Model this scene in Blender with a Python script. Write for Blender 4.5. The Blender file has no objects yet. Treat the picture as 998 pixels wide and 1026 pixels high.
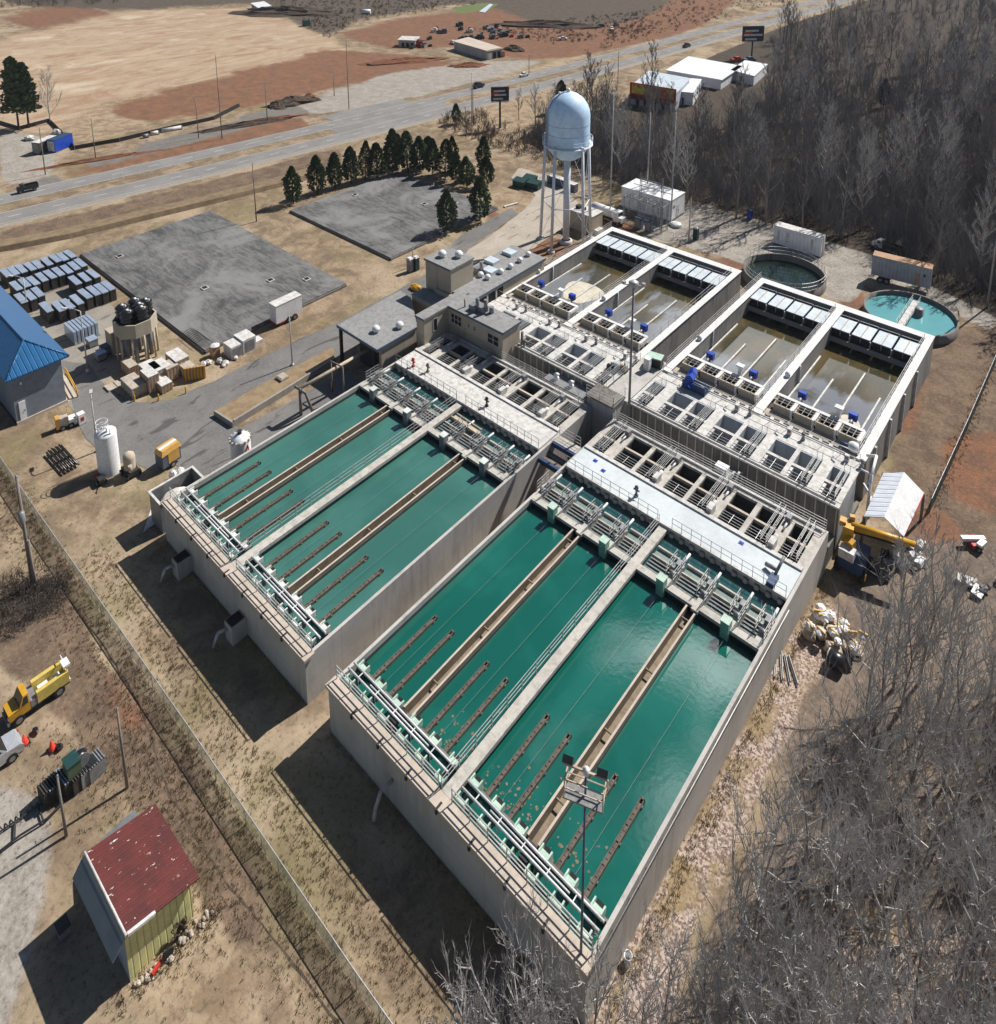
import bpy, math, random
import numpy as np
from mathutils import Vector, Matrix
random.seed(7)
C = bpy.context.scene.collection
R = math.radians

# ------------------------------------------------------------------ survey
# The plan is drawn on a site grid: +Y runs from the settling basins towards
# the filters, +X across the basins.  at() turns a survey sighting taken from
# the drone (a pixel of the photograph and a known height) into site metres.
CAM = (106.04, -41.71, 100.0)
CXP, CYP, FP = 505.0, 46.306, 767.70
TH = R(11.866152); AZ = R(41.044744)
ST, CT, SA, CA = math.sin(TH), math.cos(TH), math.sin(AZ), math.cos(AZ)
def at(px, py, z=0.0):
    a = (px-CXP)/FP; b = (py-CYP)/FP
    f = CT-b*ST; dn = ST+b*CT
    t = (CAM[2]-z)/dn
    return (CAM[0]+(-SA*f+CA*a)*t, CAM[1]+(CA*f+SA*a)*t)
def look(X, Y, Z):
    x, y, dn = X-CAM[0], Y-CAM[1], CAM[2]-Z
    f = -SA*x+CA*y; r = CA*x+SA*y
    zc = f*CT+dn*ST; yc = -f*ST+dn*CT
    return CXP+FP*r/zc, CYP+FP*yc/zc
def tall(px, py, ptop):
    X, Y = at(px, py); lo, hi = 0.0, 98.0
    for _ in range(40):
        m = (lo+hi)/2
        if look(X, Y, m)[1] > ptop: lo = m
        else: hi = m
    return lo

# ------------------------------------------------------------------ mesh builder
class MB:
    def __init__(s): s.v = []; s.f = []; s.sm = []; s.cut = []
    def add(s, vs, fs, smooth=False):
        s.cut.append((len(s.v), len(s.f)))
        n = len(s.v); s.v += [tuple(v) for v in vs]
        for f in fs: s.f.append(tuple(i+n for i in f)); s.sm.append(smooth)
        return s
    def box(s, x0, y0, z0, x1, y1, z1):
        if x1 < x0: x0, x1 = x1, x0
        if y1 < y0: y0, y1 = y1, y0
        return s.add([(x0,y0,z0),(x1,y0,z0),(x1,y1,z0),(x0,y1,z0),(x0,y0,z1),(x1,y0,z1),(x1,y1,z1),(x0,y1,z1)],
              [(3,2,1,0),(4,5,6,7),(0,1,5,4),(1,2,6,5),(2,3,7,6),(3,0,4,7)])
    def obox(s, c, size, rz=0.0, rx=0.0, ry=0.0):
        M = Matrix.Rotation(rz,3,'Z') @ Matrix.Rotation(rx,3,'X') @ Matrix.Rotation(ry,3,'Y')
        hx, hy, hz = size[0]/2, size[1]/2, size[2]/2
        vs = [Vector(c)+M@Vector(p) for p in [(-hx,-hy,-hz),(hx,-hy,-hz),(hx,hy,-hz),(-hx,hy,-hz),(-hx,-hy,hz),(hx,-hy,hz),(hx,hy,hz),(-hx,hy,hz)]]
        return s.add(vs, [(3,2,1,0),(4,5,6,7),(0,1,5,4),(1,2,6,5),(2,3,7,6),(3,0,4,7)])
    def tube(s, p, q, r, n=6, r2=None, cap=True):
        p = Vector(p); q = Vector(q); d = q-p
        if d.length < 1e-6: return s
        d.normalize(); u = d.orthogonal().normalized(); w = d.cross(u)
        r2 = r if r2 is None else r2
        vs = []
        for i in range(n):
            a = 2*math.pi*i/n; e = u*math.cos(a)+w*math.sin(a)
            vs.append(p+e*r); vs.append(q+e*r2)
        fs = [(2*i, 2*((i+1)%n), 2*((i+1)%n)+1, 2*i+1) for i in range(n)]
        s.add(vs, fs, n > 5)
        if cap and n > 3:
            k = len(s.v)-2*n
            s.f.append(tuple(k+2*i for i in reversed(range(n)))); s.sm.append(False)
            s.f.append(tuple(k+2*i+1 for i in range(n))); s.sm.append(False)
        return s
    def path(s, pts, r, n=6):
        for a, b in zip(pts, pts[1:]): s.tube(a, b, r, n)
        return s
    def prism(s, poly, z0, z1):
        n = len(poly)
        A = sum(poly[i][0]*poly[(i+1)%n][1]-poly[(i+1)%n][0]*poly[i][1] for i in range(n))
        if A < 0: poly = poly[::-1]
        vs = [(x,y,z0) for x,y in poly]+[(x,y,z1) for x,y in poly]
        fs = [tuple(reversed(range(n))), tuple(range(n,2*n))]+[(i,(i+1)%n,n+(i+1)%n,n+i) for i in range(n)]
        return s.add(vs, fs)
    def sheet(s, poly, z):
        n = len(poly)
        A = sum(poly[i][0]*poly[(i+1)%n][1]-poly[(i+1)%n][0]*poly[i][1] for i in range(n))
        if A < 0: poly = poly[::-1]
        return s.add([(x,y,z) for x,y in poly], [tuple(range(n))])
    def lathe(s, prof, c=(0,0), n=24, z0=0.0):
        vs = []; fs = []
        for r, z in prof:
            for i in range(n):
                a = 2*math.pi*i/n; vs.append((c[0]+r*math.cos(a), c[1]+r*math.sin(a), z0+z))
        for k in range(len(prof)-1):
            for i in range(n):
                j = (i+1)%n; fs.append((k*n+i, k*n+j, (k+1)*n+j, (k+1)*n+i))
        s.add(vs, fs, True)
        return s
    def ring(s, c, r, z, t, n=40):
        pts = [(c[0]+r*math.cos(2*math.pi*i/n), c[1]+r*math.sin(2*math.pi*i/n), z) for i in range(n+1)]
        for a, b in zip(pts, pts[1:]): s.tube(a, b, t, 5, cap=False)
        return s
    def rail(s, p, q, h=1.9, n=3, step=2.6, r=0.045):
        p = Vector(p); q = Vector(q); L = (q-p).length; k = max(1, round(L/step))
        for i in range(k+1):
            a = p.lerp(q, i/k); s.tube(a, a+Vector((0,0,h)), r, 4, cap=False)
        for j in range(1, n+1):
            u = Vector((0,0,h*j/n)); s.tube(p+u, q+u, r, 4)
        return s
    def blob(s, c, rx, ry, rz, n=8, m=5, jit=0.25, seed=0):
        rnd = random.Random(seed); vs = []; fs = []
        for k in range(m+1):
            t = math.pi*k/m
            for i in range(n):
                a = 2*math.pi*i/n; j = 1+rnd.uniform(-jit, jit)
                vs.append((c[0]+rx*j*math.sin(t)*math.cos(a), c[1]+ry*j*math.sin(t)*math.sin(a), c[2]+rz*(1+rnd.uniform(-jit,jit)*.5)*math.cos(t)))
        for k in range(m):
            for i in range(n):
                fs.append((k*n+i, (k+1)*n+i, (k+1)*n+(i+1)%n, k*n+(i+1)%n))
        return s.add(vs, fs, False)
    def each(s, name, mat, parent, k=1):
        # every k shapes added become a part of their own
        seen = s.cut
        for i in range(0, len(seen), k):
            v0, f0 = seen[i]; v1, f1 = seen[i+k] if i+k < len(seen) else (len(s.v), len(s.f))
            m = MB(); m.v = s.v[v0:v1]; m.f = [tuple(j-v0 for j in f) for f in s.f[f0:f1]]; m.sm = s.sm[f0:f1]; m.build(name, mat, parent)
    def build(s, name, mat, parent=None, loc=None):
        me = bpy.data.meshes.new(name); me.from_pydata(s.v, [], s.f); me.materials.append(mat)
        if any(s.sm): me.polygons.foreach_set('use_smooth', s.sm)
        me.update()
        o = bpy.data.objects.new(name, me); C.objects.link(o)
        if parent is not None: o.parent = parent
        if loc is not None: o.location = loc
        return o

def tag(o, label=None, cat=None, group=None, kind=None):
    if label: o['label'] = label
    if cat: o['category'] = cat
    if group: o['group'] = group
    if kind: o['kind'] = kind
    return o
def thing(name, label, cat, loc=(0,0,0), rz=0.0, group=None):
    o = bpy.data.objects.new(name, None); C.objects.link(o)
    o.empty_display_size = 0.5
    o.location = loc; o.rotation_euler = (0,0,rz)
    return tag(o, label, cat, group)
def solo(mb, name, mat, label, cat, loc=None, group=None):
    return tag(mb.build(name, mat, None, loc), label, cat, group)
def struct(mb, name, mat, loc=None): return tag(mb.build(name, mat, None, loc), kind='structure')
KIDS = {}
def dup(root, loc, rz=0.0, label=None, group=None, scale=None):
    r = root.copy(); C.objects.link(r); r.location = loc; r.rotation_euler = (0,0,rz)
    if scale: r.scale = scale if hasattr(scale,'__len__') else (scale,)*3
    if label: r['label'] = label
    if group: r['group'] = group
    if root.name not in KIDS: KIDS[root.name] = [(c, list(c.children)) for c in root.children]
    for c, gs in KIDS[root.name]:
        d = c.copy(); C.objects.link(d); d.parent = r
        for g in gs:
            e = g.copy(); C.objects.link(e); e.parent = d
    return r
ORD = 'first second third fourth fifth sixth seventh eighth ninth tenth eleventh twelfth thirteenth fourteenth fifteenth sixteenth seventeenth eighteenth'.split()

# ------------------------------------------------------------------ materials
def srgb(r, g, b):
    f = lambda c: c/12.92 if c <= .04045 else ((c+.055)/1.055)**2.4
    return (f(r/255), f(g/255), f(b/255), 1)
class N:
    def __init__(s, name):
        s.m = bpy.data.materials.new(name); s.m.use_nodes = True
        s.t = s.m.node_tree; s.t.nodes.clear()
        s.out = s.n('ShaderNodeOutputMaterial'); s.b = s.n('ShaderNodeBsdfPrincipled')
        s.t.links.new(s.b.outputs[0], s.out.inputs[0])
    def n(s, k, **kw):
        o = s.t.nodes.new(k)
        for a, v in kw.items(): setattr(o, a, v)
        return o
    def l(s, a, b): s.t.links.new(a, b)
    def pos(s, scale=(1,1,1)):
        g = s.n('ShaderNodeNewGeometry'); m = s.n('ShaderNodeMapping'); m.inputs['Scale'].default_value = scale
        s.l(g.outputs['Position'], m.inputs[0]); return m.outputs[0]
    def obj(s, scale=(1,1,1)):
        g = s.n('ShaderNodeTexCoord'); m = s.n('ShaderNodeMapping'); m.inputs['Scale'].default_value = scale
        s.l(g.outputs['Object'], m.inputs[0]); return m.outputs[0]
    def noise(s, vec, sc, det=4, rough=.55, dist=0.0):
        o = s.n('ShaderNodeTexNoise'); o.inputs['Scale'].default_value = sc; o.inputs['Detail'].default_value = det
        o.inputs['Roughness'].default_value = rough; o.inputs['Distortion'].default_value = dist
        s.l(vec, o.inputs['Vector']); return o.outputs[0]
    def ramp(s, v, a, b, lo=0.0, hi=1.0):
        o = s.n('ShaderNodeMapRange'); o.interpolation_type = 'SMOOTHSTEP'
        for i, x in zip((1,2,3,4), (a,b,lo,hi)): o.inputs[i].default_value = x
        s.l(v, o.inputs[0]); return o.outputs[0]
    def mix(s, f, a, b):
        o = s.n('ShaderNodeMix', data_type='RGBA')
        for sock, v in ((o.inputs[0], f), (o.inputs[6], a), (o.inputs[7], b)):
            if isinstance(v, (int, float)): sock.default_value = v
            elif isinstance(v, tuple): sock.default_value = v
            else: s.l(v, sock)
        return o.outputs[2]
    def math(s, op, a, b=None):
        o = s.n('ShaderNodeMath', operation=op)
        for sock, v in ((o.inputs[0], a), (o.inputs[1], b)):
            if v is None: continue
            if isinstance(v, (int, float)): sock.default_value = v
            else: s.l(v, sock)
        return o.outputs[0]
    def fin(s, col, rough=.8, spec=.3, metal=0.0, bump=None, bs=.3, bd=.1):
        if isinstance(col, tuple): s.b.inputs['Base Color'].default_value = col
        else: s.l(col, s.b.inputs['Base Color'])
        if isinstance(rough, (int,float)): s.b.inputs['Roughness'].default_value = rough
        else: s.l(rough, s.b.inputs['Roughness'])
        s.b.inputs['Specular IOR Level'].default_value = spec; s.b.inputs['Metallic'].default_value = metal
        if bump is not None:
            k = s.n('ShaderNodeBump'); k.inputs['Strength'].default_value = bs; k.inputs['Distance'].default_value = bd
            s.l(bump, k.inputs['Height']); s.l(k.outputs[0], s.b.inputs['Normal'])
        return s.m
def dirty(name, c, c2, sc=.6, rough=.7, spec=.3, metal=0.0, lo=.35, hi=.7, stretch=(1,1,1), fine=None):
    m = N(name); p = m.pos(stretch)
    a = m.noise(p, sc, 5, .6); col = m.mix(m.ramp(a, lo, hi), c, c2)
    b = m.noise(m.pos(), sc*7, 3, .6)
    col = m.mix(m.ramp(b, .3, .75, 0, .35), col, tuple(x*.55 for x in c2[:3])+(1,))
    return m.fin(col, rough, spec, metal, b, .25, .05)
def concrete(name, c, stain, amount=.6, vert=True):
    m = N(name); g = m.pos((1,1,.10) if vert else (1,1,1))
    a = m.noise(g, 1.1, 6, .65, .3); b = m.noise(m.pos(), .22, 4, .6); d = m.noise(m.pos(), 5.5, 4, .7)
    if vert:
        lo_ = m.ramp(m.noise(m.pos((1,1,.4)), .16, 3, .6), .40, .62); a = m.math('ADD', m.math('MULTIPLY', a, .75), m.math('MULTIPLY', lo_, .2))
    col = m.mix(m.ramp(a, .40, .72, 0, amount), c, stain)
    if vert:
        g_ = m.n('ShaderNodeNewGeometry'); sp = m.n('ShaderNodeSeparateXYZ'); m.l(g_.outputs['Position'], sp.inputs[0])
        u_ = m.math('FRACT', m.math('DIVIDE', m.math('ADD', sp.outputs[0], sp.outputs[1]), 6.1)); z_ = m.math('FRACT', m.math('DIVIDE', sp.outputs[2], 2.9))
        ln = m.math('MAXIMUM', m.math('LESS_THAN', u_, .014), m.math('LESS_THAN', z_, .022))
        col = m.mix(m.math('MULTIPLY', ln, .45), col, tuple(x*.45 for x in c[:3])+(1,))
    col = m.mix(m.ramp(b, .38, .70, 0, .45), col, tuple(x*.68 for x in c[:3])+(1,))
    col = m.mix(m.ramp(d, .45, .75, 0, .35), col, tuple(min(1,x*1.25) for x in c[:3])+(1,))
    return m.fin(col, .88, .2, 0, d, .3, .04)
def lin(r,g,b): return (r,g,b,1)
M = {}
M['conc'] = concrete('pale_concrete', lin(.49,.465,.42), lin(.22,.20,.17), .75, False)
M['conc_white'] = concrete('white_concrete', lin(.58,.565,.54), lin(.27,.25,.225), .8, False)
M['conc_wall'] = concrete('streaked_concrete', lin(.46,.44,.41), lin(.24,.228,.21), .6, True)
M['conc_dark'] = concrete('weathered_concrete', lin(.20,.185,.165), lin(.07,.065,.06), .8, True)
M['walk'] = concrete('walkway_concrete', lin(.50,.43,.36), lin(.30,.25,.20), .5, False)
M['deck_b'] = concrete('coated_deck', lin(.55,.59,.60), lin(.44,.48,.49), .5, False)
M['trough'] = concrete('stained_trough', lin(.25,.20,.145), lin(.11,.085,.06), .7, False)
M['finger'] = dirty('rusty_trough', lin(.15,.128,.105), lin(.085,.07,.056), 2.2, .85)
M['shade_wet_wall'] = dirty('shaded_wet_wall', lin(.075,.075,.075), lin(.045,.047,.05), .8, .6, .3)  # dark tone holds the cells' inner shade; also colours the wet waterline bands
M['rail'] = dirty('galvanised_rail', lin(.50,.50,.49), lin(.36,.36,.35), .5, .45, .5, .3)
M['pipe_white'] = dirty('white_pipe', lin(.74,.74,.74), lin(.55,.55,.55), .5, .45, .4)
M['gate'] = dirty('painted_gate', lin(.66,.70,.66), lin(.48,.52,.48), .8, .5, .4)
M['gate_g'] = dirty('mint_gate', lin(.48,.62,.52), lin(.36,.49,.41), .8, .5, .4)
M['mint_dark'] = dirty('mint_cabinet', lin(.25,.48,.36), lin(.16,.33,.25), .8, .5, .4)
M['dark'] = dirty('dark_metal', lin(.02,.02,.022), lin(.035,.035,.035), 1, .55, .4)
M['void'] = dirty('shaded_void', lin(.012,.012,.013), lin(.02,.02,.02), 1, .7, .2)  # near-black puts the shade inside openings and recesses into the colour
M['grey_metal'] = dirty('grey_metal', lin(.26,.27,.28), lin(.17,.17,.18), .8, .5, .5, .2)
M['grating'] = dirty('steel_grating', lin(.24,.24,.24), lin(.13,.13,.13), 3, .6, .4)
M['blue'] = dirty('blue_paint', lin(.006,.045,.42), lin(.01,.06,.36), 1, .4, .5)
M['navy'] = dirty('navy_paint', lin(.02,.05,.14), lin(.03,.06,.12), 1, .5, .4)
M['cover'] = dirty('pale_cover', lin(.60,.66,.70), lin(.47,.53,.58), .4, .35, .5)
M['tan_paint'] = dirty('tan_seam', lin(.42,.33,.22), lin(.32,.25,.18), 1, .6)
M['beige'] = concrete('beige_render', lin(.42,.365,.285), lin(.30,.255,.20), .5, True)
M['brick'] = concrete('grey_block', lin(.30,.28,.25), lin(.20,.185,.165), .5, True)
M['roof_grey'] = concrete('gravel_roof', lin(.27,.27,.265), lin(.13,.13,.13), .7, False)
M['wood'] = dirty('crate_wood', lin(.46,.29,.18), lin(.33,.2,.12), 1.5, .8)
M['wood_pale'] = dirty('weathered_board', lin(.48,.42,.35), lin(.34,.29,.24), 1.5, .85)
M['wood_grey'] = dirty('grey_timber', lin(.26,.23,.20), lin(.15,.13,.115), 1.2, .85, .2, 0, .35, .7, (1,1,.15))
M['silver'] = dirty('aluminium_lid', lin(.42,.50,.62), lin(.33,.40,.50), .5, .35, .5, .35)
M['crate_black'] = dirty('black_media', lin(.035,.032,.03), lin(.065,.055,.045), 2, .7)
M['black'] = dirty('black_plastic', lin(.012,.012,.013), lin(.02,.02,.02), 1, .3, .6)
M['white'] = dirty('white_paint', lin(.80,.81,.82), lin(.70,.70,.69), .4, .4, .4)
M['white_old'] = dirty('aged_white', lin(.68,.67,.64), lin(.45,.43,.40), .9, .55, .3)
M['yellow'] = dirty('yellow_paint', lin(.62,.34,.02), lin(.50,.26,.02), .9, .4, .5)
M['yellow_pale'] = dirty('faded_yellow', lin(.66,.52,.12), lin(.52,.40,.10), .9, .5, .4)
M['orange'] = dirty('orange_paint', lin(.62,.36,.09), lin(.50,.28,.07), .9, .5, .4)
M['red'] = dirty('red_paint', lin(.50,.03,.02), lin(.35,.03,.02), .9, .5, .4)
M['cone'] = dirty('cone_orange', lin(.75,.06,.03), lin(.65,.05,.03), 1, .5, .4)
M['rubber'] = dirty('tyre_rubber', lin(.02,.02,.02), lin(.035,.033,.03), 2, .8, .2)
M['glass'] = dirty('tinted_glass', lin(.015,.02,.025), lin(.02,.025,.03), 1, .08, .6)
M['silver_car'] = dirty('silver_car_paint', lin(.55,.57,.60), lin(.48,.50,.53), .6, .25, .6, .4)
M['green_dark'] = dirty('dark_green_paint', lin(.010,.055,.050), lin(.015,.045,.042), 1, .5, .4)
M['steel_blue'] = dirty('steel_blue', lin(.07,.10,.15), lin(.10,.13,.18), 1, .5, .4)
M['navy_car'] = dirty('dark_car_paint', lin(.012,.018,.028), lin(.02,.025,.03), 1, .3, .6)
M['bark'] = dirty('conifer_bark', lin(.09,.065,.045), lin(.05,.038,.03), 2, .9, .1, 0, .35,.7,(1,1,.2))
M['bone'] = dirty('tan_fabric', lin(.55,.47,.36), lin(.42,.35,.27), 1.5, .9)

def water(name, c, c2, rough=.05, bump=.07, sc=.09, ior=1.75, spec=.5):
    m = N(name); p = m.pos()
    a = m.noise(p, sc, 4, .55, .6); col = m.mix(m.ramp(a, .36, .66), c, c2)
    m.fin(col, rough, spec, 0, m.noise(m.pos(), 1.6, 3, .5), bump, .05)
    m.b.inputs['IOR'].default_value = ior
    return m.m
M['water_teal'] = water('teal_water', lin(.034,.125,.103), lin(.050,.160,.132))
M['water_teal2'] = water('green_water', lin(.004,.090,.068), lin(.010,.122,.094))
M['water_chan'] = water('channel_water', lin(.018,.070,.070), lin(.028,.090,.086))
M['water_dark'] = water('dark_water', lin(.006,.014,.020), lin(.010,.020,.028))
M['water_clar'] = water('clarifier_water', lin(.09,.27,.28), lin(.12,.33,.35), .04)
M['water_clar_dark'] = water('black_water', lin(.012,.022,.018), lin(.016,.028,.022), .04)
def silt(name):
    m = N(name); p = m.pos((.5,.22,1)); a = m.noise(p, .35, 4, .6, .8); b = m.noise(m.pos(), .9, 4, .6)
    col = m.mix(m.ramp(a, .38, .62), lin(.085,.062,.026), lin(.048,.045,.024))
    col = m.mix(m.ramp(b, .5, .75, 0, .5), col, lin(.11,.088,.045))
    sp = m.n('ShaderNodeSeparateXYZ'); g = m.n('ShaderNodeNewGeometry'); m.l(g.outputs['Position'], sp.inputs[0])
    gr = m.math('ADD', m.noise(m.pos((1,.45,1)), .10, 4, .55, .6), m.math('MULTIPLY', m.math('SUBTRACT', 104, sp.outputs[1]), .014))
    col = m.mix(m.ramp(gr, .49, .59, 0, .8), col, lin(.20,.215,.24))  # blue-grey mixed in, stronger towards the front of the bays
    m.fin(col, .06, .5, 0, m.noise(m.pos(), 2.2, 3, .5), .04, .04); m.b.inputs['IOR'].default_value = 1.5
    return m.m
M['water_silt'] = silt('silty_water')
M['foam'] = dirty('cream_foam', lin(.60,.56,.46), lin(.48,.44,.35), .5, .7)

def ribbed(name, c, c2, axis=0, freq=1.6, rough=.45, spec=.4, bs=.8):
    m = N(name); g = m.n('ShaderNodeTexCoord'); sp = m.n('ShaderNodeSeparateXYZ'); m.l(g.outputs['Object'], sp.inputs[0])
    w = m.math('ABSOLUTE', m.math('SINE', m.math('MULTIPLY', sp.outputs[axis], freq*math.pi)))
    w = m.ramp(w, .0, .45)
    n = m.noise(m.pos(), .7, 5, .65); col = m.mix(m.ramp(n, .35, .7), c, c2)
    return m.fin(col, rough, spec, 0, w, bs, .12)
M['rib_white_x'] = ribbed('ribbed_white_sheet', lin(.78,.79,.81), lin(.66,.68,.70), 0, 1.0)
M['rib_white_y'] = ribbed('white_ribbed_wall', lin(.62,.66,.72), lin(.55,.58,.64), 1, .9)
M['rib_roof'] = ribbed('white_ribbed_roof', lin(.80,.81,.82), lin(.72,.73,.75), 1, 1.2)
M['rib_box'] = ribbed('grey_ribbed_side', lin(.34,.36,.40), lin(.27,.29,.33), 0, 1.2)
M['rib_blue'] = ribbed('blue_roof_sheet', lin(.010,.095,.235), lin(.008,.08,.20), 1, 1.1, .35, .5, .9)
M['rib_blue_x'] = ribbed('blue_roof_pan', lin(.014,.085,.21), lin(.02,.085,.19), 0, .9, .35, .5, .9)
M['rib_yellow'] = ribbed('yellow_sheet_wall', lin(.50,.48,.20), lin(.36,.36,.18), 0, 1.5, .6)
M['rib_grey_y'] = ribbed('grey_sheet_roof', lin(.20,.25,.27), lin(.16,.20,.22), 1, .7, .5)

def rusty(name):
    m = N(name); a = m.noise(m.pos((1.5,.6,1)), 1.7, 6, .7, .4); b = m.noise(m.pos(), .5, 4, .6)
    col = m.mix(m.ramp(b, .35, .7), lin(.105,.020,.017), lin(.07,.016,.014))
    col = m.mix(m.ramp(a, .635, .66), col, lin(.62,.58,.55))
    g = m.n('ShaderNodeTexCoord'); sp = m.n('ShaderNodeSeparateXYZ'); m.l(g.outputs['Object'], sp.inputs[0])
    w = m.math('ABSOLUTE', m.math('SINE', m.math('MULTIPLY', sp.outputs[0], 1.5*math.pi)))
    return m.fin(col, .7, .3, 0, m.ramp(w,0,.4), .4, .06)
M['rust_roof'] = rusty('rusted_roof_paint')

def slabmat(name):
    m = N(name); a = m.noise(m.pos((.30,1.5,1)), .7, 8, .75, .5); b = m.noise(m.pos(), .07, 6, .65, .8); d = m.noise(m.pos((.7,1.2,1)), 1.1, 7, .8, .6)
    col = m.mix(m.ramp(a, .40, .62), lin(.150,.148,.145), lin(.075,.075,.075))
    col = m.mix(m.ramp(b, .46, .64, 0, .8), col, lin(.21,.21,.205))
    col = m.mix(m.ramp(b, .33, .44, .8, 0), col, lin(.05,.05,.05))
    col = m.mix(m.ramp(d, .60, .70, 0, .6), col, lin(.36,.36,.35)); col = m.mix(m.ramp(d, .33, .42, .85, 0), col, lin(.03,.03,.03))
    return m.fin(col, .9, .2, 0, d, .3, .05)
M['slab'] = slabmat('stained_slab')
def asph(name, c, c2, crack=True):
    m = N(name); a = m.noise(m.pos(), .12, 5, .65, .5); d = m.noise(m.pos(), 2.5, 5, .75); e = m.noise(m.pos((1,.25,1)), .35, 4, .6, 1.2)
    col = m.mix(m.ramp(a, .35, .68), c, c2)
    col = m.mix(m.ramp(d, .4, .75, 0, .4), col, tuple(min(1,x*1.6) for x in c2[:3])+(1,))
    if crack: col = m.mix(m.ramp(e, .60, .66, 0, .65), col, tuple(x*.35 for x in c[:3])+(1,))
    return m.fin(col, .9, .2, 0, d, .2, .03)
M['asphalt'] = asph('yard_asphalt', lin(.125,.122,.118), lin(.175,.168,.16))
M['road'] = asph('highway_asphalt', lin(.165,.160,.152), lin(.215,.205,.195), False)
M['road_old'] = asph('tan_asphalt', lin(.30,.265,.22), lin(.38,.335,.28))
M['line'] = dirty('road_marking', lin(.6,.6,.58), lin(.42,.42,.40), 1, .8)
# ------------------------------------------------------------------ ground
def spaced(a0, a1, step, lo, hi, g=1.05):
    v = list(np.arange(a0, a1+.01, step)); s = step; x = a1
    while x < hi: s = min(s*g, 220); x += s; v.append(x)
    s = step; x = a0; w = []
    while x > lo: s = min(s*g, 220); x -= s; w.append(x)
    return np.array(w[::-1]+v)
def inside(P, X, Y):
    r = np.zeros(X.shape, bool); n = len(P)
    for i in range(n):
        (x0,y0),(x1,y1) = P[i], P[(i+1)%n]
        if y0 == y1: continue
        c = ((y0 > Y) != (y1 > Y)) & (X < (x1-x0)*(Y-y0)/(y1-y0)+x0)
        r ^= c
    return r
REG = {
 'pale_field': [[(-40,50),(120,12),(250,8),(330,36),(350,52),(300,66),(200,84),(100,104),(40,134),(-40,120)]],
 'tan_field': [[(60,110),(200,84),(300,70),(320,92),(230,110),(130,128),(80,146),(62,130)],[(430,120),(520,95),(600,82),(600,110),(520,150),(470,140)],
               [(455,195),(520,190),(535,205),(500,225),(460,222)],[(0,560),(60,610),(200,860),(330,1026),(130,1026),(120,700),(60,640)]],
 'red_dirt': [[(100,112),(170,90),(330,50),(420,56),(465,66),(350,84),(310,95),(230,110),(150,122)],[(62,174),(150,152),(230,130),(300,116),(312,126),(200,152),(65,180)],
              [(500,8),(600,-6),(740,0),(700,28),(640,44),(570,58),(520,60),(460,46),(400,50),(330,34),(420,16)],
              [(0,20),(60,2),(110,12),(40,30)],
              [(100,655),(124,672),(160,726),(140,744),(112,705)],[(132,735),(160,760),(150,775),(128,748)],[(190,790),(215,820),(205,826)],[(170,745),(186,770),(176,775)],[(20,545),(45,556),(40,570),(20,566)],
              [(480,205),(560,240),(600,245),(570,262),(520,250)],[(590,215),(640,225),(620,240),(600,240)],[(720,252),(750,240),(745,275),(730,275)],[(835,270),(870,300),(862,330),(845,320)],
              [(905,510),(945,510),(985,560),(930,545)],[(888,352),(925,345),(920,425),(890,445)],[(945,440),(1010,430),(1010,520),(950,500)]],
 'dirt_lane': [[(52,176),(130,150),(250,116),(292,102),(312,114),(205,138),(70,174)],[(20,196),(60,186),(64,174),(40,178)]],
 'gravel': [[(292,112),(330,92),(400,72),(480,62),(548,60),(500,76),(420,96),(330,114)],
            [(640,212),(700,203),(760,222),(870,252),(960,296),(998,318),(998,334),(930,300),(872,276),(850,305),(838,300),(800,285),(742,262),(690,248),(645,238)],
            [(0,130),(60,140),(50,178),(0,190)],[(-80,790),(45,792),(58,850),(40,900),(10,1060),(-80,1060)]],
 'leaf': [[(560,1040),(640,930),(716,800),(782,640),(830,590),(850,640),(812,690),(770,790),(720,880),(660,1040)],[(820,900),(998,940),(998,1060),(820,1060)]],
 'mud': [[(890,340),(960,326),(1100,340),(1100,620),(900,560),(890,470),(905,420)],[(0,232),(170,192),(340,148),(345,172),(180,212),(0,254)],[(-20,580),(60,590),(130,700),(250,860),(300,1040),(280,1040),(200,900),(100,760),(-20,640)]],
 'scrub': [[(330,40),(350,22),(480,0),(420,-16),(200,-16),(0,-16),(0,4),(120,10),(260,2),(300,26)],[(500,10),(560,30),(640,20),(700,-16),(420,-16)]],
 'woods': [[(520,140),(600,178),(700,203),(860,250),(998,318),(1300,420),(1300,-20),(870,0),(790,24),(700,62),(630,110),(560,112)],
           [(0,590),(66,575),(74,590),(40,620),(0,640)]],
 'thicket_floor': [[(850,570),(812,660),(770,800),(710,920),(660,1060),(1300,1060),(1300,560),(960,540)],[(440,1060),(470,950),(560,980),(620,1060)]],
 'damp': [[(520,60),(600,90),(700,68),(640,120),(540,140),(500,110)]],
}
gx = spaced(-125, 190, 1.35, -3500, 4500); gy = spaced(-52, 205, 1.35, -2500, 6500)
GX, GY = np.meshgrid(gx, gy); nx, ny = len(gx), len(gy)
me = bpy.data.meshes.new('ground')
co = np.zeros((nx*ny, 3), np.float32); co[:,0] = GX.ravel(); co[:,1] = GY.ravel()
idx = np.arange(nx*ny).reshape(ny, nx)
q = np.stack([idx[:-1,:-1], idx[:-1,1:], idx[1:,1:], idx[1:,:-1]], -1).reshape(-1, 4)
me.vertices.add(len(co)); me.vertices.foreach_set('co', co.ravel())
me.loops.add(q.size); me.loops.foreach_set('vertex_index', q.ravel().astype(np.int32))
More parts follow.
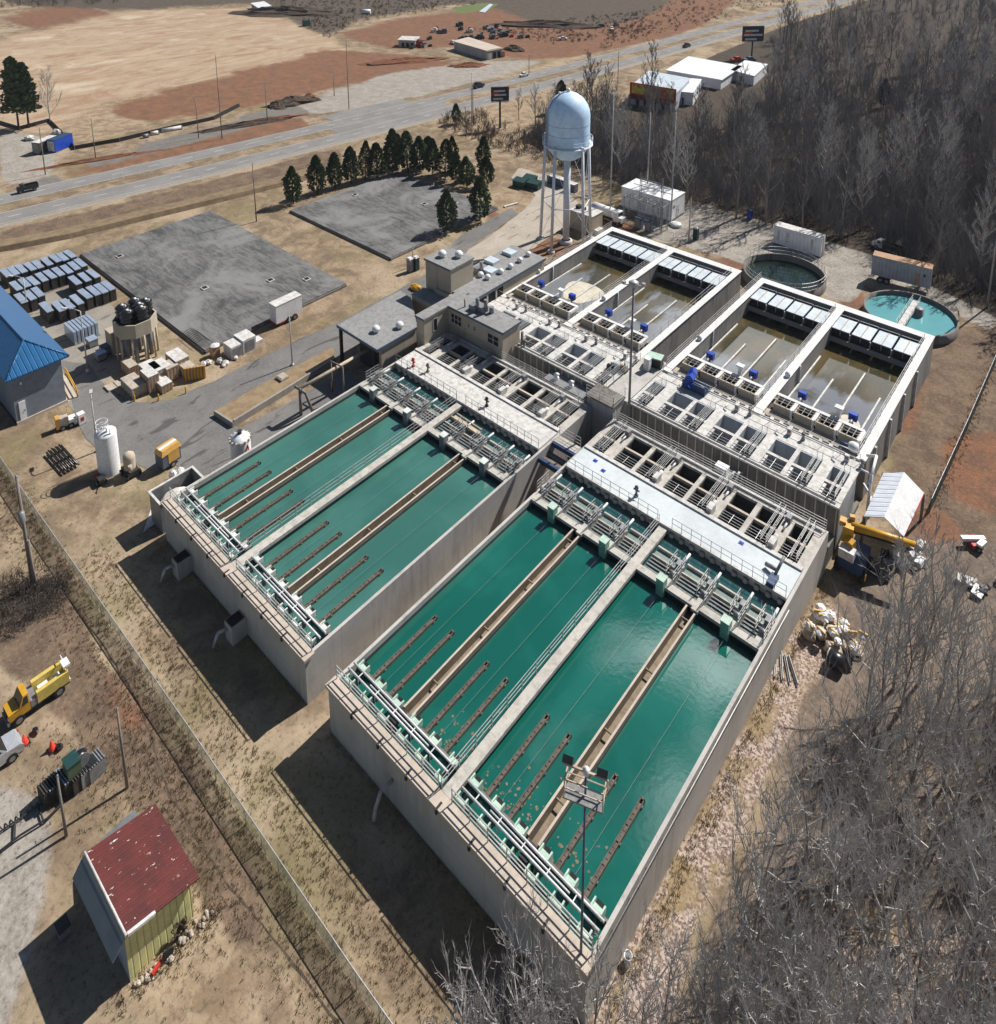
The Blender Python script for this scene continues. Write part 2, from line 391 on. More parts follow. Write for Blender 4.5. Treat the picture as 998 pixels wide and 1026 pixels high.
me.polygons.add(len(q)); me.polygons.foreach_set('loop_start', np.arange(0, q.size, 4, dtype=np.int32)); me.polygons.foreach_set('loop_total', np.full(len(q), 4, np.int32))
me.update(calc_edges=True)
for k, polys in REG.items():
    w = np.zeros(GX.shape, np.float32)
    for p in polys: w = np.maximum(w, inside([at(*c) for c in p], GX, GY).astype(np.float32))
    for _ in range(3):
        w = (np.pad(w,((1,1),(0,0)),'edge')[:-2]+np.pad(w,((1,1),(0,0)),'edge')[2:]+w*2)/4
        w = (np.pad(w,((0,0),(1,1)),'edge')[:,:-2]+np.pad(w,((0,0),(1,1)),'edge')[:,2:]+w*2)/4
    me.attributes.new(k, 'FLOAT', 'POINT').data.foreach_set('value', w.ravel())
def ground_material():
    m = N('bare_winter_ground'); p = m.pos()
    big = m.noise(p, .035, 5, .6, .4); mid = m.noise(p, .22, 6, .68, .5); fine = m.noise(p, 1.5, 8, .80); grit = m.noise(p, 4.0, 5, .85)
    edge = m.noise(p, .16, 6, .7)
    col = m.mix(m.ramp(mid, .36, .62), lin(.31,.235,.155), lin(.165,.120,.080))
    col = m.mix(m.ramp(big, .47, .62, 0, .7), col, lin(.41,.325,.225)); col = m.mix(m.ramp(big, .36, .46, .5, 0), col, lin(.15,.105,.07))
    oliv = m.noise(p, .06, 5, .65, .8); col = m.mix(m.ramp(oliv, .50, .64, 0, .65), col, lin(.195,.165,.085))
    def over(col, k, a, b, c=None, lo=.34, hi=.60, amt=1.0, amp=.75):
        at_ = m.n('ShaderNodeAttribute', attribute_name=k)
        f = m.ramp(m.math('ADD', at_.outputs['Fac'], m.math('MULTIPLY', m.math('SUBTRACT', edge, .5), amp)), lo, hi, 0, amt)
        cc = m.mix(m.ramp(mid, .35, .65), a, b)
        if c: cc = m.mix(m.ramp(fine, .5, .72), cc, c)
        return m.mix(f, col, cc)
    st = m.noise(m.pos((.30,.14,1)), .17, 9, .74, 2.2)
    col = over(col, 'tan_field', lin(.375,.29,.195), lin(.22,.16,.10))
    at_ = m.n('ShaderNodeAttribute', attribute_name='pale_field')
    f = m.ramp(m.math('ADD', at_.outputs['Fac'], m.math('MULTIPLY', m.math('SUBTRACT', edge, .5), .5)), .3, .6)
    pf = m.mix(m.ramp(st, .35, .62), lin(.44,.335,.235), lin(.32,.235,.155)); pf = m.mix(m.ramp(st, .50, .63, 0, .85), pf, lin(.31,.19,.115))
    pf = m.mix(m.ramp(big, .56, .7, 0, .7), pf, lin(.52,.44,.34))
    col = m.mix(f, col, pf)
    col = over(col, 'mud', lin(.185,.130,.090), lin(.105,.075,.054), lin(.26,.19,.135))
    col = over(col, 'red_dirt', lin(.215,.098,.055), lin(.135,.075,.050), lin(.275,.165,.10), .26, .66, .95)
    col = over(col, 'gravel', lin(.335,.305,.27), lin(.25,.225,.195), lin(.42,.395,.36))
    col = over(col, 'dirt_lane', lin(.185,.172,.158), lin(.145,.135,.125), lin(.22,.205,.19))
    col = over(col, 'scrub', lin(.105,.085,.065), lin(.065,.055,.045), lin(.15,.12,.09))
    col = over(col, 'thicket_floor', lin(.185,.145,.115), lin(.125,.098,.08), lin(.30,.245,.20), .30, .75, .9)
    col = over(col, 'woods', lin(.070,.056,.044), lin(.048,.039,.032), lin(.11,.085,.064))  # dark woods soil, with the shadow under the trees put into the colour
    v = m.n('ShaderNodeTexVoronoi'); v.inputs['Scale'].default_value = 4.6; m.l(p, v.inputs['Vector'])
    sp = m.n('ShaderNodeSeparateColor'); m.l(v.outputs['Color'], sp.inputs[0])
    at_ = m.n('ShaderNodeAttribute', attribute_name='leaf')
    f = m.ramp(m.math('ADD', at_.outputs['Fac'], m.math('MULTIPLY', m.math('SUBTRACT', edge, .5), .6)), .36, .58)
    lf = m.mix(m.ramp(sp.outputs[0], .2, .8), lin(.17,.12,.095), lin(.46,.37,.32)); lf = m.mix(m.ramp(mid, .47, .62, 0, .85), lf, lin(.27,.20,.11))
    col = m.mix(f, col, lf)
    col = m.mix(m.ramp(fine, .32, .52, .80, 0), col, lin(.085,.065,.045))
    col = m.mix(m.ramp(grit, .54, .76, 0, .55), col, lin(.52,.44,.33))
    return m.fin(col, .95, .1, 0, fine, .5, .12)
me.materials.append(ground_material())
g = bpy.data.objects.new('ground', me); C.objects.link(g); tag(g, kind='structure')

# ------------------------------------------------------------------ highway
EY = np.array([-400,-60,20.6,48,80,132,190,294,402,657,900,1600.]); EX = np.array([-195,-160,-149.8,-145,-139.9,-133,-127.6,-119.6,-113.8,-103.5,-96,-80.])
ys = np.arange(-400, 1600, 6.0); low = np.interp(ys, EY, EX)
for _ in range(30): low = np.convolve(np.pad(low, 2, 'edge'), np.ones(5)/5, 'valid')
def lowx(y): return float(np.interp(y, ys, low))
def ribbon(o0, o1, y0, y1, z, mb=None, step=6.0):
    mb = mb or MB(); yy = np.arange(y0, y1+.01, step) if y1-y0 > step else np.array([y0, y1])
    vs = []
    for y in yy: x = lowx(y); vs += [(x+o0, y, z), (x+o1, y, z)]
    k = len(yy)
    return mb.add(vs, [(2*i, 2*i+1, 2*i+3, 2*i+2) for i in range(k-1)])
struct(ribbon(-10.2, 0, -380, 1500, .06), 'road', M['road'])
struct(ribbon(-27.4, -17.6, -380, 1500, .06), 'road', M['road'])
struct(ribbon(-17.6, -10.2, 141, 203, .055), 'road', M['road'])
struct(ribbon(-36, -27.4, 150, 196, .055), 'road', M['road'])
struct(ribbon(0, 2.6, -380, 1500, .03), 'kerb', dirty('gravel_shoulder', lin(.33,.29,.24), lin(.26,.22,.17), .8, .9))
mk = MB()
for off in (-5.1, -22.6):
    y = -60.0
    while y < 700: ribbon(off-.13, off+.13, y, y+3.6, .075, mk); y += 12
for off in (-.7, -9.7, -18.1, -26.8): ribbon(off-.09, off+.09, -300, 900, .075, mk)
struct(mk, 'road_marking', M['line'])
# embankment between highway and yard
pts = [at(-60,263), at(8,251), at(70,239), at(140,222), at(215,204), at(285,186), at(330,172)]
vs = []; rnd = random.Random(3)
for x, y in pts:
    h = 1.5+rnd.uniform(-.2,.2)
    vs += [(x-9, y, .01), (x-2.2, y, h), (x-.4, y, h*.95), (x+.25, y, .01)]
mb = MB(); mb.add(vs, [(4*i+j, 4*i+j+1, 4*i+j+5, 4*i+j+4) for i in range(len(pts)-1) for j in range(3)], False)
struct(mb, 'embankment', dirty('grass_bank', lin(.255,.19,.12), lin(.165,.12,.078), .5, .95, .1))

# ------------------------------------------------------------------ yard paving
rut = [at(*c) for c in ((62,590),(78,612),(112,660),(136,700),(152,738),(160,770),(172,800),(200,846),(232,890),(262,925),(330,1015),(380,1080))]
rn = random.Random(6); vs = []
for (a, b), (c, d) in zip(rut, rut[1:]):
    for i in range(6): t_ = i/6; x = a+(c-a)*t_; y = b+(d-b)*t_+rn.uniform(-.12,.12); w_ = rn.uniform(.05,.15); vs += [(x, y-w_, .012), (x, y+w_, .012)]
mb = MB(); mb.add(vs, [(2*i,2*i+2,2*i+3,2*i+1) for i in range(len(vs)//2-1)])
struct(mb, 'path', dirty('wet_rut', lin(.075,.058,.043), lin(.12,.09,.065), .8, .95, .1))
def px(poly, z=0): return [at(x, y, z) for x, y in poly]
def densify(P, n=6, jit=.25, seed=1):
    rnd = random.Random(seed); out = []
    for a, b in zip(P, P[1:]+P[:1]):
        L = math.hypot(b[0]-a[0], b[1]-a[1]); k = max(1, int(L/2.5))
        for i in range(k): t = i/k; out.append((a[0]+(b[0]-a[0])*t+rnd.uniform(-jit,jit), a[1]+(b[1]-a[1])*t+rnd.uniform(-jit,jit)))
    return out
yard = px([(62,362),(88,364),(104,384),(126,400),(150,404),(172,400),(215,382),(262,358),(300,340),(345,320),(400,290),(455,259),(497,232),(470,250),(425,300),(345,356),(236,408),(210,416),(240,430),(345,372),(365,385),(250,452),(214,474),(196,476),(168,462),(156,474),(130,462),(110,466),(86,440),(74,412)])
struct(MB().sheet(densify(yard), .05), 'path', M['asphalt'])
road2 = px([(455,259),(505,226),(528,208),(536,196),(528,186),(512,178),(520,168),(548,176),(572,196),(590,214),(560,232),(530,252),(500,268),(470,284),(440,296)])
struct(MB().sheet(densify(road2, seed=2), .045), 'path', M['road_old'])
struct(MB().sheet(densify(px([(465,252),(505,224),(520,214),(512,208),(462,236),(448,250)]), seed=3), .052), 'path', M['asphalt'])
struct(MB().sheet(densify([(-110,22),(-60,24),(-52,17),(-46,8),(-40,2),(-52,3),(-70,6),(-90,6)], seed=5), .03), 'path', asph('worn_track', lin(.21,.19,.165), lin(.27,.24,.20)))
def slab(x0, y0, x1, y1, z, lab, seed):
    t = thing('reservoir_slab', lab, 'concrete slab', ((x0+x1)/2, (y0+y1)/2, 0))
    hx, hy = (x1-x0)/2, (y1-y0)/2
    MB().box(-hx,-hy,0,hx,hy,z).build('slab_top', M['slab'], t)
    MB().box(-hx-.25,-hy-.25,0,hx+.25,-hy-.003,z-.25).box(hx+.003,-hy-.25,0,hx+.25,hy,z-.25).build('curb', M['conc_dark'], t)
    rnd = random.Random(seed)
    for i in range(4):
        x, y = rnd.uniform(-hx*.8,hx*.8), rnd.uniform(-hy*.8,hy*.8)
        h = MB().box(x-.8,y-.8,z,x+.8,y+.8,z+.25).build('hatch', M['conc_white'], t)
        MB().box(x-.55,y-.55,z+.25,x+.55,y+.55,z+.35).build('lid', M['void'], h)
slab(-109.5, 28.5, -41.5, 66.5, .8, 'larger grey stained roof slab beside the rows of black crates', 2)
slab(-91, 83, -43.5, 127, .8, 'smaller grey roof slab shaded by the row of dark evergreens', 5)
# ------------------------------------------------------------------ settling basins
W_, T = 37.3, 7.0
PAIRS = [(1.1,3.4,'s'),(5.3,8.8,'a'),(9.5,13.0,'b'),(14.6,18.0,'a'),(18.7,22.2,'b'),(23.8,27.2,'a'),(28.0,31.4,'b'),(33.0,35.8,'s')]
def basin(ox, first, label):
    t = thing('settling_basin', label, 'settling basin', (ox, 0, 0))
    wq = M['gate'] if first else M['gate_g']
    # shell
    m = MB()
    m.box(0,.42,0,.42,61.7,T).box(W_-.42,.42,0,W_,61.7,T).box(0,0,0,W_,.42,T-.35).box(.42,61.2,0,W_-.42,61.7,T).box(.42,.42,0,W_-.42,61.2,2.0)
    m.box(.42,37.62,2,W_-.42,37.9,5.0).box(.42,52.0,2,W_-.42,52.6,T)
    m.build('outer_wall', M['conc_wall'], t)
    # front walkway with expansion brackets
    MB().box(-.25,-.25,T-.34,W_+.25,1.25,T+.03).build('walkway', M['walk'], t)
    b = MB()
    for x in np.arange(4.8, W_, 4.65): b.box(x-.12,-.42,T-.55,x+.12,.5,T+.07)
    b.each('joint_bracket', M['dark'], t)
    MB().rail((.2,1.15,T+.03),(17.6,1.15,T+.03),1.9,3,2.6,.07).build('railing', M['rail'], t)
    MB().rail((19.6,1.15,T+.03),(W_-.2,1.15,T+.03),1.9,3,2.6,.07).build('railing', M['rail'], t)
    # centre walkway
    MB().box(17.95,1.25,T-.5,19.25,46.6,T+.05).build('walkway', M['conc'], t)
    MB().box(18.2,1.3,2,19.0,46.6,T-.5).build('dividing_wall', M['conc_dark'], t)
    MB().rail((17.85,1.4,T),(17.85,46.4,T)).build('railing', M['rail'], t)
    # inlet channel wall, pipes and gates
    MB().box(.42,4.1,2,W_-.42,4.35,6.45).build('weir_wall', M['conc_dark'], t)
    for x0, x1 in ((.5,17.6),(19.6,36.8)):
        MB().tube((x0,2.65,7.45),(x1,2.65,7.45),.13,8).build('pipe', M['pipe_white'], t)
        MB().tube((x0,3.5,7.45),(x1,3.5,7.45),.13,8).build('pipe', M['pipe_white'], t)
        p = MB()
        mid = (x0+x1)/2
        p.tube((mid-5,3.08,7.4),(mid+5,3.08,7.4),.09,6)
        for x in np.arange(x0+1.8, x1, 3.1): p.tube((x,2.65,7.45),(x,3.5,7.45),.07,5).tube((x,2.65,7.4),(x,2.65,5.6),.06,5)
        p.build('cross_pipe', M['pipe_white'], t)
        MB().box(mid-.5,2.2,6.9,mid+.5,3.9,7.35).box(mid-.75,1.5,5.6,mid+.75,2.4,6.2).each('valve_box', M['dark'], t)
    for k in range(12):
        x = 1.6+3.1*k
        if abs(x-18.6) < .9: x += .6 if x > 18.6 else -.6
        g = MB()
        for yy in (1.95, 4.15): g.box(x-.62,yy-.42,6.55,x-.46,yy+.42,7.35).box(x+.46,yy-.42,6.55,x+.62,yy+.42,7.35).box(x-.46,yy-.42,6.6,x+.46,yy-.26,7.3).box(x-.46,yy-.26,6.95,x+.46,yy+.15,7.1)
        g.each('gate', wq, t, 4)
        MB().box(x-.4,4.3,6.4,x+.4,4.75,7.0).box(x-.3,1.7,6.3,x+.3,2.2,6.8).each('gate_opening', M['void'], t)
    # launders and submerged troughs
    for x in (9.25, 27.8):
        l = MB(); l.box(x-.78,4.35,2,x-.58,37.6,6.75).box(x+.58,4.35,2,x+.78,37.6,6.75).box(x-.58,4.35,2,x+.58,37.6,5.45)
        for y in np.arange(9, 37, 9): l.box(x-.58,y-.07,6.2,x+.58,y+.07,6.4)
        l.build('launder', M['trough'], t); MB().box(x-.81,4.35,6.75,x-.56,37.6,6.81).box(x+.56,4.35,6.75,x+.81,37.6,6.81).each('launder_lip', M['walk'], t)
    rnd = random.Random(int(ox)+4)
    for x in (2.8,5.9,12.0,15.1,21.4,24.5,30.7,34.0):
        f = MB(); f.box(x-.24,4.3,5.6,x-.14,15,6.2).box(x+.14,4.3,5.6,x+.24,15,6.2).box(x-.14,4.3,5.6,x+.14,14.2,5.95).box(x-.24,14.9,5.3,x+.24,15.1,6.2)
        for y in np.arange(4.8, 14.6, .62): f.box(x-.14,y-.27,5.95,x+.14,y+.27,6.08+rnd.uniform(0,.1))
        f.build('collection_trough', M['finger'], t)
        s = MB()
        for y in (6.2,10.2,14.4): s.box(x-.32,y-.12,4.5,x+.32,y+.12,6.0)
        s.each('trough_support', M['conc_dark'], t)
    cb = MB()
    for x in (4.4,13.6,23.0,32.4): cb.tube((x,4.4,6.3),(x+.45,37.7,6.5),.014,4)
    cb.build('chain_cable', M['grey_metal'], t)
    # rear platform with piers, plates and rails
    MB().box(.42,37.75,6.5,W_-.42,38.8,7.0).build('platform_beam', M['conc'], t); MB().box(.42,37.78,2.5,W_-.42,37.95,6.5).build('platform_wall', M['void'], t)  # wall under the beam is black, its shade put into the colour
    px_ = [.45+4.64*i for i in range(9)]
    for i, x in enumerate(px_):
        if i == 4: continue
        w = .48; x = min(max(x, .95), W_-.95)
        MB().box(x-w,38.8,5.0,x+w,42.6,6.95).box(x-w,37.3 if i in (2,6) else 38.0,6.6,x+w,38.8,7.04).build('pier', M['conc'], t)
        MB().rail((x+w+.1,38.9,7),(x+w+.1,42.6,7),1.7,3,1.2).rail((x-w-.35,39.6,7),(x-w-.35,42.8,7),1.7,3,1.1).build('railing', M['rail'], t)
        MB().tube((x+.2,42.6,7.2),(x+.2,44.6,7.2),.17,8).build('drive_shaft', M['pipe_white'], t)
        b = MB(); b.box(x-.35,41.4,6.95,x+.35,42.4,7.8).tube((x-.5,40.2,7.3),(x+.5,40.2,7.3),.3,8)
        b.each('gearbox', M['grey_metal'], t)
    for i in range(8):
        x0, x1 = px_[i]+.6, px_[i+1]-.6
        MB().box(x0,41.7,6.35,x1,43.1,6.45).build('baffle_plate', dirty_green, t)
        MB().box(x0,43.1,6.3,x1,43.35,6.9).box(x0,41.5,6.3,x1,41.7,6.8).each('plate_frame', M['conc'], t)
        gr = MB()
        for y in (39.3,39.9,40.5,41.1): gr.box(x0,y-.1,6.5,x1,y+.1,6.6)
        gr.build('grating', M['grating'], t)
    for i, x in enumerate((4.6,13.9,23.2,32.5)):
        c = MB().box(x-.55,37.2,5.2,x+.55,38.3,8.2); c.build('drive_cabinet', M['mint_dark'] if not first else M['grey_metal'], t)
        MB().box(x-.6,37.15,8.2,x+.6,38.35,8.35).build('cabinet_lid', M['gate_g'] if not first else M['gate'], t)
    # flume deck
    MB().box(.42,46.9,6.5,W_-.42,51.95,7.35).build('deck', M['conc_white'] if first else M['deck_b'], t)
    MB().box(.42,46.55,6.95,W_-.42,46.9,7.4).build('deck_fascia', M['conc_white'], t)
    fa = MB(); fb = MB()
    for k, x in enumerate(np.arange(.9, W_-1.5, 1.62)): fa.box(x,46.6,2,x+.85,46.9,6.95); fb.lathe([(0,0),(.38,.1),(.42,.45),(0,.6)],(x+1.2,46.5),10,6.1)
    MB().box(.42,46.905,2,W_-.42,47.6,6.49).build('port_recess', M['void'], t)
    fa.build('port_pillar', M['conc'], t); fb.each('float_ball', M['conc'], t)
    MB().rail((.6,46.75,7.4),(17.4,46.75,7.4),1.7,2,1.6,.04).rail((19.8,46.75,7.4),(W_-.6,46.75,7.4),1.7,2,1.6,.04).build('railing', M['grey_metal'], t)
    MB().box(.42,51.95,6.6,W_-.42,52.6,7.6).build('deck_curb', M['conc_white'], t)
    # row of open mixing cells
    c = MB(); cd_ = MB(); xs = [.42]
    for a, b_, k in PAIRS: xs += [a, b_]
    xs.append(W_-.42)
    for i in range(0, len(xs), 2): c.box(xs[i],52.6,T-.45,xs[i+1],61.2,T-.02); cd_.box(xs[i],52.6,2,xs[i+1],61.2,T-.45)
    c.each('cell_top', M['conc'], t); cd_.each('cell_wall', M['shade_wet_wall'], t)
    d = MB(); d2 = MB(); e = MB()
    for a, b_, k in PAIRS:
        d.box(a,60.1,T-.45,b_,61.2,T-.02); e.box(a,60.1,2,b_,61.2,T-.45); d2.box(a,56.75,T-.6,b_,57.15,T-.05); e.box(a,56.8,2,b_,57.1,T-.6); e.box(a,52.6,2,b_,53.3,T-.04)
    d.each('cell_top', M['conc'], t); d2.each('cell_beam', M['walk'], t); e.each('cell_wall', M['shade_wet_wall'], t)
    for a, b_, k in PAIRS:
        r = MB(); 
        for zz, y in ((7.05,53.6),(7.05,54.15),(7.05,54.7),(7.05,55.25)): r.tube((a,y,zz),(b_,y,zz),.045,5)
        r.tube(((a+b_)/2,53.4,7.05),((a+b_)/2,55.4,7.05),.045,5)
        r.build('safety_bar', M['rail'], t)
        MB().box(a+.3,54.4,3.3,b_-.5,55.6,3.7).build('paddle', M['navy'], t)
        if k in 'bs': MB().rail((b_-.15,53.2,T),(b_-.15,60.9,T),1.5,3,3.9,.045).rail((b_-.95,53.2,T),(b_-.95,60.9,T),1.5,3,3.9,.045).build('railing', M['rail'], t)
    MB().rail((.3,61.45,T),(W_-.3,61.45,T),1.9,4,2.6).build('railing', M['rail'], t)
    for a in (13.2,22.5,32.0):
        MB().box(a-.35,52.9,7.0,a+.5,54.4,8.2).tube((a,54.4,7.6),(a,55.4,7.6),.35,8).build('motor', M['conc_white'], t)
    wl = MB()
    for xa, xb in ((.42,.45),(W_-.45,W_-.42),(18.17,18.2),(19.0,19.03)): wl.box(xa,4.4,5.0,xb,37.6,6.25)
    for x in (9.25,27.8): wl.box(x-.8,4.4,5.0,x-.782,37.6,6.15).box(x+.782,4.4,5.0,x+.8,37.6,6.15)
    wl.each('waterline_band', M['shade_wet_wall'], t)
    # water
    wm = M['water_teal'] if first else M['water_teal2']
    struct(MB().box(.43,4.36,2.02,9.25-.79,37.59,5.75).box(9.25+.79,4.36,2.02,18.19,37.59,5.75).box(19.01,4.36,2.02,27.8-.79,37.59,5.75).box(27.8+.79,4.36,2.02,W_-.43,37.59,5.75), 'water', wm, (ox,0,0))
    struct(MB().box(.43,.43,2.02,W_-.43,4.09,5.9), 'water', wm, (ox,0,0))
    struct(MB().box(.43,37.91,2.02,W_-.43,46.58,6.1), 'water', M['water_chan'], (ox,0,0))
    wd = MB()
    for a, b_, k in PAIRS: wd.box(a+.01,53.31,2.02,b_-.01,56.74,3.2).box(a+.01,57.16,2.02,b_-.01,60.09,3.2)
    struct(wd, 'water', M['water_dark'], (ox,0,0))
    return t
dirty_green = dirty('grey_green_plate', lin(.20,.26,.235), lin(.14,.19,.17), .6, .5, .4)
b1 = basin(0, True, 'settling basin on the blue roof side, with white concrete deck and grey gates')
b2 = basin(42, False, 'settling basin beside the bare thicket, with pale blue coated deck and mint gates')
# extras that belong to one basin only
for i,(a) in enumerate((5,20)):
    h = MB().box(a+1.6,-2.2,0,a+3.4,-.02,2.9); h.build('sump_box', M['conc_wall'], b1)
    MB().box(a+1.75,-2.05,2.9,a+3.25,-.2,2.96).build('sump_opening', M['void'], b1)
    MB().path([(a+2.2,-2.2,2.0),(a+2.0,-3.4,2.2),(a+1.8,-4.1,.3)],.22,8).build('drain_pipe', M['rail'], b1)
MB().path([(11.5,-.1,3.6),(11.2,-1.4,3.4),(11.1,-2.2,1.6),(11.0,-2.4,.1)],.22,8).build('drain_pipe', M['conc_wall'], b2)
MB().tube((W_+.2,.2,6.45),(W_+.2,46,6.45),.06,6).build('wall_pipe', M['pipe_white'], b2)
s = MB()
for y in np.arange(1,46,3): s.box(W_+.002,y-.08,6.3,W_+.25,y+.08,6.38)
s.build('pipe_bracket', M['dark'], b2)
# floating scum by the inlet of the second basin
sc = MB(); rnd = random.Random(9)
for _ in range(170):
    lane = rnd.choice([13.6,16.8,20.3,23,26,29.3,32.4]); x = lane+rnd.gauss(0,.8); y = 4.6+abs(rnd.gauss(0,2.6))
    if any(abs(x-q) < 1.15 for q in (9.25,18.6,27.8)): continue
    r = rnd.uniform(.05,.19); sc.add([(42+x+r*rnd.uniform(.6,1.2)*math.cos(a), y+r*rnd.uniform(.6,1.3)*math.sin(a), 5.765+.002*(_%7)) for a in np.arange(0,6.2,1.05)], [(0,1,2,3,4,5)])
tag(sc.build('floating_scum', dirty('brown_scum', lin(.22,.18,.11), lin(.14,.11,.07), 2, .9)), kind='stuff')
# steel bridge between the two basins
t = thing('pipe_bridge', 'blue edged steel bridge with big pipes spanning the gap between both settling basins', 'pipe bridge', (39.65,47,0))
MB().box(-2.3,2.6,6.3,2.3,3.1,7.1).build('girder', M['navy'], t); MB().box(-2.3,-1.2,5.6,2.3,-.7,6.4).build('girder', M['navy'], t)
MB().box(-2.3,3.1,6.6,2.3,4.8,7.1).build('deck', M['conc'], t)
MB().tube((-2.3,.4,4.8),(2.3,.4,4.8),.7,12).tube((-2.3,1.8,5.2),(2.3,1.8,5.2),.5,12).build('pipe', M['conc_dark'], t)
MB().rail((-2.2,4.7,7.1),(2.2,4.7,7.1)).build('railing', M['rail'], t)
# small things on the decks
def hydr(x, y, z, mat, lab, nm, cat):
    t = thing(nm, lab, cat, (x,y,z)); MB().lathe([(.35,0),(.35,.2),(.18,.25),(.18,1.3),(.3,1.35),(.3,1.7),(0,1.9)],n=10).build('body', mat, t)
    MB().tube((-.5,0,1.1),(.5,0,1.1),.14,8).build('outlet', mat, t); return t
hydr(42+12.6,48.6,7.35,M['steel_blue'],'dark blue valve stand beside the railing of the pale blue deck','valve_stand','valve stand')
hydr(4.2,48.1,7.35,M['red'],'red hydrant on the white deck nearest the flat roofed building','hydrant','hydrant')
hydr(7.6,48.8,7.35,M['conc_dark'],'rusty tall valve post on the white deck','valve_stand','valve stand')
hydr(23.0,48.9,7.35,M['dark'],'dark valve stand near the middle of the white deck','valve_stand','valve stand')
t = thing('hoist', 'blue and grey hoist standing at the thicket end of the pale blue deck', 'hoist', (76.4,48.3,7.35))
MB().box(-.4,-1.6,0,.6,.4,.7).build('base', M['navy'], t); MB().tube((.1,.2,.6),(.5,2.2,2.4),.22,8).build('arm', M['grey_metal'], t); MB().tube((-1.6,1.2,.5),(.2,.9,.9),.3,8).build('drum', M['grey_metal'], t)
t = thing('tray', 'cream steel tray lying across the rear platform of the white decked basin', 'tray', (23.2,43.2,7.0), R(-2))
MB().box(-3.0,-.5,0,3.4,.6,.12).build('plate', M['bone'], t); MB().box(-3.0,-.62,0,3.4,-.5,.4).box(-3.0,.6,0,3.4,.72,.4).build('rim', M['bone'], t)
for k,(x,y) in enumerate(((45.6,50.6),(47.8,49.6),(70.6,51.0))):
    solo(MB().box(-.35,-.3,0,.35,.3,.06).box(-.1,-.1,.06,.1,.1,.16), 'hatch_lid', M['blue'], ['small blue hatch lid near the bridge end of the pale blue deck','second small blue hatch lid from the bridge on the pale blue deck','small blue hatch lid near the hoist on the pale blue deck'][k], 'hatch lid', (x,y,7.352))
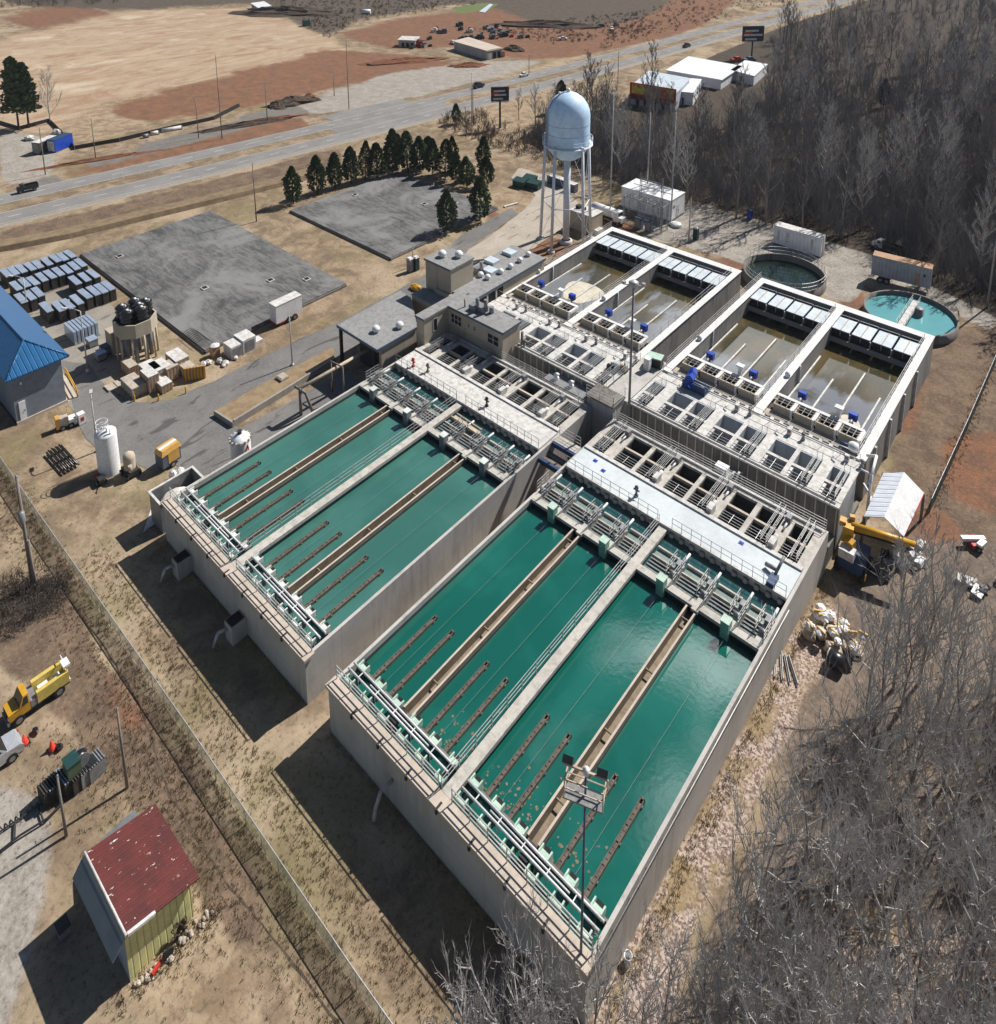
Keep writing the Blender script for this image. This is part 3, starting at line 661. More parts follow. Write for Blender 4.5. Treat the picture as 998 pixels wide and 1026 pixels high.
# ------------------------------------------------------------------ filter blocks
Z2 = 8.2
CELLS = [(.9,3.3,'s'),(5.4,9.0,'a'),(9.7,13.2,'b'),(14.9,18.5,'a'),(19.2,22.7,'b'),(24.3,27.8,'a'),(28.5,32.0,'b'),(33.7,36.3,'s')]
M['cell_in'] = concrete('pale_cell_wall', lin(.40,.43,.46), lin(.25,.28,.31), .5, True)
M['filt_wall'] = concrete('filter_wall', lin(.30,.285,.26), lin(.13,.12,.11), .8, True)
M['filt_top'] = concrete('white_coping', lin(.66,.655,.64), lin(.44,.43,.41), .45, False)
def filters(ox, label, bays, dv, cells, right):
    t = thing('filter_block', label, 'filter block', (ox,0,0))
    xl, xr = (0.0, 37.2) if not right else (0.3, 37.2)
    m = MB()
    m.box(xl,79.7,0,xl+1.2,125.2,Z2-.1).box(xr-1.2,79.7,0,xr,125.2,Z2-.1).box(dv[0],79.7,0,dv[1],123.4,Z2-.1).box(xl+1.2,123.4,0,xr-1.2,125.2,Z2-.1)
    m.box(xl+1.2,84.3,0,xr-1.2,84.9,Z2-.2).box(xl+1.2,81.2,0,xr-1.2,84.3,4)
    m.build('outer_wall', M['filt_wall'], t)
    m = MB(); m.box(xl-.15,78.0,Z2-.1,xl+1.3,125.35,Z2+.05).box(xr-1.3,78.0,Z2-.1,xr+.15,125.35,Z2+.05).box(dv[0]-.1,78.0,Z2-.1,dv[1]+.1,123.3,Z2+.05).box(xl+1.3,123.3,Z2-.1,xr-1.3,125.35,Z2+.05)
    m.build('coping', M['filt_top'], t)
    m = MB()
    MB().box(xl+1.2,114.6,5.1,xr-1.2,115.1,6.1).build('ledge_beam', M['filt_wall'], t)
    b = MB().box(xl,65.9,0,xr,66.6,Z2-.32); b.build('front_wall', M['conc_dark'], t)
    rb = MB()
    for x in np.arange(xl+1, xr, 1.55): rb.box(x-.1,65.75,1,x+.1,65.898,Z2-.5)
    rb.build('form_rib', M['conc_wall'], t)
    MB().box(xl-.05,65.7,Z2-.32,xr+.05,66.75,Z2).build('front_beam', M['conc_white'], t)
    # flash mixing cells
    xs = [xl]
    for a,b_,k in cells: xs += [a,b_]
    xs.append(xr)
    c = MB(); ci = MB(); r = MB()
    for i in range(0,len(xs),2): c.box(xs[i],66.9,Z2-.3,xs[i+1],74.3,Z2); ci.box(xs[i],66.6,1,xs[i+1],74.3,Z2-.3)
    for a,b_,k in cells:
        ci.box(a,74.0,1,b_,74.3,Z2-.05); ci.box(a,70.0,1,b_,70.5,Z2-.5); c.box(a,69.95,Z2-.5,b_,70.55,Z2-.03)
    c.each('cell_top', M['conc_white'], t); ci.each('cell_wall', M['cell_in'], t)
    for a,b_,k in cells:
        q = MB()
        for y, zz in ((67.2,Z2-.1),(67.9,Z2-.1),(68.6,Z2-.1)): q.tube((a,y,zz),(b_,y,zz),.05,5)
        q.tube(((a+b_)/2,67.0,Z2-.1),((a+b_)/2,69.7,Z2-.1),.05,5); q.build('safety_bar', M['rail'], t)
        MB().box(a+.02,66.95,Z2-1.4,a+.45,69.6,Z2-.15).box(a+.8,67.6,5.2,b_-.5,68.1,5.5).each('paddle', M['rail'], t)
        if k in 'bs': MB().rail((b_-.15,66.9,Z2),(b_-.15,74.4,Z2),1.4,3,3.7,.045).rail((b_-.95,66.9,Z2),(b_-.95,74.2,Z2),1.4,3,3.7,.045).build('railing', M['rail'], t)
    MB().box(xl,74.3,Z2-.4,xr,77.75,Z2).build('deck', M['conc_white'], t)
    MB().box(xl,66.6,0,xr,77.7,1.0).build('floor', M['conc_dark'], t)
    MB().rail((xl+.5,77.4,Z2),(xr-.5,77.4,Z2),1.7,1,3.1,.05).build('railing', M['rail'], t)
    # slotted walkway
    s = MB(); s.box(xl+1.2,77.75,Z2-.35,xr-1.2,78.1,Z2-.05)
    for bx in bays:
        x = bx[0]
        while x+.6 < bx[1]:
            s.box(x,78.1,Z2-.25,x+.62,79.1,Z2); s.box(x+.55,78.1,Z2-.25,min(x+1.68,bx[1]),78.22,Z2).box(x+.55,78.98,Z2-.25,min(x+1.68,bx[1]),79.1,Z2)
            x += 1.68
    s.build('slotted_walkway', M['conc_white'], t)
    v = MB()
    for bx in bays: v.box(bx[0],78.12,6.9,bx[1],79.59,7.2)
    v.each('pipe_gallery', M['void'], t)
    l = MB()
    for bx in bays: l.box(bx[0],79.6,6,bx[1],81.2,7.9)
    l.each('gallery_roof', M['beige'], t)
    # trough boxes with open tops
    for bx in bays:
        n = 4; step = (bx[1]-bx[0]-1.2)/n
        for k in range(n):
            x0 = bx[0]+1.1+k*step; x1 = x0+step-.75
            MB().box(x0,81.2,7.2,x1,81.5,9.35).box(x0,83.9,7.2,x1,84.25,9.35).box(x0,81.5,7.2,x0+.2,83.9,9.35).box(x1-.2,81.5,7.2,x1,83.9,9.35).build('inlet_trough', M['beige'], t)
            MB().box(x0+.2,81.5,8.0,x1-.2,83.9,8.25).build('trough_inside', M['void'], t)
            g = MB().box(x0-.35,83.8,9.35,x1+.35,84.5,9.5).box(x1,81.3,8.9,x1+.6,84.2,9.45)
            g.build('trough_rim', M['filt_top'], t)
            b = MB()
            for i in range(1,3): b.tube((x0+.2+(x1-x0)*i/3,81.3,9.4),(x0+.2+(x1-x0)*i/3,84.0,9.4),.07,4)
            b.tube((x0,82.4,9.4),(x1,82.4,9.4),.06,4).tube((x0,83.2,9.4),(x1,83.2,9.4),.06,4)
            b.build('grille_bar', M['grey_metal'], t)
            MB().box(x1+.1,80.9,7.2,x1+.45,81.25,9.6).build('post', M['pipe_white'], t)
        gap = MB().box(bx[0],81.22,7.3,bx[1],84.2,7.38); gap.build('gallery_roof', M['dark'], t)
        # filter bay
        for x in (0.35, 4.9, 9.1, 13.6):
            y1 = 108.6 if x in (.35,9.1) else 102.5
            MB().box(bx[0]+x-.15,85.2,4.0,bx[0]+x+.15,y1,4.6).build('wash_trough', M['white_old'], t)
        for x in (4.0, 12.8):
            d = MB(); d.box(bx[0]+x-.5,86.6,8.6,bx[0]+x+.9,87.5,9.9)
            mo = d.build('rake_motor', M['blue'], t)
            MB().tube((bx[0]+x+.1,87,4.3),(bx[0]+x+.1,87,8.6),.22,8).tube((bx[0]+x+.3,84.6,9.0),(bx[0]+x+.2,87,9.0),.3,8).build('motor_stand', M['grey_metal'], mo)
        x = bx[0]+11.2
        p = MB().box(x-.5,85.2,8,x+.1,86,10.6).box(x-.9,85.1,10.6,x+.5,86.1,11.0); p.build('control_post', M['white'], t)
        dgr = MB().tube((bx[0]+.5,86.3,6.2),(bx[1]-.3,86.3,6.2),.1,5).tube((bx[0]+.5,86.3,5.2),(bx[1]-.3,86.3,5.2),.1,5); dgr.build('air_pipe', M['rail'], t)
        # tube settler covers
        n = 4; step = (bx[1]-bx[0])/n
        for k in range(n):
            x0 = bx[0]+k*step+.12; x1 = x0+step-.45; xm = (x0+x1)/2
            c = MB().box(x0,115.3,7.75,xm-.09,120.7,7.95).box(xm+.09,115.3,7.75,x1,120.7,7.95).build('cover_panel', M['cover'], t)
            MB().box(xm-.09,115.2,7.72,xm+.09,120.7,8.02).build('panel_seam', M['tan_paint'], c)
            MB().box(x0,115.5,5.4,x1,120.6,7.72).build('media_box', M['dark'], t)
            MB().tube((x1+.16,115.1,6.0),(x1+.16,115.1,7.7),.14,6).tube((xm,115.15,6.7),(xm,115.15,7.7),.1,6).tube((x1+.16,120.9,6.0),(x1+.16,120.9,8.4),.1,5).tube((x0,121,8.3),(x1,121.1,8.3),.06,4).build('hanger', M['rail'], t)
        MB().box(bx[0],121.6,4.5,bx[1],123.3,6.6).build('rear_channel', M['dark'], t)
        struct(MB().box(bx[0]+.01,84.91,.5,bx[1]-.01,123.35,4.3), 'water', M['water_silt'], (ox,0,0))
    w = MB()
    for a,b_,k in cells: w.box(a+.01,66.61,1.01,b_-.01,69.89,4.4).box(a+.01,70.51,1.01,b_-.01,73.99,4.4)
    struct(w, 'water', M['water_dark'], (ox,0,0))
    # railings along the walls
    MB().rail((dv[0]+.05,79.8,Z2),(dv[0]+.05,122,Z2),1.7,3,3).build('railing', M['rail'], t)
    MB().rail((xl-.1,79.8,Z2),(xl-.1,125,Z2),1.7,3,3).build('railing', M['rail'], t)
    MB().rail((xr-1.25,79.8,Z2),(xr-1.25,122,Z2),1.7,2,3).build('railing', M['rail'], t)
    for x in (xl+1.1, dv[1]):
        MB().lathe([(.45,0),(.55,.5),(.3,1.0),(0,1.1)],(x-.4,92),10,Z2+.02).build('valve', M['pipe_white'], t); MB().tube((x+.2,97,3.3),(x+.2,97,Z2),.18,6).build('drop_pipe', M['pipe_white'], t)
    return t
fl = filters(0, 'filter block beside the water tower, with silty bays and a cream patch of foam', [(1.3,18.4),(19.9,35.9)], (18.4,19.9), CELLS[1:], False)
fr = filters(42.1, 'filter block beside the two round tanks, with pale cover panels', [(1.6,18.2),(19.7,35.9)], (18.2,19.7), CELLS, True)
MB().path([(37.3,79.0,9.0),(38.8,78.6,10.0),(39.4,74.0,10.0),(39.4,73.6,3.5)],.22,8).path([(37.3,76.0,8.4),(39.0,75.6,8.6),(39.3,73.4,8.6)],.16,8).path([(37.5,78,4.5),(39.2,76,4.5),(39.4,73,1)],.16,8).build('vent_pipe', M['white'], fr)
for y in (84,93,102,111): MB().box(37.21,y-.25,0,37.6,y+.25,7.6).build('buttress', M['conc_white'], fr)
for k,(x,y,rx,ry) in enumerate(((9.8,97.0,4.6,5.6),(73.0,89.8,1.9,4.8))):
    P = [(x+rx*math.cos(a)*(1+.18*math.sin(3*a+k)), y+ry*math.sin(a)*(1+.15*math.cos(2*a))) for a in np.arange(0,6.28,.26)]
    solo(MB().sheet(P, 4.335+.004*k), 'foam_patch', M['foam'], ['large cream foam patch on the brown filter bay nearest the water tower','small cream foam patch on the filter bay nearest the turquoise round tank'][k], 'foam')
# central platform between the two filter blocks
t = thing('pump_platform', 'concrete pump platform with railings between the two filter blocks', 'platform', (0,0,0))
MB().box(36.0,61.9,0,41.6,65.7,8.6).box(37.35,65.7,0,42.2,80.2,8.15).box(37.3,80.2,0,42.2,80.8,8.1).build('base', M['conc_wall'], t)
MB().box(35.8,61.7,8.6,41.8,65.8,8.95).build('slab_top', M['conc_dark'], t)
MB().rail((35.9,61.8,8.95),(41.7,61.8,8.95)).rail((41.7,61.8,8.95),(41.7,65.7,8.95)).rail((37.5,66,8.15),(37.5,78,8.15),1.7,3).build('railing', M['rail'], t)
t = thing('low_pump_house', 'long low grey pump house roof in front of the mixing cells beside the mast', 'pump house', (30,63.85,0))
MB().box(-4.6,-1.1,0,4.4,1.8,6.6).build('body', M['conc_dark'], t); MB().box(-4.7,-1.2,6.6,4.5,1.85,6.85).build('roof', M['grey_metal'], t)
for x in (-2.6,.9): MB().lathe([(.5,0),(.5,.4),(.2,.5),(.2,.9),(.6,1.0),(0,1.3)],(x,.2),10,6.85).build('roof_vent', M['white'], t)
t = thing('generator', 'mint green generator on the platform between the filter blocks', 'generator', (40.4,78.6,8.15), R(12))
MB().box(-1.5,-1.0,0,1.5,1.0,.5).build('skid', M['dark'], t); MB().box(-1.4,-.9,.5,1.4,.9,1.9).build('housing', M['dark'], t); MB().box(-1.5,-1.0,1.9,1.5,1.0,2.1).build('lid', M['gate_g'], t)
t = thing('electrical_cabinet', 'white electrical cabinet in front of the mint generator', 'cabinet', (40.0,76.4,8.15))
MB().box(-.6,-.45,0,.6,.45,2.4).build('body', M['white'], t); MB().box(-.65,-.5,2.4,.65,.5,2.5).build('roof', M['white'], t); MB().box(-.5,-.47,.3,.5,-.452,2.2).build('door', M['pipe_white'], t)
t = thing('equipment_skid', 'blue piped skid under a hanging bright blue tarp by the filters', 'equipment skid', (49.8,77.4,8.2))
MB().box(-2.2,-1.3,0,2.4,1.2,.3).box(-2.2,-1.3,.3,2.4,-1.1,1.6).build('frame', M['navy'], t)
for y in (-.9,-.1,.7): MB().tube((-2.2,y,.9),(2.4,y,.9),.3,8).build('pipe', M['steel_blue'], t)
mb = MB(); k = 9
vs = []
for i in range(k):
    y = 2.4-i*.55; z = 1.9+.25*math.sin(i*1.4)-(.9 if i > 6 else 0)
    vs += [(-2.4+.1*i, y, z), (-1.7+.13*i, y+.1, z+.5), (-.9+.13*i, y, z-.1)]
mb.add(vs, [(3*i+j,3*i+j+1,3*i+j+4,3*i+j+3) for i in range(k-1) for j in (0,1)])
solo(mb, 'tarp', M['blue'], 'crumpled bright blue tarp draped over the piped skid', 'tarp', (49.8,77.4,8.2))
for k,(x,y,m_,lab) in enumerate(((36.9,72.9,'tan_paint','tan covered pump on the filter deck edge beside the mast'),(34.8,71.4,'dark','dark engine pump beside the tan covered pump'))):
    t = thing('pump', lab, 'pump', (x,y,8.2)); MB().box(-.7,-.5,0,.7,.5,.3).build('skid', M['dark'], t); MB().tube((-.6,0,.8),(.6,0,.8),.5,10).build('body', M[m_], t); MB().tube((.2,0,1.2),(.2,0,1.9),.15,6).build('stack', M['grey_metal'], t)
t = thing('blower', 'silver blower with a blue motor on the deck corner by the white pipes', 'blower', (77.2,79.4,8.2))
MB().lathe([(0,-.8),(.8,-.5),(.9,0),(.8,.5),(0,.8)],(0,0),12,.95).build('housing', M['white'], t); MB().tube((-2.1,.1,.6),(-.8,0,.8),.32,8).build('motor', M['navy'], t); MB().box(-2.2,-.5,0,.9,.5,.2).build('base', M['grey_metal'], t)
t = thing('compressor', 'white compressor and black hoses on the walkway below the filter wall', 'compressor', (63.0,62.9,5.0))
MB().box(-2.2,-.9,0,2.4,.9,1.6).build('skid', M['grey_metal'], t); MB().obox((-1.0,0,2.2),(2.0,1.3,1.1)).build('housing', M['white'], t)
for i in range(4): MB().path([(.6+.5*i,-.6,1.6),(1.0+.4*i,.1,2.6+.2*i),(1.3+.4*i,.7,1.4)],.17,6).build('hose', M['dark'] if i%2 else M['white'], t)
struct(MB().box(42.2,61.72,0,79.2,65.68,3.2), 'path', M['conc_dark']); struct(MB().box(17,61.72,0,36,62.6,5.2), 'path', M['conc_dark'])
# gap channel between the filter blocks
struct(MB().sheet([(37.3,80.85),(42.3,80.85),(42.3,125),(37.3,125)], .06), 'path', M['conc_dark'])

# small plant on the filter decks
rnd = random.Random(77)
def pipes(t, ox):
    for x in (5.0, 14.2, 23.6, 33.0):
        MB().path([(x,77.2,8.3),(x,75.4,8.3),(x+.6,75.0,8.3)],.14,6).build('sample_pipe', M['pipe_white'], t)
        b = MB().box(x+1.6,76.3,8.2,x+2.3,76.9,9.4).build('control_box', M['white_old'], t); MB().box(x+1.7,76.26,8.7,x+2.2,76.298,9.2).build('panel_door', M['grey_metal'], b)
        MB().lathe([(.32,0),(.36,.3),(.2,.5),(.2,.9),(.34,1.0),(.3,1.3),(0,1.4)],(x+4.2,76.8),10,8.2).build('valve_stand', M['grey_metal'], t)
    MB().tube((4.8 if not ox else .5,77.95,8.45),(36.6,77.95,8.45),.13,6).build('wash_pipe', M['pipe_white'], t)
    MB().tube((4.8 if not ox else .5,66.2,8.35),(36.6,66.2,8.35),.10,6).build('conduit', M['grey_metal'], t)
pipes(fl, 0); pipes(fr, 1)
for t, k in ((b1, 0), (b2, 1)):
    MB().tube((.6,61.0,7.2),(36.6,61.0,7.2),.12,6).build('wash_pipe', M['pipe_white'], t)
    for x in (4.3, 13.8, 23.0, 32.2):
        MB().box(x-.45,59.2,7.0,x+.35,60.2,8.0).build('mixer_drive', M['grey_metal'], t); MB().tube((x,57.5,7.35),(x,59.2,7.35),.16,6).build('mixer_shaft', M['pipe_white'], t)
# ------------------------------------------------------------------ control house
def windows(t, spots, mat=None):
    for (x0,y0,z0,x1,y1,z1,ax,n) in spots:
        w = MB().box(x0,y0,z0,x1,y1,z1).build('window', M['glass'], t)
        f = MB()
        if ax == 'x':
            for i in range(n+1): x = x0+(x1-x0)*i/n; f.box(x-.07,y0-.05,z0,x+.07,y0-.003,z1)
            f.box(x0,y0-.05,z0-.12,x1,y0-.003,z0).box(x0,y0-.05,z1,x1,y0-.003,z1+.12).box(x0,y0-.045,(z0+z1)/2-.06,x1,y0-.002,(z0+z1)/2+.06)
        else:
            for i in range(n+1): y = y0+(y1-y0)*i/n; f.box(x1+.003,y-.07,z0,x1+.05,y+.07,z1)
            f.box(x1+.003,y0,z0-.12,x1+.05,y1,z0).box(x1+.003,y0,z1,x1+.05,y1,z1+.12)
        f.build('frame', M['conc'], w)
M['glass_dark'] = M['glass']
t = thing('control_house', 'beige control house with flat grey roofs and a tall block over the filters', 'control building', (0,0,0))
MB().box(.2,61.75,0,15.6,67.1,12.6).build('wall', M['beige'], t)
MB().box(-2.0,54.8,0,.25,61.75,12.6).box(-2.0,61.75,0,.2,67.2,12.6).build('wall', M['beige'], t)
MB().box(-9.4,67.2,0,.7,94.2,10.9).build('wall', M['beige'], t)
MB().box(-13.0,67.8,0,-9.4,75.1,16.6).box(-9.4,67.9,10.9,-5.0,75.1,16.6).build('tower_block', M['beige'], t)
rf = MB().box(.1,61.6,12.6,15.8,67.25,13.0).box(-2.2,54.6,12.6,.45,61.6,13.0).box(-2.2,61.6,12.6,.1,68.4,13.0).build('roof', M['roof_grey'], t)
MB().box(-9.6,68.4,10.9,.95,94.4,11.35).build('roof', M['roof_grey'], t)
MB().box(-13.2,67.6,16.6,-4.8,75.3,16.95).build('roof', M['roof_grey'], t)
e = MB().box(.05,61.52,12.5,15.87,61.6,13.02).box(15.8,61.52,12.5,15.87,67.3,13.02).box(-2.27,54.52,12.5,.5,54.6,13.02).box(.95,68.4,10.8,1.03,94.45,11.37).box(-13.27,67.52,16.5,-4.73,67.6,16.97)
e.build('fascia', M['steel_blue'], t)
MB().box(-13.0,63.4,0,-2.0,67.2,9.6).build('wall', M['beige'], t); MB().box(-13.1,63.3,9.6,-2.0,67.2,9.9).build('roof', M['roof_grey'], t)
windows(t, [(1.2,61.7,9.6,4.2,61.74,11.6,'x',3),(11.6,61.7,9.3,14.6,61.74,11.3,'x',2),(6.0,61.7,10.3,6.5,61.74,11.0,'x',1),(7.6,61.7,10.2,8.1,61.74,11.0,'x',1),
            (.24,57.4,9.0,.27,58.5,11.6,'y',1)])
MB().box(.25,67.9,7.4,.72,79,10.4).build('gallery_opening', M['void'], t)
for y in (70.5,73.5,76.5): MB().box(.55,y-.2,7.4,.9,y+.2,10.5).build('pilaster', M['conc'], t)
d = MB().box(14.0,67.08,8.2,15.2,67.14,11.0).build('door', M['tan_paint'], t); MB().box(14.2,67.14,9.4,14.3,67.2,9.7).build('handle', M['grey_metal'], d)
d = MB().box(4.6,61.7,7.1,5.5,61.745,9.6).build('door', M['tan_paint'], t); MB().box(5.3,61.65,8.2,5.4,61.70,8.5).build('handle', M['grey_metal'], d)
def vent(parent, x, y, z, s=1.0, mat='white'):
    v = MB().lathe([(.55*s,0),(.55*s,.5*s),(.95*s,.55*s),(.95*s,.95*s),(.6*s,1.45*s),(0,1.6*s)],(x,y),12,z).build('roof_vent', M[mat], parent)
for (x,y) in ((-2.9,92.5),(-2.5,88.8),(-2.2,85.0),(-2.3,81.6),(-2.8,77.6),(-4.8,77.4)): vent(t,x,y,11.35,.75)
for (x,y) in ((-10.6,70.8),(-7.6,73.1)): vent(t,x,y,16.95,1.0)
for (x,y) in ((-7.4,84.2),(-7.0,90.3),(-4.6,80.4)):
    MB().box(x-1.5,y-1.2,11.35,x+1.5,y+1.2,12.1).build('skylight', M['cover'], t)
for i,(x,y) in enumerate(((-6.6,78.6),(5.6,64.2),(7.4,64.8))):
    z = 11.35 if i == 0 else 13.0
    MB().box(x-.9,y-.8,z,x+.9,y+.8,z+1.2).tube((x+.9,y,z+.6),(x+.9,y,z+3.0),.4,8).build('air_handler', M['grey_metal'], t)
MB().tube((3.4,63.6,13),(3.4,63.6,14.8),.16,6).tube((9.2,65.6,13),(9.2,65.6,14.4),.5,10).each('flue', M['grey_metal'], t)
for y in (67.5,): MB().path([(16.4,y-.6,4),(16.4,y-.6,11)],.3,8).path([(17.2,y-.9,5),(17.2,y-.9,9.5),(18.4,y-1.2,9.5)],.25,8).build('riser_pipe', M['conc_dark'], t)
# chemical building
t = thing('chemical_building', 'low flat roofed building with open dark loading bay beside the teal basin', 'building', (0,0,0))
MB().prism([(-16.8,45.7),(-3.6,45.5),(-3.6,56.4),(-13.0,63.2),(-17.4,63.8)], 8.5, 8.95).build('roof', M['roof_grey'], t)
MB().prism([(-16.95,45.55),(-3.5,45.35),(-3.5,45.5),(-16.8,45.7)], 8.35, 8.97).box(-3.598,45.4,8.35,-3.45,56.4,8.97).build('fascia', M['steel_blue'], t)
MB().box(-4.4,46.6,0,-3.7,56.2,8.5).box(-16.6,55.6,0,-4.4,56.2,8.5).box(-16.9,56.2,0,-16.3,63.4,8.5).build('wall', M['beige'], t)
for x in (-16.6,-5.6): MB().box(x-.25,46.0,0,x+.25,46.6,8.5).build('column', M['dark'], t)
for x in (-14,-11,-8): MB().box(x-.9,55.5,0,x+.9,55.59,4.2).build('bay_door', M['steel_blue'], t)
MB().box(-13.8,49.0,0,-9.6,50.2,5.5).build('bay_door', M['dark'], t)
for (x,y) in ((-8.6,49.4),(-6.0,53.6)): vent(t,x,y,8.95,.9)
for k in range(5):
    tt = thing('drum', '', 'drum', (-15.3+.95*k, 51.4, 0)); MB().lathe([(.42,0),(.45,.9),(.42,1.7),(0,1.75)],n=12).build('body', M['steel_blue'] if k%2 else M['white_old'], tt)
    MB().lathe([(.12,0),(.12,.1),(0,.12)],(.2,0),8,1.73).build('cap', M['dark'], tt); tt['label'] = ORD[k]+' drum from the open post in the loading bay row'; tt['group'] = 'drums in the loading bay'
t = thing('extinguisher_stand', 'red fire extinguisher stand in the loading bay beside the drums', 'fire extinguisher', (-16.0,53.5,0)); MB().lathe([(.3,0),(.32,1.5),(.1,1.7),(.1,2),(0,2.05)],n=10).build('cylinder', M['red'], t); MB().box(-.1,-.1,1.9,.3,.1,2.2).build('handle', M['black'], t)
# overhead pipe run
t = thing('pipe_rack', 'tan overhead pipe with hoop supports along the teal basin', 'pipe', (-8.4,0,0))
MB().tube((0,30.2,6.1),(0,47.2,6.1),.35,10).build('pipe', M['bone'], t)
MB().path([(-1.2,30.2,6.1),(.6,30.3,6.1),(1.0,31.0,5.2),(.9,32.4,.2)],.28,8).tube((-.4,30.6,0),(.4,30.2,5.9),.3,8).build('elbow', M['conc_dark'], t)
h = MB().path([(-1.7,38.9,0),(-1.7,38.9,6.8),(1.6,39.3,6.8),(1.6,39.3,0)],.17,6); h.build('support_hoop', M['wood_grey'], t)
MB().tube((-1.75,38.9,0.1),(-1.75,38.9,2.2),.2,8).build('support_guard', M['yellow'], t)
# retaining wall and sunken drive
t = thing('retaining_wall', 'low block retaining wall with grass strip beside the sunken drive', 'retaining wall', (0,0,0))
MB().prism([(-21.3,19.9),(-15.9,20.5),(-16.6,32),(-17.6,45),(-21.4,47.6),(-21.6,30)], 0, 1.0).build('grass_strip', dirty('dry_grass_strip', lin(.30,.225,.14), lin(.22,.155,.095), .6, .95, .1), t)
MB().prism([(-15.9,20.5),(-15.5,20.5),(-16.2,32),(-17.2,45.1),(-17.6,45),(-16.6,32)], 0, 1.35).prism([(-21.3,19.5),(-15.5,20.1),(-15.5,20.5),(-21.3,19.9)], 0, 1.1).build('block_wall', M['brick'], t)
solo(MB().box(-1.0,-.9,0,1.0,.9,.5).box(-.8,-.7,.5,.8,.7,.62), 'vault_lid', M['wood_pale'], 'pale concrete vault lid on the grass strip by the lamp post', 'vault', at(283,379,1.0)+(1.0,))

# ------------------------------------------------------------------ water tower
tx, ty = at(567,243)
t = thing('water_tower', 'white water tower with blue shaded tank on thin legs', 'water tower', (tx,ty,0))
RT = 6.1
M['tower'] = dirty('sky_tinted_tower', lin(.60,.80,1.0), lin(.52,.74,.98), .12, .42, .4)  # blue skylight on the white tank is put into its colour
M['tower2'] = dirty('tower_leg_paint', lin(.74,.77,.81), lin(.62,.66,.71), .2, .5, .4)
prof = [(1.3,25.3),(2.6,25.5),(4.2,26.6),(5.4,28.2),(RT-.1,30.2),(RT,30.8),(RT,38.2),(RT-.25,39.8),(RT-.9,41.4),(RT-2.0,42.9),(RT-3.5,44.0),(1.2,44.6),(0,44.75)]
tk = MB().lathe(prof, n=48).build('tank', M['tower'], t)
s = MB()
for z in (33.2,36.0): s.ring((0,0), RT+.01, z, .05, 48)
for i in range(5): s.tube((RT*math.cos(R(-147)),RT*math.sin(R(-147)),31.6+i*1.5),(RT*math.cos(R(-147))*1.02,RT*math.sin(R(-147))*1.02,32.1+i*1.5),.22,5)
s.build('tank_seam', M['grey_metal'], tk)
MB().lathe([(.55,44.5),(.55,45.2),(.3,45.6),(0,45.7)],n=12).box(-1.8,-2.2,43.9,-1.2,-1.6,44.7).build('finial', M['white'], tk)
l = MB()
az = R(-118)
for d in (-.25,.25): l.tube((RT*1.05*math.cos(az)+d*math.sin(az),RT*1.05*math.sin(az)-d*math.cos(az),29.4),(RT*1.05*math.cos(az)+d*math.sin(az),RT*1.05*math.sin(az)-d*math.cos(az),39.5),.09,5)
for z in np.arange(29.6,39.5,.8): l.tube((RT*1.05*math.cos(az)-.25*math.sin(az),RT*1.05*math.sin(az)+.25*math.cos(az),z),(RT*1.05*math.cos(az)+.25*math.sin(az),RT*1.05*math.sin(az)-.25*math.cos(az),z),.06,4)
l.path([(RT*1.05*math.cos(az),RT*1.05*math.sin(az),39.5),(4.6*math.cos(az),4.6*math.sin(az),42.9),(1.2*math.cos(az),1.2*math.sin(az),44.8)],.13,5)
l.build('ladder', M['grey_metal'], t)
MB().lathe([(RT,29.7),(RT+.9,29.7),(RT+.9,29.95),(RT,29.95)],n=48).build('balcony', M['tower2'], t)
b = MB()
for z in (30.9,31.8): b.ring((0,0),RT+.85,z,.06,48)
for i in range(24): a = 2*math.pi*i/24; b.tube(((RT+.85)*math.cos(a),(RT+.85)*math.sin(a),29.9),((RT+.85)*math.cos(a),(RT+.85)*math.sin(a),31.8),.06,4)
b.build('balcony_railing', M['tower2'], t)
MB().tube((0,0,0),(0,0,25.6),.95,20).build('riser', M['tower2'], t)
MB().lathe([(1.9,0),(1.9,.8),(1.3,1.0)],n=16).build('footing', M['conc_white'], t)
feet = [at(543.5,239), at(555.5,254), at(584,240), at(589,234.5), at(562.5,232.5)]
LA = [math.atan2(y-ty, x-tx) for x,y in feet]
LA = [R(-158), R(-86), R(-14), R(58), R(130)]
for a in LA:
    MB().tube((7.6*math.cos(a),7.6*math.sin(a),0),(6.35*math.cos(a),6.35*math.sin(a),30.4),.42,10,.42).build('leg', M['tower2'], t)
    MB().lathe([(1.0,0),(1.0,.6),(0,.6)],(7.6*math.cos(a),7.6*math.sin(a)),12).build('footing', M['conc_white'], t)
b = MB()
for z in (12.5,):
    r = 7.05
    for a0, a1 in zip(LA, LA[1:]+LA[:1]): b.tube((r*math.cos(a0),r*math.sin(a0),z),(r*math.cos(a1),r*math.sin(a1),z),.13,6)
for a0, a1 in zip(LA, LA[1:]+LA[:1]):
    b.tube((7.55*math.cos(a0),7.55*math.sin(a0),1),(7.05*math.cos(a1),7.05*math.sin(a1),12.5),.05,4).tube((7.05*math.cos(a0),7.05*math.sin(a0),12.5),(6.4*math.cos(a1),6.4*math.sin(a1),29),.05,4)
b.build('brace', M['tower2'], t)

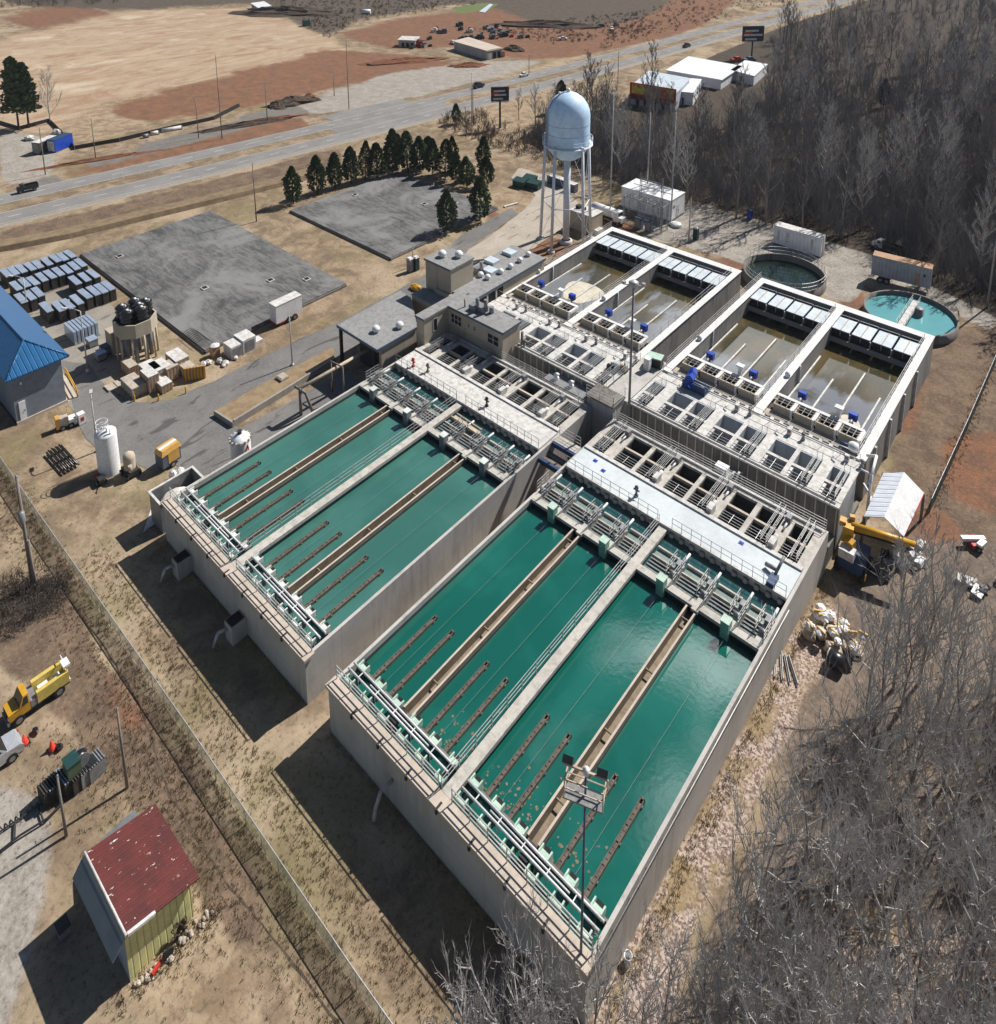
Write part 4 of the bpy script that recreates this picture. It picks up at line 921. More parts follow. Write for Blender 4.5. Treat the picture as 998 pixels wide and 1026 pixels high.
# ------------------------------------------------------------------ round clarifiers
def clarifier(cx, cy, r, h, wz, wm, lab, bridge):
    t = thing('round_tank', lab, 'clarifier', (cx,cy,0))
    MB().lathe([(r-.45,wz-2.5),(r-.45,h),(r,h),(r,0)],n=64).build('wall', M['conc_dark'], t)
    struct(MB().lathe([(0,wz),(r-.46,wz)],n=64), 'water', wm, (cx,cy,0))
    b = MB()
    for z in ((1.0,2.0) if not bridge else ()): b.ring((0,0), r-.2, h+z, .06, 64)
    if not bridge:
        for i in range(40): a = 2*math.pi*i/40; b.tube(((r-.2)*math.cos(a),(r-.2)*math.sin(a),h),((r-.2)*math.cos(a),(r-.2)*math.sin(a),h+2),.05,4)
        b.build('railing', M['rail'], t)
        MB().box(-2.6,-r+1.2,wz-1,2.6,-r+1.5,h-.6).build('baffle', M['conc'], t)
    else:
        d = MB().box(-.75,-r+.2,h+.1,.75,r*.55,h+.35).build('bridge', M['conc_white'], t)
        MB().rail((-.8,-r+.3,h+.35),(-.8,r*.55,h+.35),1.5,2,2.6).rail((.8,-r+.3,h+.35),(.8,r*.55,h+.35),1.5,2,2.6).build('railing', M['rail'], d)
        MB().lathe([(1.0,-2.4),(1.0,.9),(0,.9)],(1.5,1.8),16,h-.2).build('drive_unit', M['grey_metal'], t)
    return t
clarifier(41.3, 142.8, 10.2, 2.4, .6, M['water_clar_dark'], 'round concrete tank of black water ringed by railings', False)
clarifier(70.9, 143.4, 10.0, 2.3, 1.3, M['water_clar'], 'round concrete tank of turquoise water with a short walkway', True)
# ------------------------------------------------------------------ yard objects
def mesh_mat(name, c, cover):
    m = N(name); m.fin(c, .6, .3)
    tr = m.n('ShaderNodeBsdfTransparent'); mx = m.n('ShaderNodeMixShader'); mx.inputs[0].default_value = cover
    m.l(tr.outputs[0], mx.inputs[1]); m.l(m.b.outputs[0], mx.inputs[2]); m.l(mx.outputs[0], m.out.inputs[0]); return m.m
M['mesh_green'] = mesh_mat('green_slatted_mesh', lin(.34,.44,.36), .50)
M['mesh_teal'] = mesh_mat('teal_screen_mesh', lin(.030,.050,.050), .93)
def fence(name, pts, h, mat, lab, step=3.0, rail=None, pm=None):
    t = thing(name, lab, 'fence', (pts[0][0],pts[0][1],0)); ox, oy = pts[0]
    p = MB(); k = 0; r = MB()
    for a, b in zip(pts, pts[1:]):
        p.add([(a[0]-ox,a[1]-oy,.05),(b[0]-ox,b[1]-oy,.05),(b[0]-ox,b[1]-oy,h),(a[0]-ox,a[1]-oy,h)], [(0,1,2,3)])
        r.tube((a[0]-ox,a[1]-oy,h),(b[0]-ox,b[1]-oy,h),.06,5)
        L = math.hypot(b[0]-a[0], b[1]-a[1]); n = max(1, int(L/step))
        for i in range(n):
            x = a[0]+(b[0]-a[0])*i/n-ox; y = a[1]+(b[1]-a[1])*i/n-oy
            if k < 70: MB().tube((x,y,0),(x,y,h+.1),.05,6).build('post', pm or M['rail'], t)
            k += 1
    p.build('mesh_panel', mat, t); r.build('top_rail', M['rail'] if rail is None else rail, t)
fence('chain_fence', [(-60,-11.8),(-20,-11.9),(30,-11.7),(62,-11.9),(98,-11.6)], 2.3, M['mesh_green'], 'long greenish mesh fence running past the settling basins', 3.1)
fence('screen_fence', [(88.4,84.2),(88.9,110),(89.2,138)], 2.6, M['mesh_teal'], 'dark teal screened fence on the brown slope beside the filters', 3.1, M['grey_metal'], M['green_dark'])
fence('yard_fence', [(-20,143.8),(-14,143.0),(3,144.5),(8.5,144.5),(8.5,152)], 2.2, mesh_mat('thin_mesh', lin(.4,.4,.4), .16), 'thin mesh fence around the electrical yard', 4)

# media crates
def crate(lab, loc):
    t = thing('media_crate', lab, 'crate', loc, 0, 'black media crates in rows')
    MB().box(-2.85,-.68,.15,2.85,.68,3.0).build('body', M['crate_black'], t)
    MB().box(-2.95,-.72,3.0,2.95,.72,3.2).build('lid', M['silver'], t)
    MB().box(-2.9,-.66,0,2.9,-.3,.15).box(-2.9,.3,0,2.9,.66,.15).build('pallet', M['wood_grey'], t)
    return t
R5 = (0,230); S5 = .13026
rows = [('back row', [(45,330),(105,315),(165,298),(228,280),(290,265),(362,243),(420,217),(480,205),(535,185)]),
        ('second row', [(123,428),(187,405),(255,390),(318,362),(382,340),(446,320),(512,302),(568,277),(620,253)]),
        ('short roofside row', [(160,525),(228,500),(290,478)]),
        ('third row', [(575,388),(648,363),(718,337)]),
        ('front row', [(355,592),(450,588),(516,568),(586,535),(652,492),(716,468),(776,448),(832,428)])]
rnd = random.Random(4); proto = None
for nm, sp in rows:
    for i, (u, v) in enumerate(sp):
        x, y = at(R5[0]+u*S5, R5[1]+v*S5, 3.2)
        lab = '%s black crate with silver lid from the slab end of the %s' % (ORD[len(sp)-1-i], nm)
        if proto is None: proto = crate(lab, (x,y,0))
        else: dup(proto, (x+rnd.uniform(-.15,.15),y+rnd.uniform(-.06,.06),0), R(rnd.uniform(-1.5,1.5)), lab)
t = thing('panel_rack', 'low rack of ribbed silver panels in front of the black crates', 'panel rack', (-69,13.6,0))
for i in range(7):
    MB().box(-2.9,-2.6+i*.76,.2,2.9,-2.05+i*.76,3.2).build('panel', M['silver'], t)
MB().box(-3,-2.7,0,3,2.8,.2).build('base', M['wood_grey'], t)
# blue roofed building
bx0, bx1, by0, by1, bh = -92, -47, -6.3, 2.4, 10.2
t = thing('blue_roof_building', 'grey block building under a blue metal hip roof', 'building', (0,0,0))
MB().box(bx0,by0,0,bx1,by1,bh).build('wall', concrete('grey_render', lin(.21,.235,.27), lin(.13,.145,.165), .6, False), t)
MB().box(bx0-.2,by0,0,bx1+.2,by1+.2,.55).build('plinth', M['walk'], t)
ex0, ex1, ey0, ey1, zr = bx0-.7, bx1+1.0, by0-1.1, by1+1.2, bh+3.2
ym, xr_ = (by0+by1)/2, bx1-5.5
MB().add([(ex1,ey0,bh),(ex1,ey1,bh),(xr_,ym,zr)], [(0,1,2)]).build('roof_end', M['rib_blue'], t)
MB().add([(ex1,ey1,bh),(ex0,ey1,bh),(ex0,ym,zr),(xr_,ym,zr)], [(0,1,2,3)]).build('roof', M['rib_blue_x'], t)
MB().add([(ex0,ey0,bh),(ex1,ey0,bh),(xr_,ym,zr),(ex0,ym,zr)], [(0,1,2,3)]).build('roof', M['rib_blue_x'], t)
MB().box(ex0,ey0,bh-.35,ex1,ey1,bh-.02).build('soffit', M['rib_blue'], t)
MB().tube((xr_,ym,zr),(ex0,ym,zr),.16,6).tube((xr_,ym,zr),(ex1,ey1,bh),.16,6).tube((xr_,ym,zr),(ex1,ey0,bh),.16,6).build('ridge_cap', M['rib_blue'], t)
d = MB().box(bx1+.002,-5.6,.55,bx1+.1,-4.5,4.4).build('door', M['white'], t); MB().box(bx1+.1,-4.8,2.3,bx1+.2,-4.65,2.5).build('handle', M['dark'], d)
MB().box(bx1+.002,-5.0,8.0,bx1+.4,-4.7,8.5).build('wall_lamp', M['white'], t)
t = thing('bollard_ramp', 'yellow railed ramp against the blue roofed building', 'ramp', (bx1-6,by1+.3,0))
MB().add([(-.5,0,0),(6,0,0),(6,1.7,0),(-.5,1.7,0),(-.5,0,2.2),(-.5,1.7,2.2),(1,0,2.2),(1,1.7,2.2)], [(0,1,6,4),(3,5,7,2),(4,6,7,5),(6,1,2,7),(0,4,5,3)]).build('slope', M['walk'], t)
MB().rail((0,1.75,2.2),(1,1.75,2.2),1.8,2,1).path([(1,1.75,4.0),(6,1.75,1.8),(6,1.75,0)],.14,6).path([(1,1.75,3.2),(6,1.75,.9)],.12,6).build('handrail', M['yellow'], t)
# raised media vessel
vx, vy = -51.6, 18.6
t = thing('media_vessel', 'octagonal tan vessel on tall legs topped with black tanks', 'vessel', (vx,vy,0))
def octa(r0, r1, z0, z1): 
    m = MB(); P = [(r0*math.cos(R(22.5+45*i)), r0*math.sin(R(22.5+45*i))) for i in range(8)]; Q = [(r1*math.cos(R(22.5+45*i)), r1*math.sin(R(22.5+45*i))) for i in range(8)]
    m.add([(x,y,z) for x,y in P for z in (z0,z1)]+[(x,y,z) for x,y in Q for z in (z0,z1)], [(2*i,2*((i+1)%8),2*((i+1)%8)+1,2*i+1) for i in range(8)]+[(16+2*i+1,16+2*((i+1)%8)+1,16+2*((i+1)%8),16+2*i) for i in range(8)]+[(2*i+1,2*((i+1)%8)+1,17+2*((i+1)%8),17+2*i) for i in range(8)]+[(2*((i+1)%8),2*i,16+2*i,16+2*((i+1)%8)) for i in range(8)])
    return m
octa(4.3,4.0,6.5,9.6).build('ring_wall', M['beige'], t)
octa(4.0,.2,6.5,9.0).build('floor', M['void'], t)
for i in range(10): a = 2*math.pi*i/10; MB().tube((3.9*math.cos(a),3.9*math.sin(a),0),(3.9*math.cos(a),3.9*math.sin(a),6.6),.22,8).build('leg', M['bone'], t)
f = MB()
for i in range(8): a = 2*math.pi*i/8+.3; f.tube((2.6*math.cos(a),2.6*math.sin(a),0),(2.6*math.cos(a),2.6*math.sin(a),7),.45,10)
f.build('inner_pipe', M['grey_metal'], t)
for (x,y) in ((-1.6,-1.8),(1.3,-2.0),(-2.1,1.1),(.5,.9),(2.2,.6),(-.2,2.6)):
    b = MB().lathe([(1.0,0),(1.4,.3),(1.0,.7),(1.0,.9),(1.4,1.2),(1.0,1.6),(1.0,1.8),(1.4,2.1),(1.0,2.5),(1.0,2.7),(1.4,3.0),(1.0,3.4),(.7,3.6),(0,3.7)],(x,y),18,8.8).build('black_tank', M['black'], t)
    MB().lathe([(.3,0),(.3,.3),(0,.4)],(x+.3,y),8,12.3).tube((x,y,12.3),(x+1.0,y+.5,12.4),.13,6).build('valve_head', M['white'], b)
MB().box(-7.6,-3.6,0,-4.2,1.0,5.0).build('pump_box', M['beige'], t)
# crates and pallets
def slat_crate(loc, sx, sy, sz, lab, mat='wood', rz=0, grp=None):
    t = thing('wooden_crate', lab, 'crate', loc, rz, grp)
    MB().box(-sx/2,-sy/2,.15,sx/2,sy/2,sz).build('body', M['wood_pale'] if mat == 'wood_pale' else M['bone'], t)
    f = MB()
    for x in np.linspace(-sx/2,sx/2,5): f.box(x-.14,-sy/2-.07,0,x+.14,-sy/2-.003,sz+.05)
    for y in np.linspace(-sy/2,sy/2,4): f.box(sx/2+.003,y-.14,0,sx/2+.07,y+.14,sz+.05)
    f.box(-sx/2-.07,-sy/2-.075,sz-.25,sx/2+.075,-sy/2-.071,sz-.02)
    f.build('slat', M[mat], t)
    MB().box(-sx/2-.1,-sy/2-.1,sz+.06,sx/2+.1,sy/2+.1,sz+.2).build('lid', M['conc_white'] if 'white' in lab or 'pale' in lab else M['wood_pale'], t)
    return t
Z6 = lambda u, v, z=0: at(90+u*.1303, 290+v*.1303, z)
for (u,v,sx,sy,sz,lab,mat) in (
    (310,640,4.2,1.6,2.3,'wooden crate touching the tan vessel legs','wood'),
    (340,775,5.2,2.6,2.0,'wide grey topped crate nearest the asphalt bend','wood_pale'),
    (470,760,3.4,1.9,3.6,'tall slatted crate with white lid behind the first yellow bollard','wood'),
    (470,690,4.0,2.6,3.0,'white lidded crate behind the tall slatted crate','wood_pale'),
    (545,680,3.8,2.8,3.0,'long white lidded crate in the middle of the crate pile','wood_pale'),
    (620,675,3.0,2.2,2.9,'crate with dark lid vents near the open timber frame','wood'),
    (565,760,3.6,2.0,1.7,'low pale crate between the yellow bollards','wood'),
    (680,610,4.6,2.6,3.2,'large white lidded crate closest to the slab corner','wood'),
    (745,650,3.8,2.0,2.2,'low crate just behind the upright orange timber panel','wood')):
    slat_crate(Z6(u,v)+(0,), sx, sy, sz, lab, mat)
t = thing('timber_panel', 'upright orange slatted timber panel standing beside the crates', 'timber panel', Z6(815,690)+(0,), R(58))
MB().box(-2.0,-.2,.1,2.0,.2,2.9).build('board', M['wood'], t)
for i in range(7): MB().box(-1.95+i*.6,-.42,.1,-1.7+i*.6,-.2,3.0).build('batten', M['yellow'], t)
for i,(u,v) in enumerate(((345,860),(530,855),(740,800))):
    solo(MB().lathe([(.16,0),(.16,1.3),(.1,1.5),(0,1.55)],n=10), 'bollard', M['yellow'], ORD[i]+' yellow bollard along the asphalt kerb by the crates, counted from the vessel', 'bollard', Z6(u,v)+(0,), 'yellow bollards')
Z7 = lambda u, v, z=0: at(200+u*.2004, 290+v*.2004, z)
t = thing('air_conditioner', 'pale boxy air conditioning units on the grass edge of the slab', 'air conditioner', Z7(200,310)+(0,))
MB().box(-1.6,-2.8,0,1.8,-.1,2.9).box(-1.9,-.1,0,1.9,3.0,3.3).build('housing', M['white_old'], t); MB().box(1.91,.4,.5,1.96,2.6,2.8).box(1.81,-2.5,.5,1.86,-.5,2.5).build('grille', M['grey_metal'], t); MB().box(-1.0,3.05,0,1.0,5.2,1.0).build('duct', M['conc_white'], t)
rnd = random.Random(5)
for i,(u,v,s) in enumerate(((20,380,.8),(45,372,.8),(105,365,.9),(130,375,.8),(178,348,.7),(120,385,.6))):
    t = thing('plastic_sack', ['white sack nearest the upright timber panel','second white sack from the timber panel','grey lumpy sack in front of the air conditioner','white torn sack in front of the air conditioner','small white sack touching the air conditioner','flat white sack on the grass below the air conditioner'][i], 'sack', Z7(u,v)+(0,))
    MB().blob((0,0,.5*s),s,s*.8,.6*s,9,6,.2,i).build('body', M['white_old'], t); MB().tube((0,0,.95*s),(.1,.1,1.25*s),.12*s,6,.2*s).build('tie', M['bone'], t)
t = thing('stump_crate', 'small brown crate with white cover beside the slab corner', 'crate', Z7(78,330)+(0,)); MB().box(-.8,-.8,0,.8,.8,2.3).build('body', M['wood'], t); MB().blob((0,0,2.4),1.0,1.0,.35,9,5,.2,3).build('cover', M['white_old'], t)
wire = MB(); rnd = random.Random(8)
for i in range(9):
    x0 = -4+i*.75; wire.path([(x0+2.6*k/6-.4, -1.5+k*.5, .1+1.3*math.sin(math.pi*k/6)) for k in range(7)], .05, 4)
solo(wire, 'wire_coil', M['dark'], 'loose coils of dark wire lying on the slab corner', 'wire', (-46.5,29.5,.8))
# enclosed trailer
def wheel(parent, x, y, r, w=.35, axis='y', nm='wheel'):
    d = Vector((0,w/2,0)) if axis == 'y' else Vector((w/2,0,0)); c = Vector((x,y,r))
    t = MB().tube(c-d, c+d, r, 16).build(nm, M['rubber'], parent)
    MB().tube(c-d*1.08, c+d*1.08, r*.55, 12).build('rim', M['grey_metal'], t); return t
trx, try_ = at(277,329)
t = thing('cargo_trailer', 'white enclosed twin axle trailer parked beside the larger slab', 'trailer', (trx-1.3, try_+3.6, 0))
MB().box(-1.35,-3.5,1.0,1.35,3.5,5.3).build('body', M['white'], t); MB().box(-1.4,-3.55,5.3,1.4,3.55,5.45).build('roof', M['white_old'], t)
for y in (-.2,1.3):
    for x in (-1.4,1.4): wheel(t, x, y, .75, .3, 'x')
MB().box(-1.2,-3.56,1.2,1.2,-3.502,5.0).build('door', M['pipe_white'], t); MB().box(-1.3,-3.7,.8,1.3,-3.5,1.05).box(.9,-3.0,.7,1.4,-1.2,.98).build('bumper', M['red'], t)
# chemical tanks
def silo(loc, r, h, lab, cage, top):
    t = thing('storage_tank', lab, 'storage tank', loc)
    MB().lathe([(r,0),(r,h),(r*.98,h+.15),(r*.35,h+.9),(0,h+1.0)],n=32).build('shell', M['white'], t)
    if cage:
        c = MB()
        for z in (h+.4,h+1.2,h+2.0): c.ring((-r*.35,-r*.1),.95,z,.06,16)
        for i in range(6): a = i*math.pi/3; c.tube((-r*.35+.95*math.cos(a),-r*.1+.95*math.sin(a),h+.3),(-r*.35+.95*math.cos(a),-r*.1+.95*math.sin(a),h+2.0),.06,4)
        c.build('guard_cage', M['pipe_white'], t)
        l = MB()
        for d in (-.25,.25): l.tube((-r-.2,d,0),(-r-.2,d,h+1.5),.05,4)
        for z in np.arange(.4,h+1.4,.5): l.tube((-r-.2,-.25,z),(-r-.2,.25,z),.04,4)
        l.build('ladder', M['rail'], t)
        MB().tube((r*.5,0,h+.5),(r*.5,0,h+1.6),.15,6).tube((r*.8,.3,h+.2),(r*.8,.3,h+1.4),.1,6).build('vent_pipe', M['white'], t)
    else:
        k = MB()
        for i in range(14): a = 2*math.pi*i/14; k.box(r*math.cos(a)-.14,r*math.sin(a)-.14,h-.2,r*math.cos(a)+.14,r*math.sin(a)+.14,h+.25)
        k.build('rim_lug', M['bone'], t)
        MB().tube((0,0,h+.8),(0,0,h+1.5),.4,10).build('manway', M['dark'], t)
        MB().path([(r+.15,.4,0),(r+.15,.4,h*.8),(r*.6,.3,h+.4)],.14,6).build('fill_pipe', M['cone'], t)
    return t
silo(at(110,472)+(0,), 1.75, 7.6, 'tall white cylindrical tank with a ladder cage on the grass', True, None)
silo(at(243,470)+(0,), 1.7, 6.2, 'white domed tank standing on asphalt against the teal basin', False, None)
# machines beside the tank
t = thing('mixer_pump', 'tan capped pump unit on black wheels between white tank and yellow generator', 'pump', at(131,475)+(0,))
MB().lathe([(.9,1.2),(1.0,3.4),(.9,3.9),(.45,4.3),(0,4.4)],n=16).build('hopper', M['bone'], t); MB().box(-1.4,-1.0,.5,1.5,1.0,1.3).build('chassis', M['dark'], t); MB().tube((1.2,-.4,1.4),(1.2,-.4,2.6),.35,8).build('motor', M['wood_pale'], t)
for x in (-1.0,1.1):
    for y in (-1.1,1.1): wheel(t,x,y,.5)
t = thing('light_tower', 'yellow portable generator with a white stripe on the asphalt', 'generator', at(165,468)+(0,), R(8))
MB().box(-1.1,-.9,.6,1.1,2.6,3.2).build('body', M['steel_blue'], t); MB().add([(-1.2,-1.0,3.0),(1.2,-1.0,3.0),(1.2,2.8,3.0),(-1.2,2.8,3.0),(-.9,-.7,3.9),(.9,-.7,3.9),(.9,2.5,3.9),(-.9,2.5,3.9)],[(4,5,6,7),(0,1,5,4),(1,2,6,5),(2,3,7,6),(3,0,4,7)]).build('hood', M['orange'], t); MB().box(-.3,-.75,3.9,.3,2.5,3.96).build('stripe', M['white'], t)
MB().box(1.1,.2,1.0,1.16,2.3,2.9).build('side_panel', M['orange'], t)
for x in (-1.2,1.2): wheel(t,x,.9,.55,.3,'x')
t = thing('tiller', 'small red and black tiller beside the foot of the white tank', 'tiller', at(102,485)+(0,))
MB().box(-1.0,-.5,.5,.6,.5,1.2).build('engine', M['dark'], t); MB().box(-2.1,-.5,.3,-1.0,.4,.9).build('hood', M['red'], t); MB().path([(.5,.2,1.0),(1.7,.3,1.9),(2.0,.3,1.9)],.09,5).build('handle', M['grey_metal'], t)
for y in (-.6,.6): wheel(t,0,y,.5)
t = thing('waste_skip', 'open grey waste skip half full of pale grit by the basin corner', 'skip', (-3.5,3.8,0))
s = MB()
s.box(-1.9,-3.6,0,1.9,3.6,.3).box(-1.9,-3.6,.3,-1.7,3.6,5.4).box(1.7,-3.6,.3,1.9,3.6,5.4).box(-1.7,-3.6,.3,1.7,-3.4,5.4).box(-1.7,3.4,.3,1.7,3.6,5.4); s.build('body', M['grey_metal'], t)
MB().box(-2.05,-3.75,5.4,-1.7,3.75,5.55).box(1.7,-3.75,5.4,2.05,3.75,5.55).box(-1.7,-3.75,5.4,1.7,-3.4,5.55).box(-1.7,3.4,5.4,1.7,3.75,5.55).build('rim', M['conc_white'], t)
MB().blob((.3,-.6,3.6),1.5,2.4,1.3,14,8,.08,5).build('grit_heap', dirty('pale_grit', lin(.62,.59,.54), lin(.5,.47,.42), .8, .9), t)
solo(MB().sheet([(-9.0,2),(-4.2,-1.8),(-5.2,6.0),(-9.5,7.5)], .09), 'concrete_pad', M['conc_white'], 'pale concrete pad between the waste skip and yellow generator', 'concrete pad')
for i,(px_,py_) in enumerate(((177,481),(184,478))):
    t = thing('bulk_bag', ['white bulk bag with red mark on the pale pad','second white bulk bag touching the waste skip'][i], 'bulk bag', at(px_-3,py_)+(0,)); MB().blob((0,0,.9),.8,.7,1.0,9,6,.15,i).build('body', M['white'], t)
    if i == 0: MB().box(.3,-.75,.7,.62,-.66,1.3).build('mark', M['red'], t)
    MB().tube((-.3,0,1.7),(0,0,2.2),.06,5).build('lifting_loop', M['white_old'], t)
t = thing('pipe_bundle', 'bundle of long black pipes lying on bearers on the grass', 'pipe bundle', at(63,462)+(0,), R(2))
for i in range(9): MB().tube((-3.8+.06*(i%3),-1.2+.3*i,.55+.25*(i%2)),(3.8,-1.2+.3*i,.55+.25*(i%2)),.16,8).build('pipe', M['black'], t)
for x in (-2.6,0,2.6): MB().box(x-.12,-1.5,0,x+.12,1.6,.38).build('bearer', M['wood_grey'], t)
t = thing('loader', 'small cream and orange loader parked by the building corner', 'loader', at(68,427)+(0,), R(80))
MB().box(-1.3,-.7,.6,.2,.7,2.4).build('body', M['wood_pale'], t); MB().box(-1.9,-.75,.5,-1.2,.75,2.6).build('counterweight', M['orange'], t); MB().box(.2,-.8,.3,1.4,.8,1.6).build('bucket', M['white'], t); MB().tube((.2,.6,2.6),(.2,.6,3.3),.08,5).tube((.2,-.6,2.6),(.2,-.6,3.3),.08,5).build('guard', M['yellow'], t)
for x in (-.9,.5):
    for y in (-.85,.85): wheel(t,x,y,.5)
t = thing('tote', 'white tote with a pink label beside the cream loader', 'tote', at(82,424)+(0,)); MB().box(-.6,-.6,.2,.6,.6,2.2).build('body', M['white'], t); MB().box(.602,-.3,.8,.62,.3,1.6).build('label', M['red'], t); MB().box(-.65,-.65,0,.65,.65,.2).build('pallet', M['wood_grey'], t)
for i,(u,v,m_,lab) in enumerate(((290,430,'silver','low silver tank trailer beside the tan vessel'),(85,535,'silver','blue topped tote in the shade of the tan vessel'),(125,490,'steel_blue','dark blue tote touching the tan vessel'),(190,745,'wood_pale','flat pale pallet on the grass in the shade of the vessel'))):
    x, y = Z6(u,v) if i else Z6(20,430)
    if i == 3: solo(MB().box(-1.2,-1.6,0,1.2,1.6,.3).box(-1.2,-1.6,.3,1.2,-1.1,.42).box(-1.2,.2,.3,1.2,.7,.42), 'pallet', M['wood_pale'], lab, 'pallet', (x,y,0))
    else:
        t = thing('tote', lab, 'tote', (x,y,0)); MB().box(-1.1,-.9,.3,1.1,.9,1.7).build('body', M['grey_metal'], t); MB().box(-1.15,-.95,1.7,1.15,.95,1.85).build('lid', M[m_], t); MB().box(-1.1,-.9,0,1.1,.9,.3).build('skid', M['dark'], t)
# lamp posts and poles
def lamp(px_, py_, ptop, lab, arm=1.9, az=R(135)):
    h = tall(px_, py_, ptop); t = thing('street_lamp', lab, 'street lamp', at(px_,py_)+(0,))
    MB().tube((0,0,0),(0,0,h),.16,8,.1).build('pole', M['rail'], t); MB().lathe([(.35,0),(.35,.4),(0,.5)],n=10).build('footing', M['conc'], t)
    if arm:
        c, s = math.cos(az), math.sin(az); MB().path([(0,0,h),(c*arm*.5,s*arm*.5,h+.5),(c*arm,s*arm,h+.5)],.09,6).build('arm', M['rail'], t)
        MB().obox((c*(arm+.5),s*(arm+.5),h+.5),(1.2,.5,.25),az).build('lamp_head', M['white_old'], t)
lamp(293,366,316,'grey lamp post on the grass strip above the sunken drive', 0)
lamp(28,313,279,'curved lamp post among the rows of black crates', 2.6, R(215))
lamp(88,372,312,'curved lamp post between silver panel rack and tan vessel', 3.0, R(215))
lamp(98,452,401,'thin lamp post behind the tall white tank', 1.4, R(160))
lamp(414,267,244,'short lamp post beside the portable toilets', 0)
def pole(px_, py_, ptop, lab, r=.2, arms=1, mat='wood_grey', twin=False, z=0):
    h = tall(px_, py_, ptop); t = thing('utility_pole', lab, 'utility pole', at(px_,py_)+(0,))
    MB().tube((0,0,0),(0,0,h),r,8,r*.65).build('pole', M[mat], t)
    if twin: MB().tube((.8,.1,0),(.7,.1,h*.45),r*.9,8,r*.7).build('stub_pole', M[mat], t); MB().lathe([(.42,0),(.42,1.6),(0,1.7)],(.5,-.2),10,h*.62).build('transformer', M['grey_metal'], t)
    if not arms: MB().lathe([(r*.75,0),(r*.8,.15),(0,.3)],n=8,z0=h-.02).build('pole_cap', M['grey_metal'], t)
    for k in range(arms): MB().obox((0,0,h-.5-k*1.4),(2.6,.18,.18),R(20)).build('crossarm', M[mat], t)
    if arms:
        for d in (-1.1,0,1.1): MB().lathe([(.1,0),(.14,.25),(0,.4)],(d*math.cos(R(20)),d*math.sin(R(20))),8,h-.42).build('insulator', M['white_old'], t)
pole(33,587,478,'grey twin timber pole with transformer beside the brush pile', .28, 0, 'wood_grey', True)
pole(127.5,789.5,711,'slim timber pole between barn and mesh fence', .17, 0)
pole(66.4,837.6,778,'timber pole in front of the stacked black crates near the barn', .17, 0)
for i,(a,b,c,lab) in enumerate(((222.5,139,56,'tall grey pole nearest the dark earth pile across the highway'),(349.7,109.5,38,'tall grey pole at the gravel lot edge across the highway'),(45.5,175,128,'grey pole beside the blue container'),(96,160,119,'thin pole just past the blue container along the highway'),(199,138,98,'thin pole between blue container and tall pole along the dirt lane'),(268,122,84,'thin pole standing at the dark earth pile'),(474,120,84,'thin pole beside the roadside billboard'),(335,96,76,'short pole on the gravel lot'),(257,222,164,'thin lamp pole on the grass by the larger slab'),(530,75,55,'thin pole beside the far side of the highway near the billboard'),(619,84,52,'thin pole beside the highway crossing by the painted store'))):
    pole(a,b,c,lab,.2,0)
for i,(a,b,c,lab,ar) in enumerate(((611,222,92,'tall thin pole with crossarm between water tower and white electrical building',1),(648,205,112,'tall pole standing behind the white electrical building',0),(672,225,112,'tall pole at the corner of the white electrical building',0),(989,308,130,'tall blue grey pole beyond the turquoise round tank by the woods',0),(690,243,198,'thin post beside the green portable toilet',0),(473,140,74,'tall bare pole among the evergreen row',0))):
    pole(a,b,c,lab,.24,ar,'rail')
# light mast with platform in the foreground
mx, my = at(580.5,1012)
h = tall(580.5,1012,797)
t = thing('floodlight_mast', 'tall mast with maintenance platform and two black floodlights over the green basin', 'light mast', (mx,my,0))
MB().tube((0,0,0),(0,0,h+2.4),.13,10,.10).build('mast', M['steel_blue'], t)
a = R(60)
MB().obox((0,-.2,h),(3.4,1.2,.15),R(21)).build('platform', M['grating'], t)
c, s = math.cos(R(21)), math.sin(R(21))
r = MB(); P = [(-1.65,-.75),(1.65,-.75),(1.65,.45),(-1.65,.45)]
W = [(u*c-v*s, u*s+v*c, 0) for u,v in P]
for p_ in W: r.tube((p_[0],p_[1],h),(p_[0],p_[1],h+2.0),.06,5)
for z in (1.1,2.0):
    for p_,q_ in zip(W,W[1:]+W[:1]): r.tube((p_[0],p_[1],h+z),(q_[0],q_[1],h+z),.06,5)
r.build('railing', M['bone'], t)
MB().tube((-1.9*c,-1.9*s,h+2.5),(1.9*c,1.9*s,h+2.5),.09,6).build('crossbar', M['bone'], t)
for u in (-1.55,1.4): MB().obox((u*c,u*s,h+3.0),(.9,.55,.7),R(21),R(30)).build('floodlight', M['black'], t)
MB().lathe([(.25,0),(.3,.5),(0,.7)],(0,0),10,h+2.3).build('sensor', M['white'], t)
mxx, myy = 43.4, 64.4
hh = 31.0
lo, hi = 0, 60
for _ in range(40):
    m_ = (lo+hi)/2
    if look(mxx,myy,m_)[1] > 284: lo = m_
    else: hi = m_
t = thing('tall_mast', 'tall slim mast rising between the two filter blocks', 'light mast', (mxx,myy,0))
MB().tube((0,0,0),(0,0,lo),.26,10,.17).build('mast', M['grey_metal'], t); MB().lathe([(.0,-.5),(.8,-.4),(.9,.2),(.5,.5),(0,.6)],n=12,z0=lo).build('lamp_ring', M['rail'], t)
MB().obox((0,0,lo-.3),(3.0,.15,.15),R(30)).obox((1.5,.8,lo),(.6,.5,.5),0).obox((-1.5,-.8,lo),(.6,.5,.5),0).build('bracket', M['rail'], t)
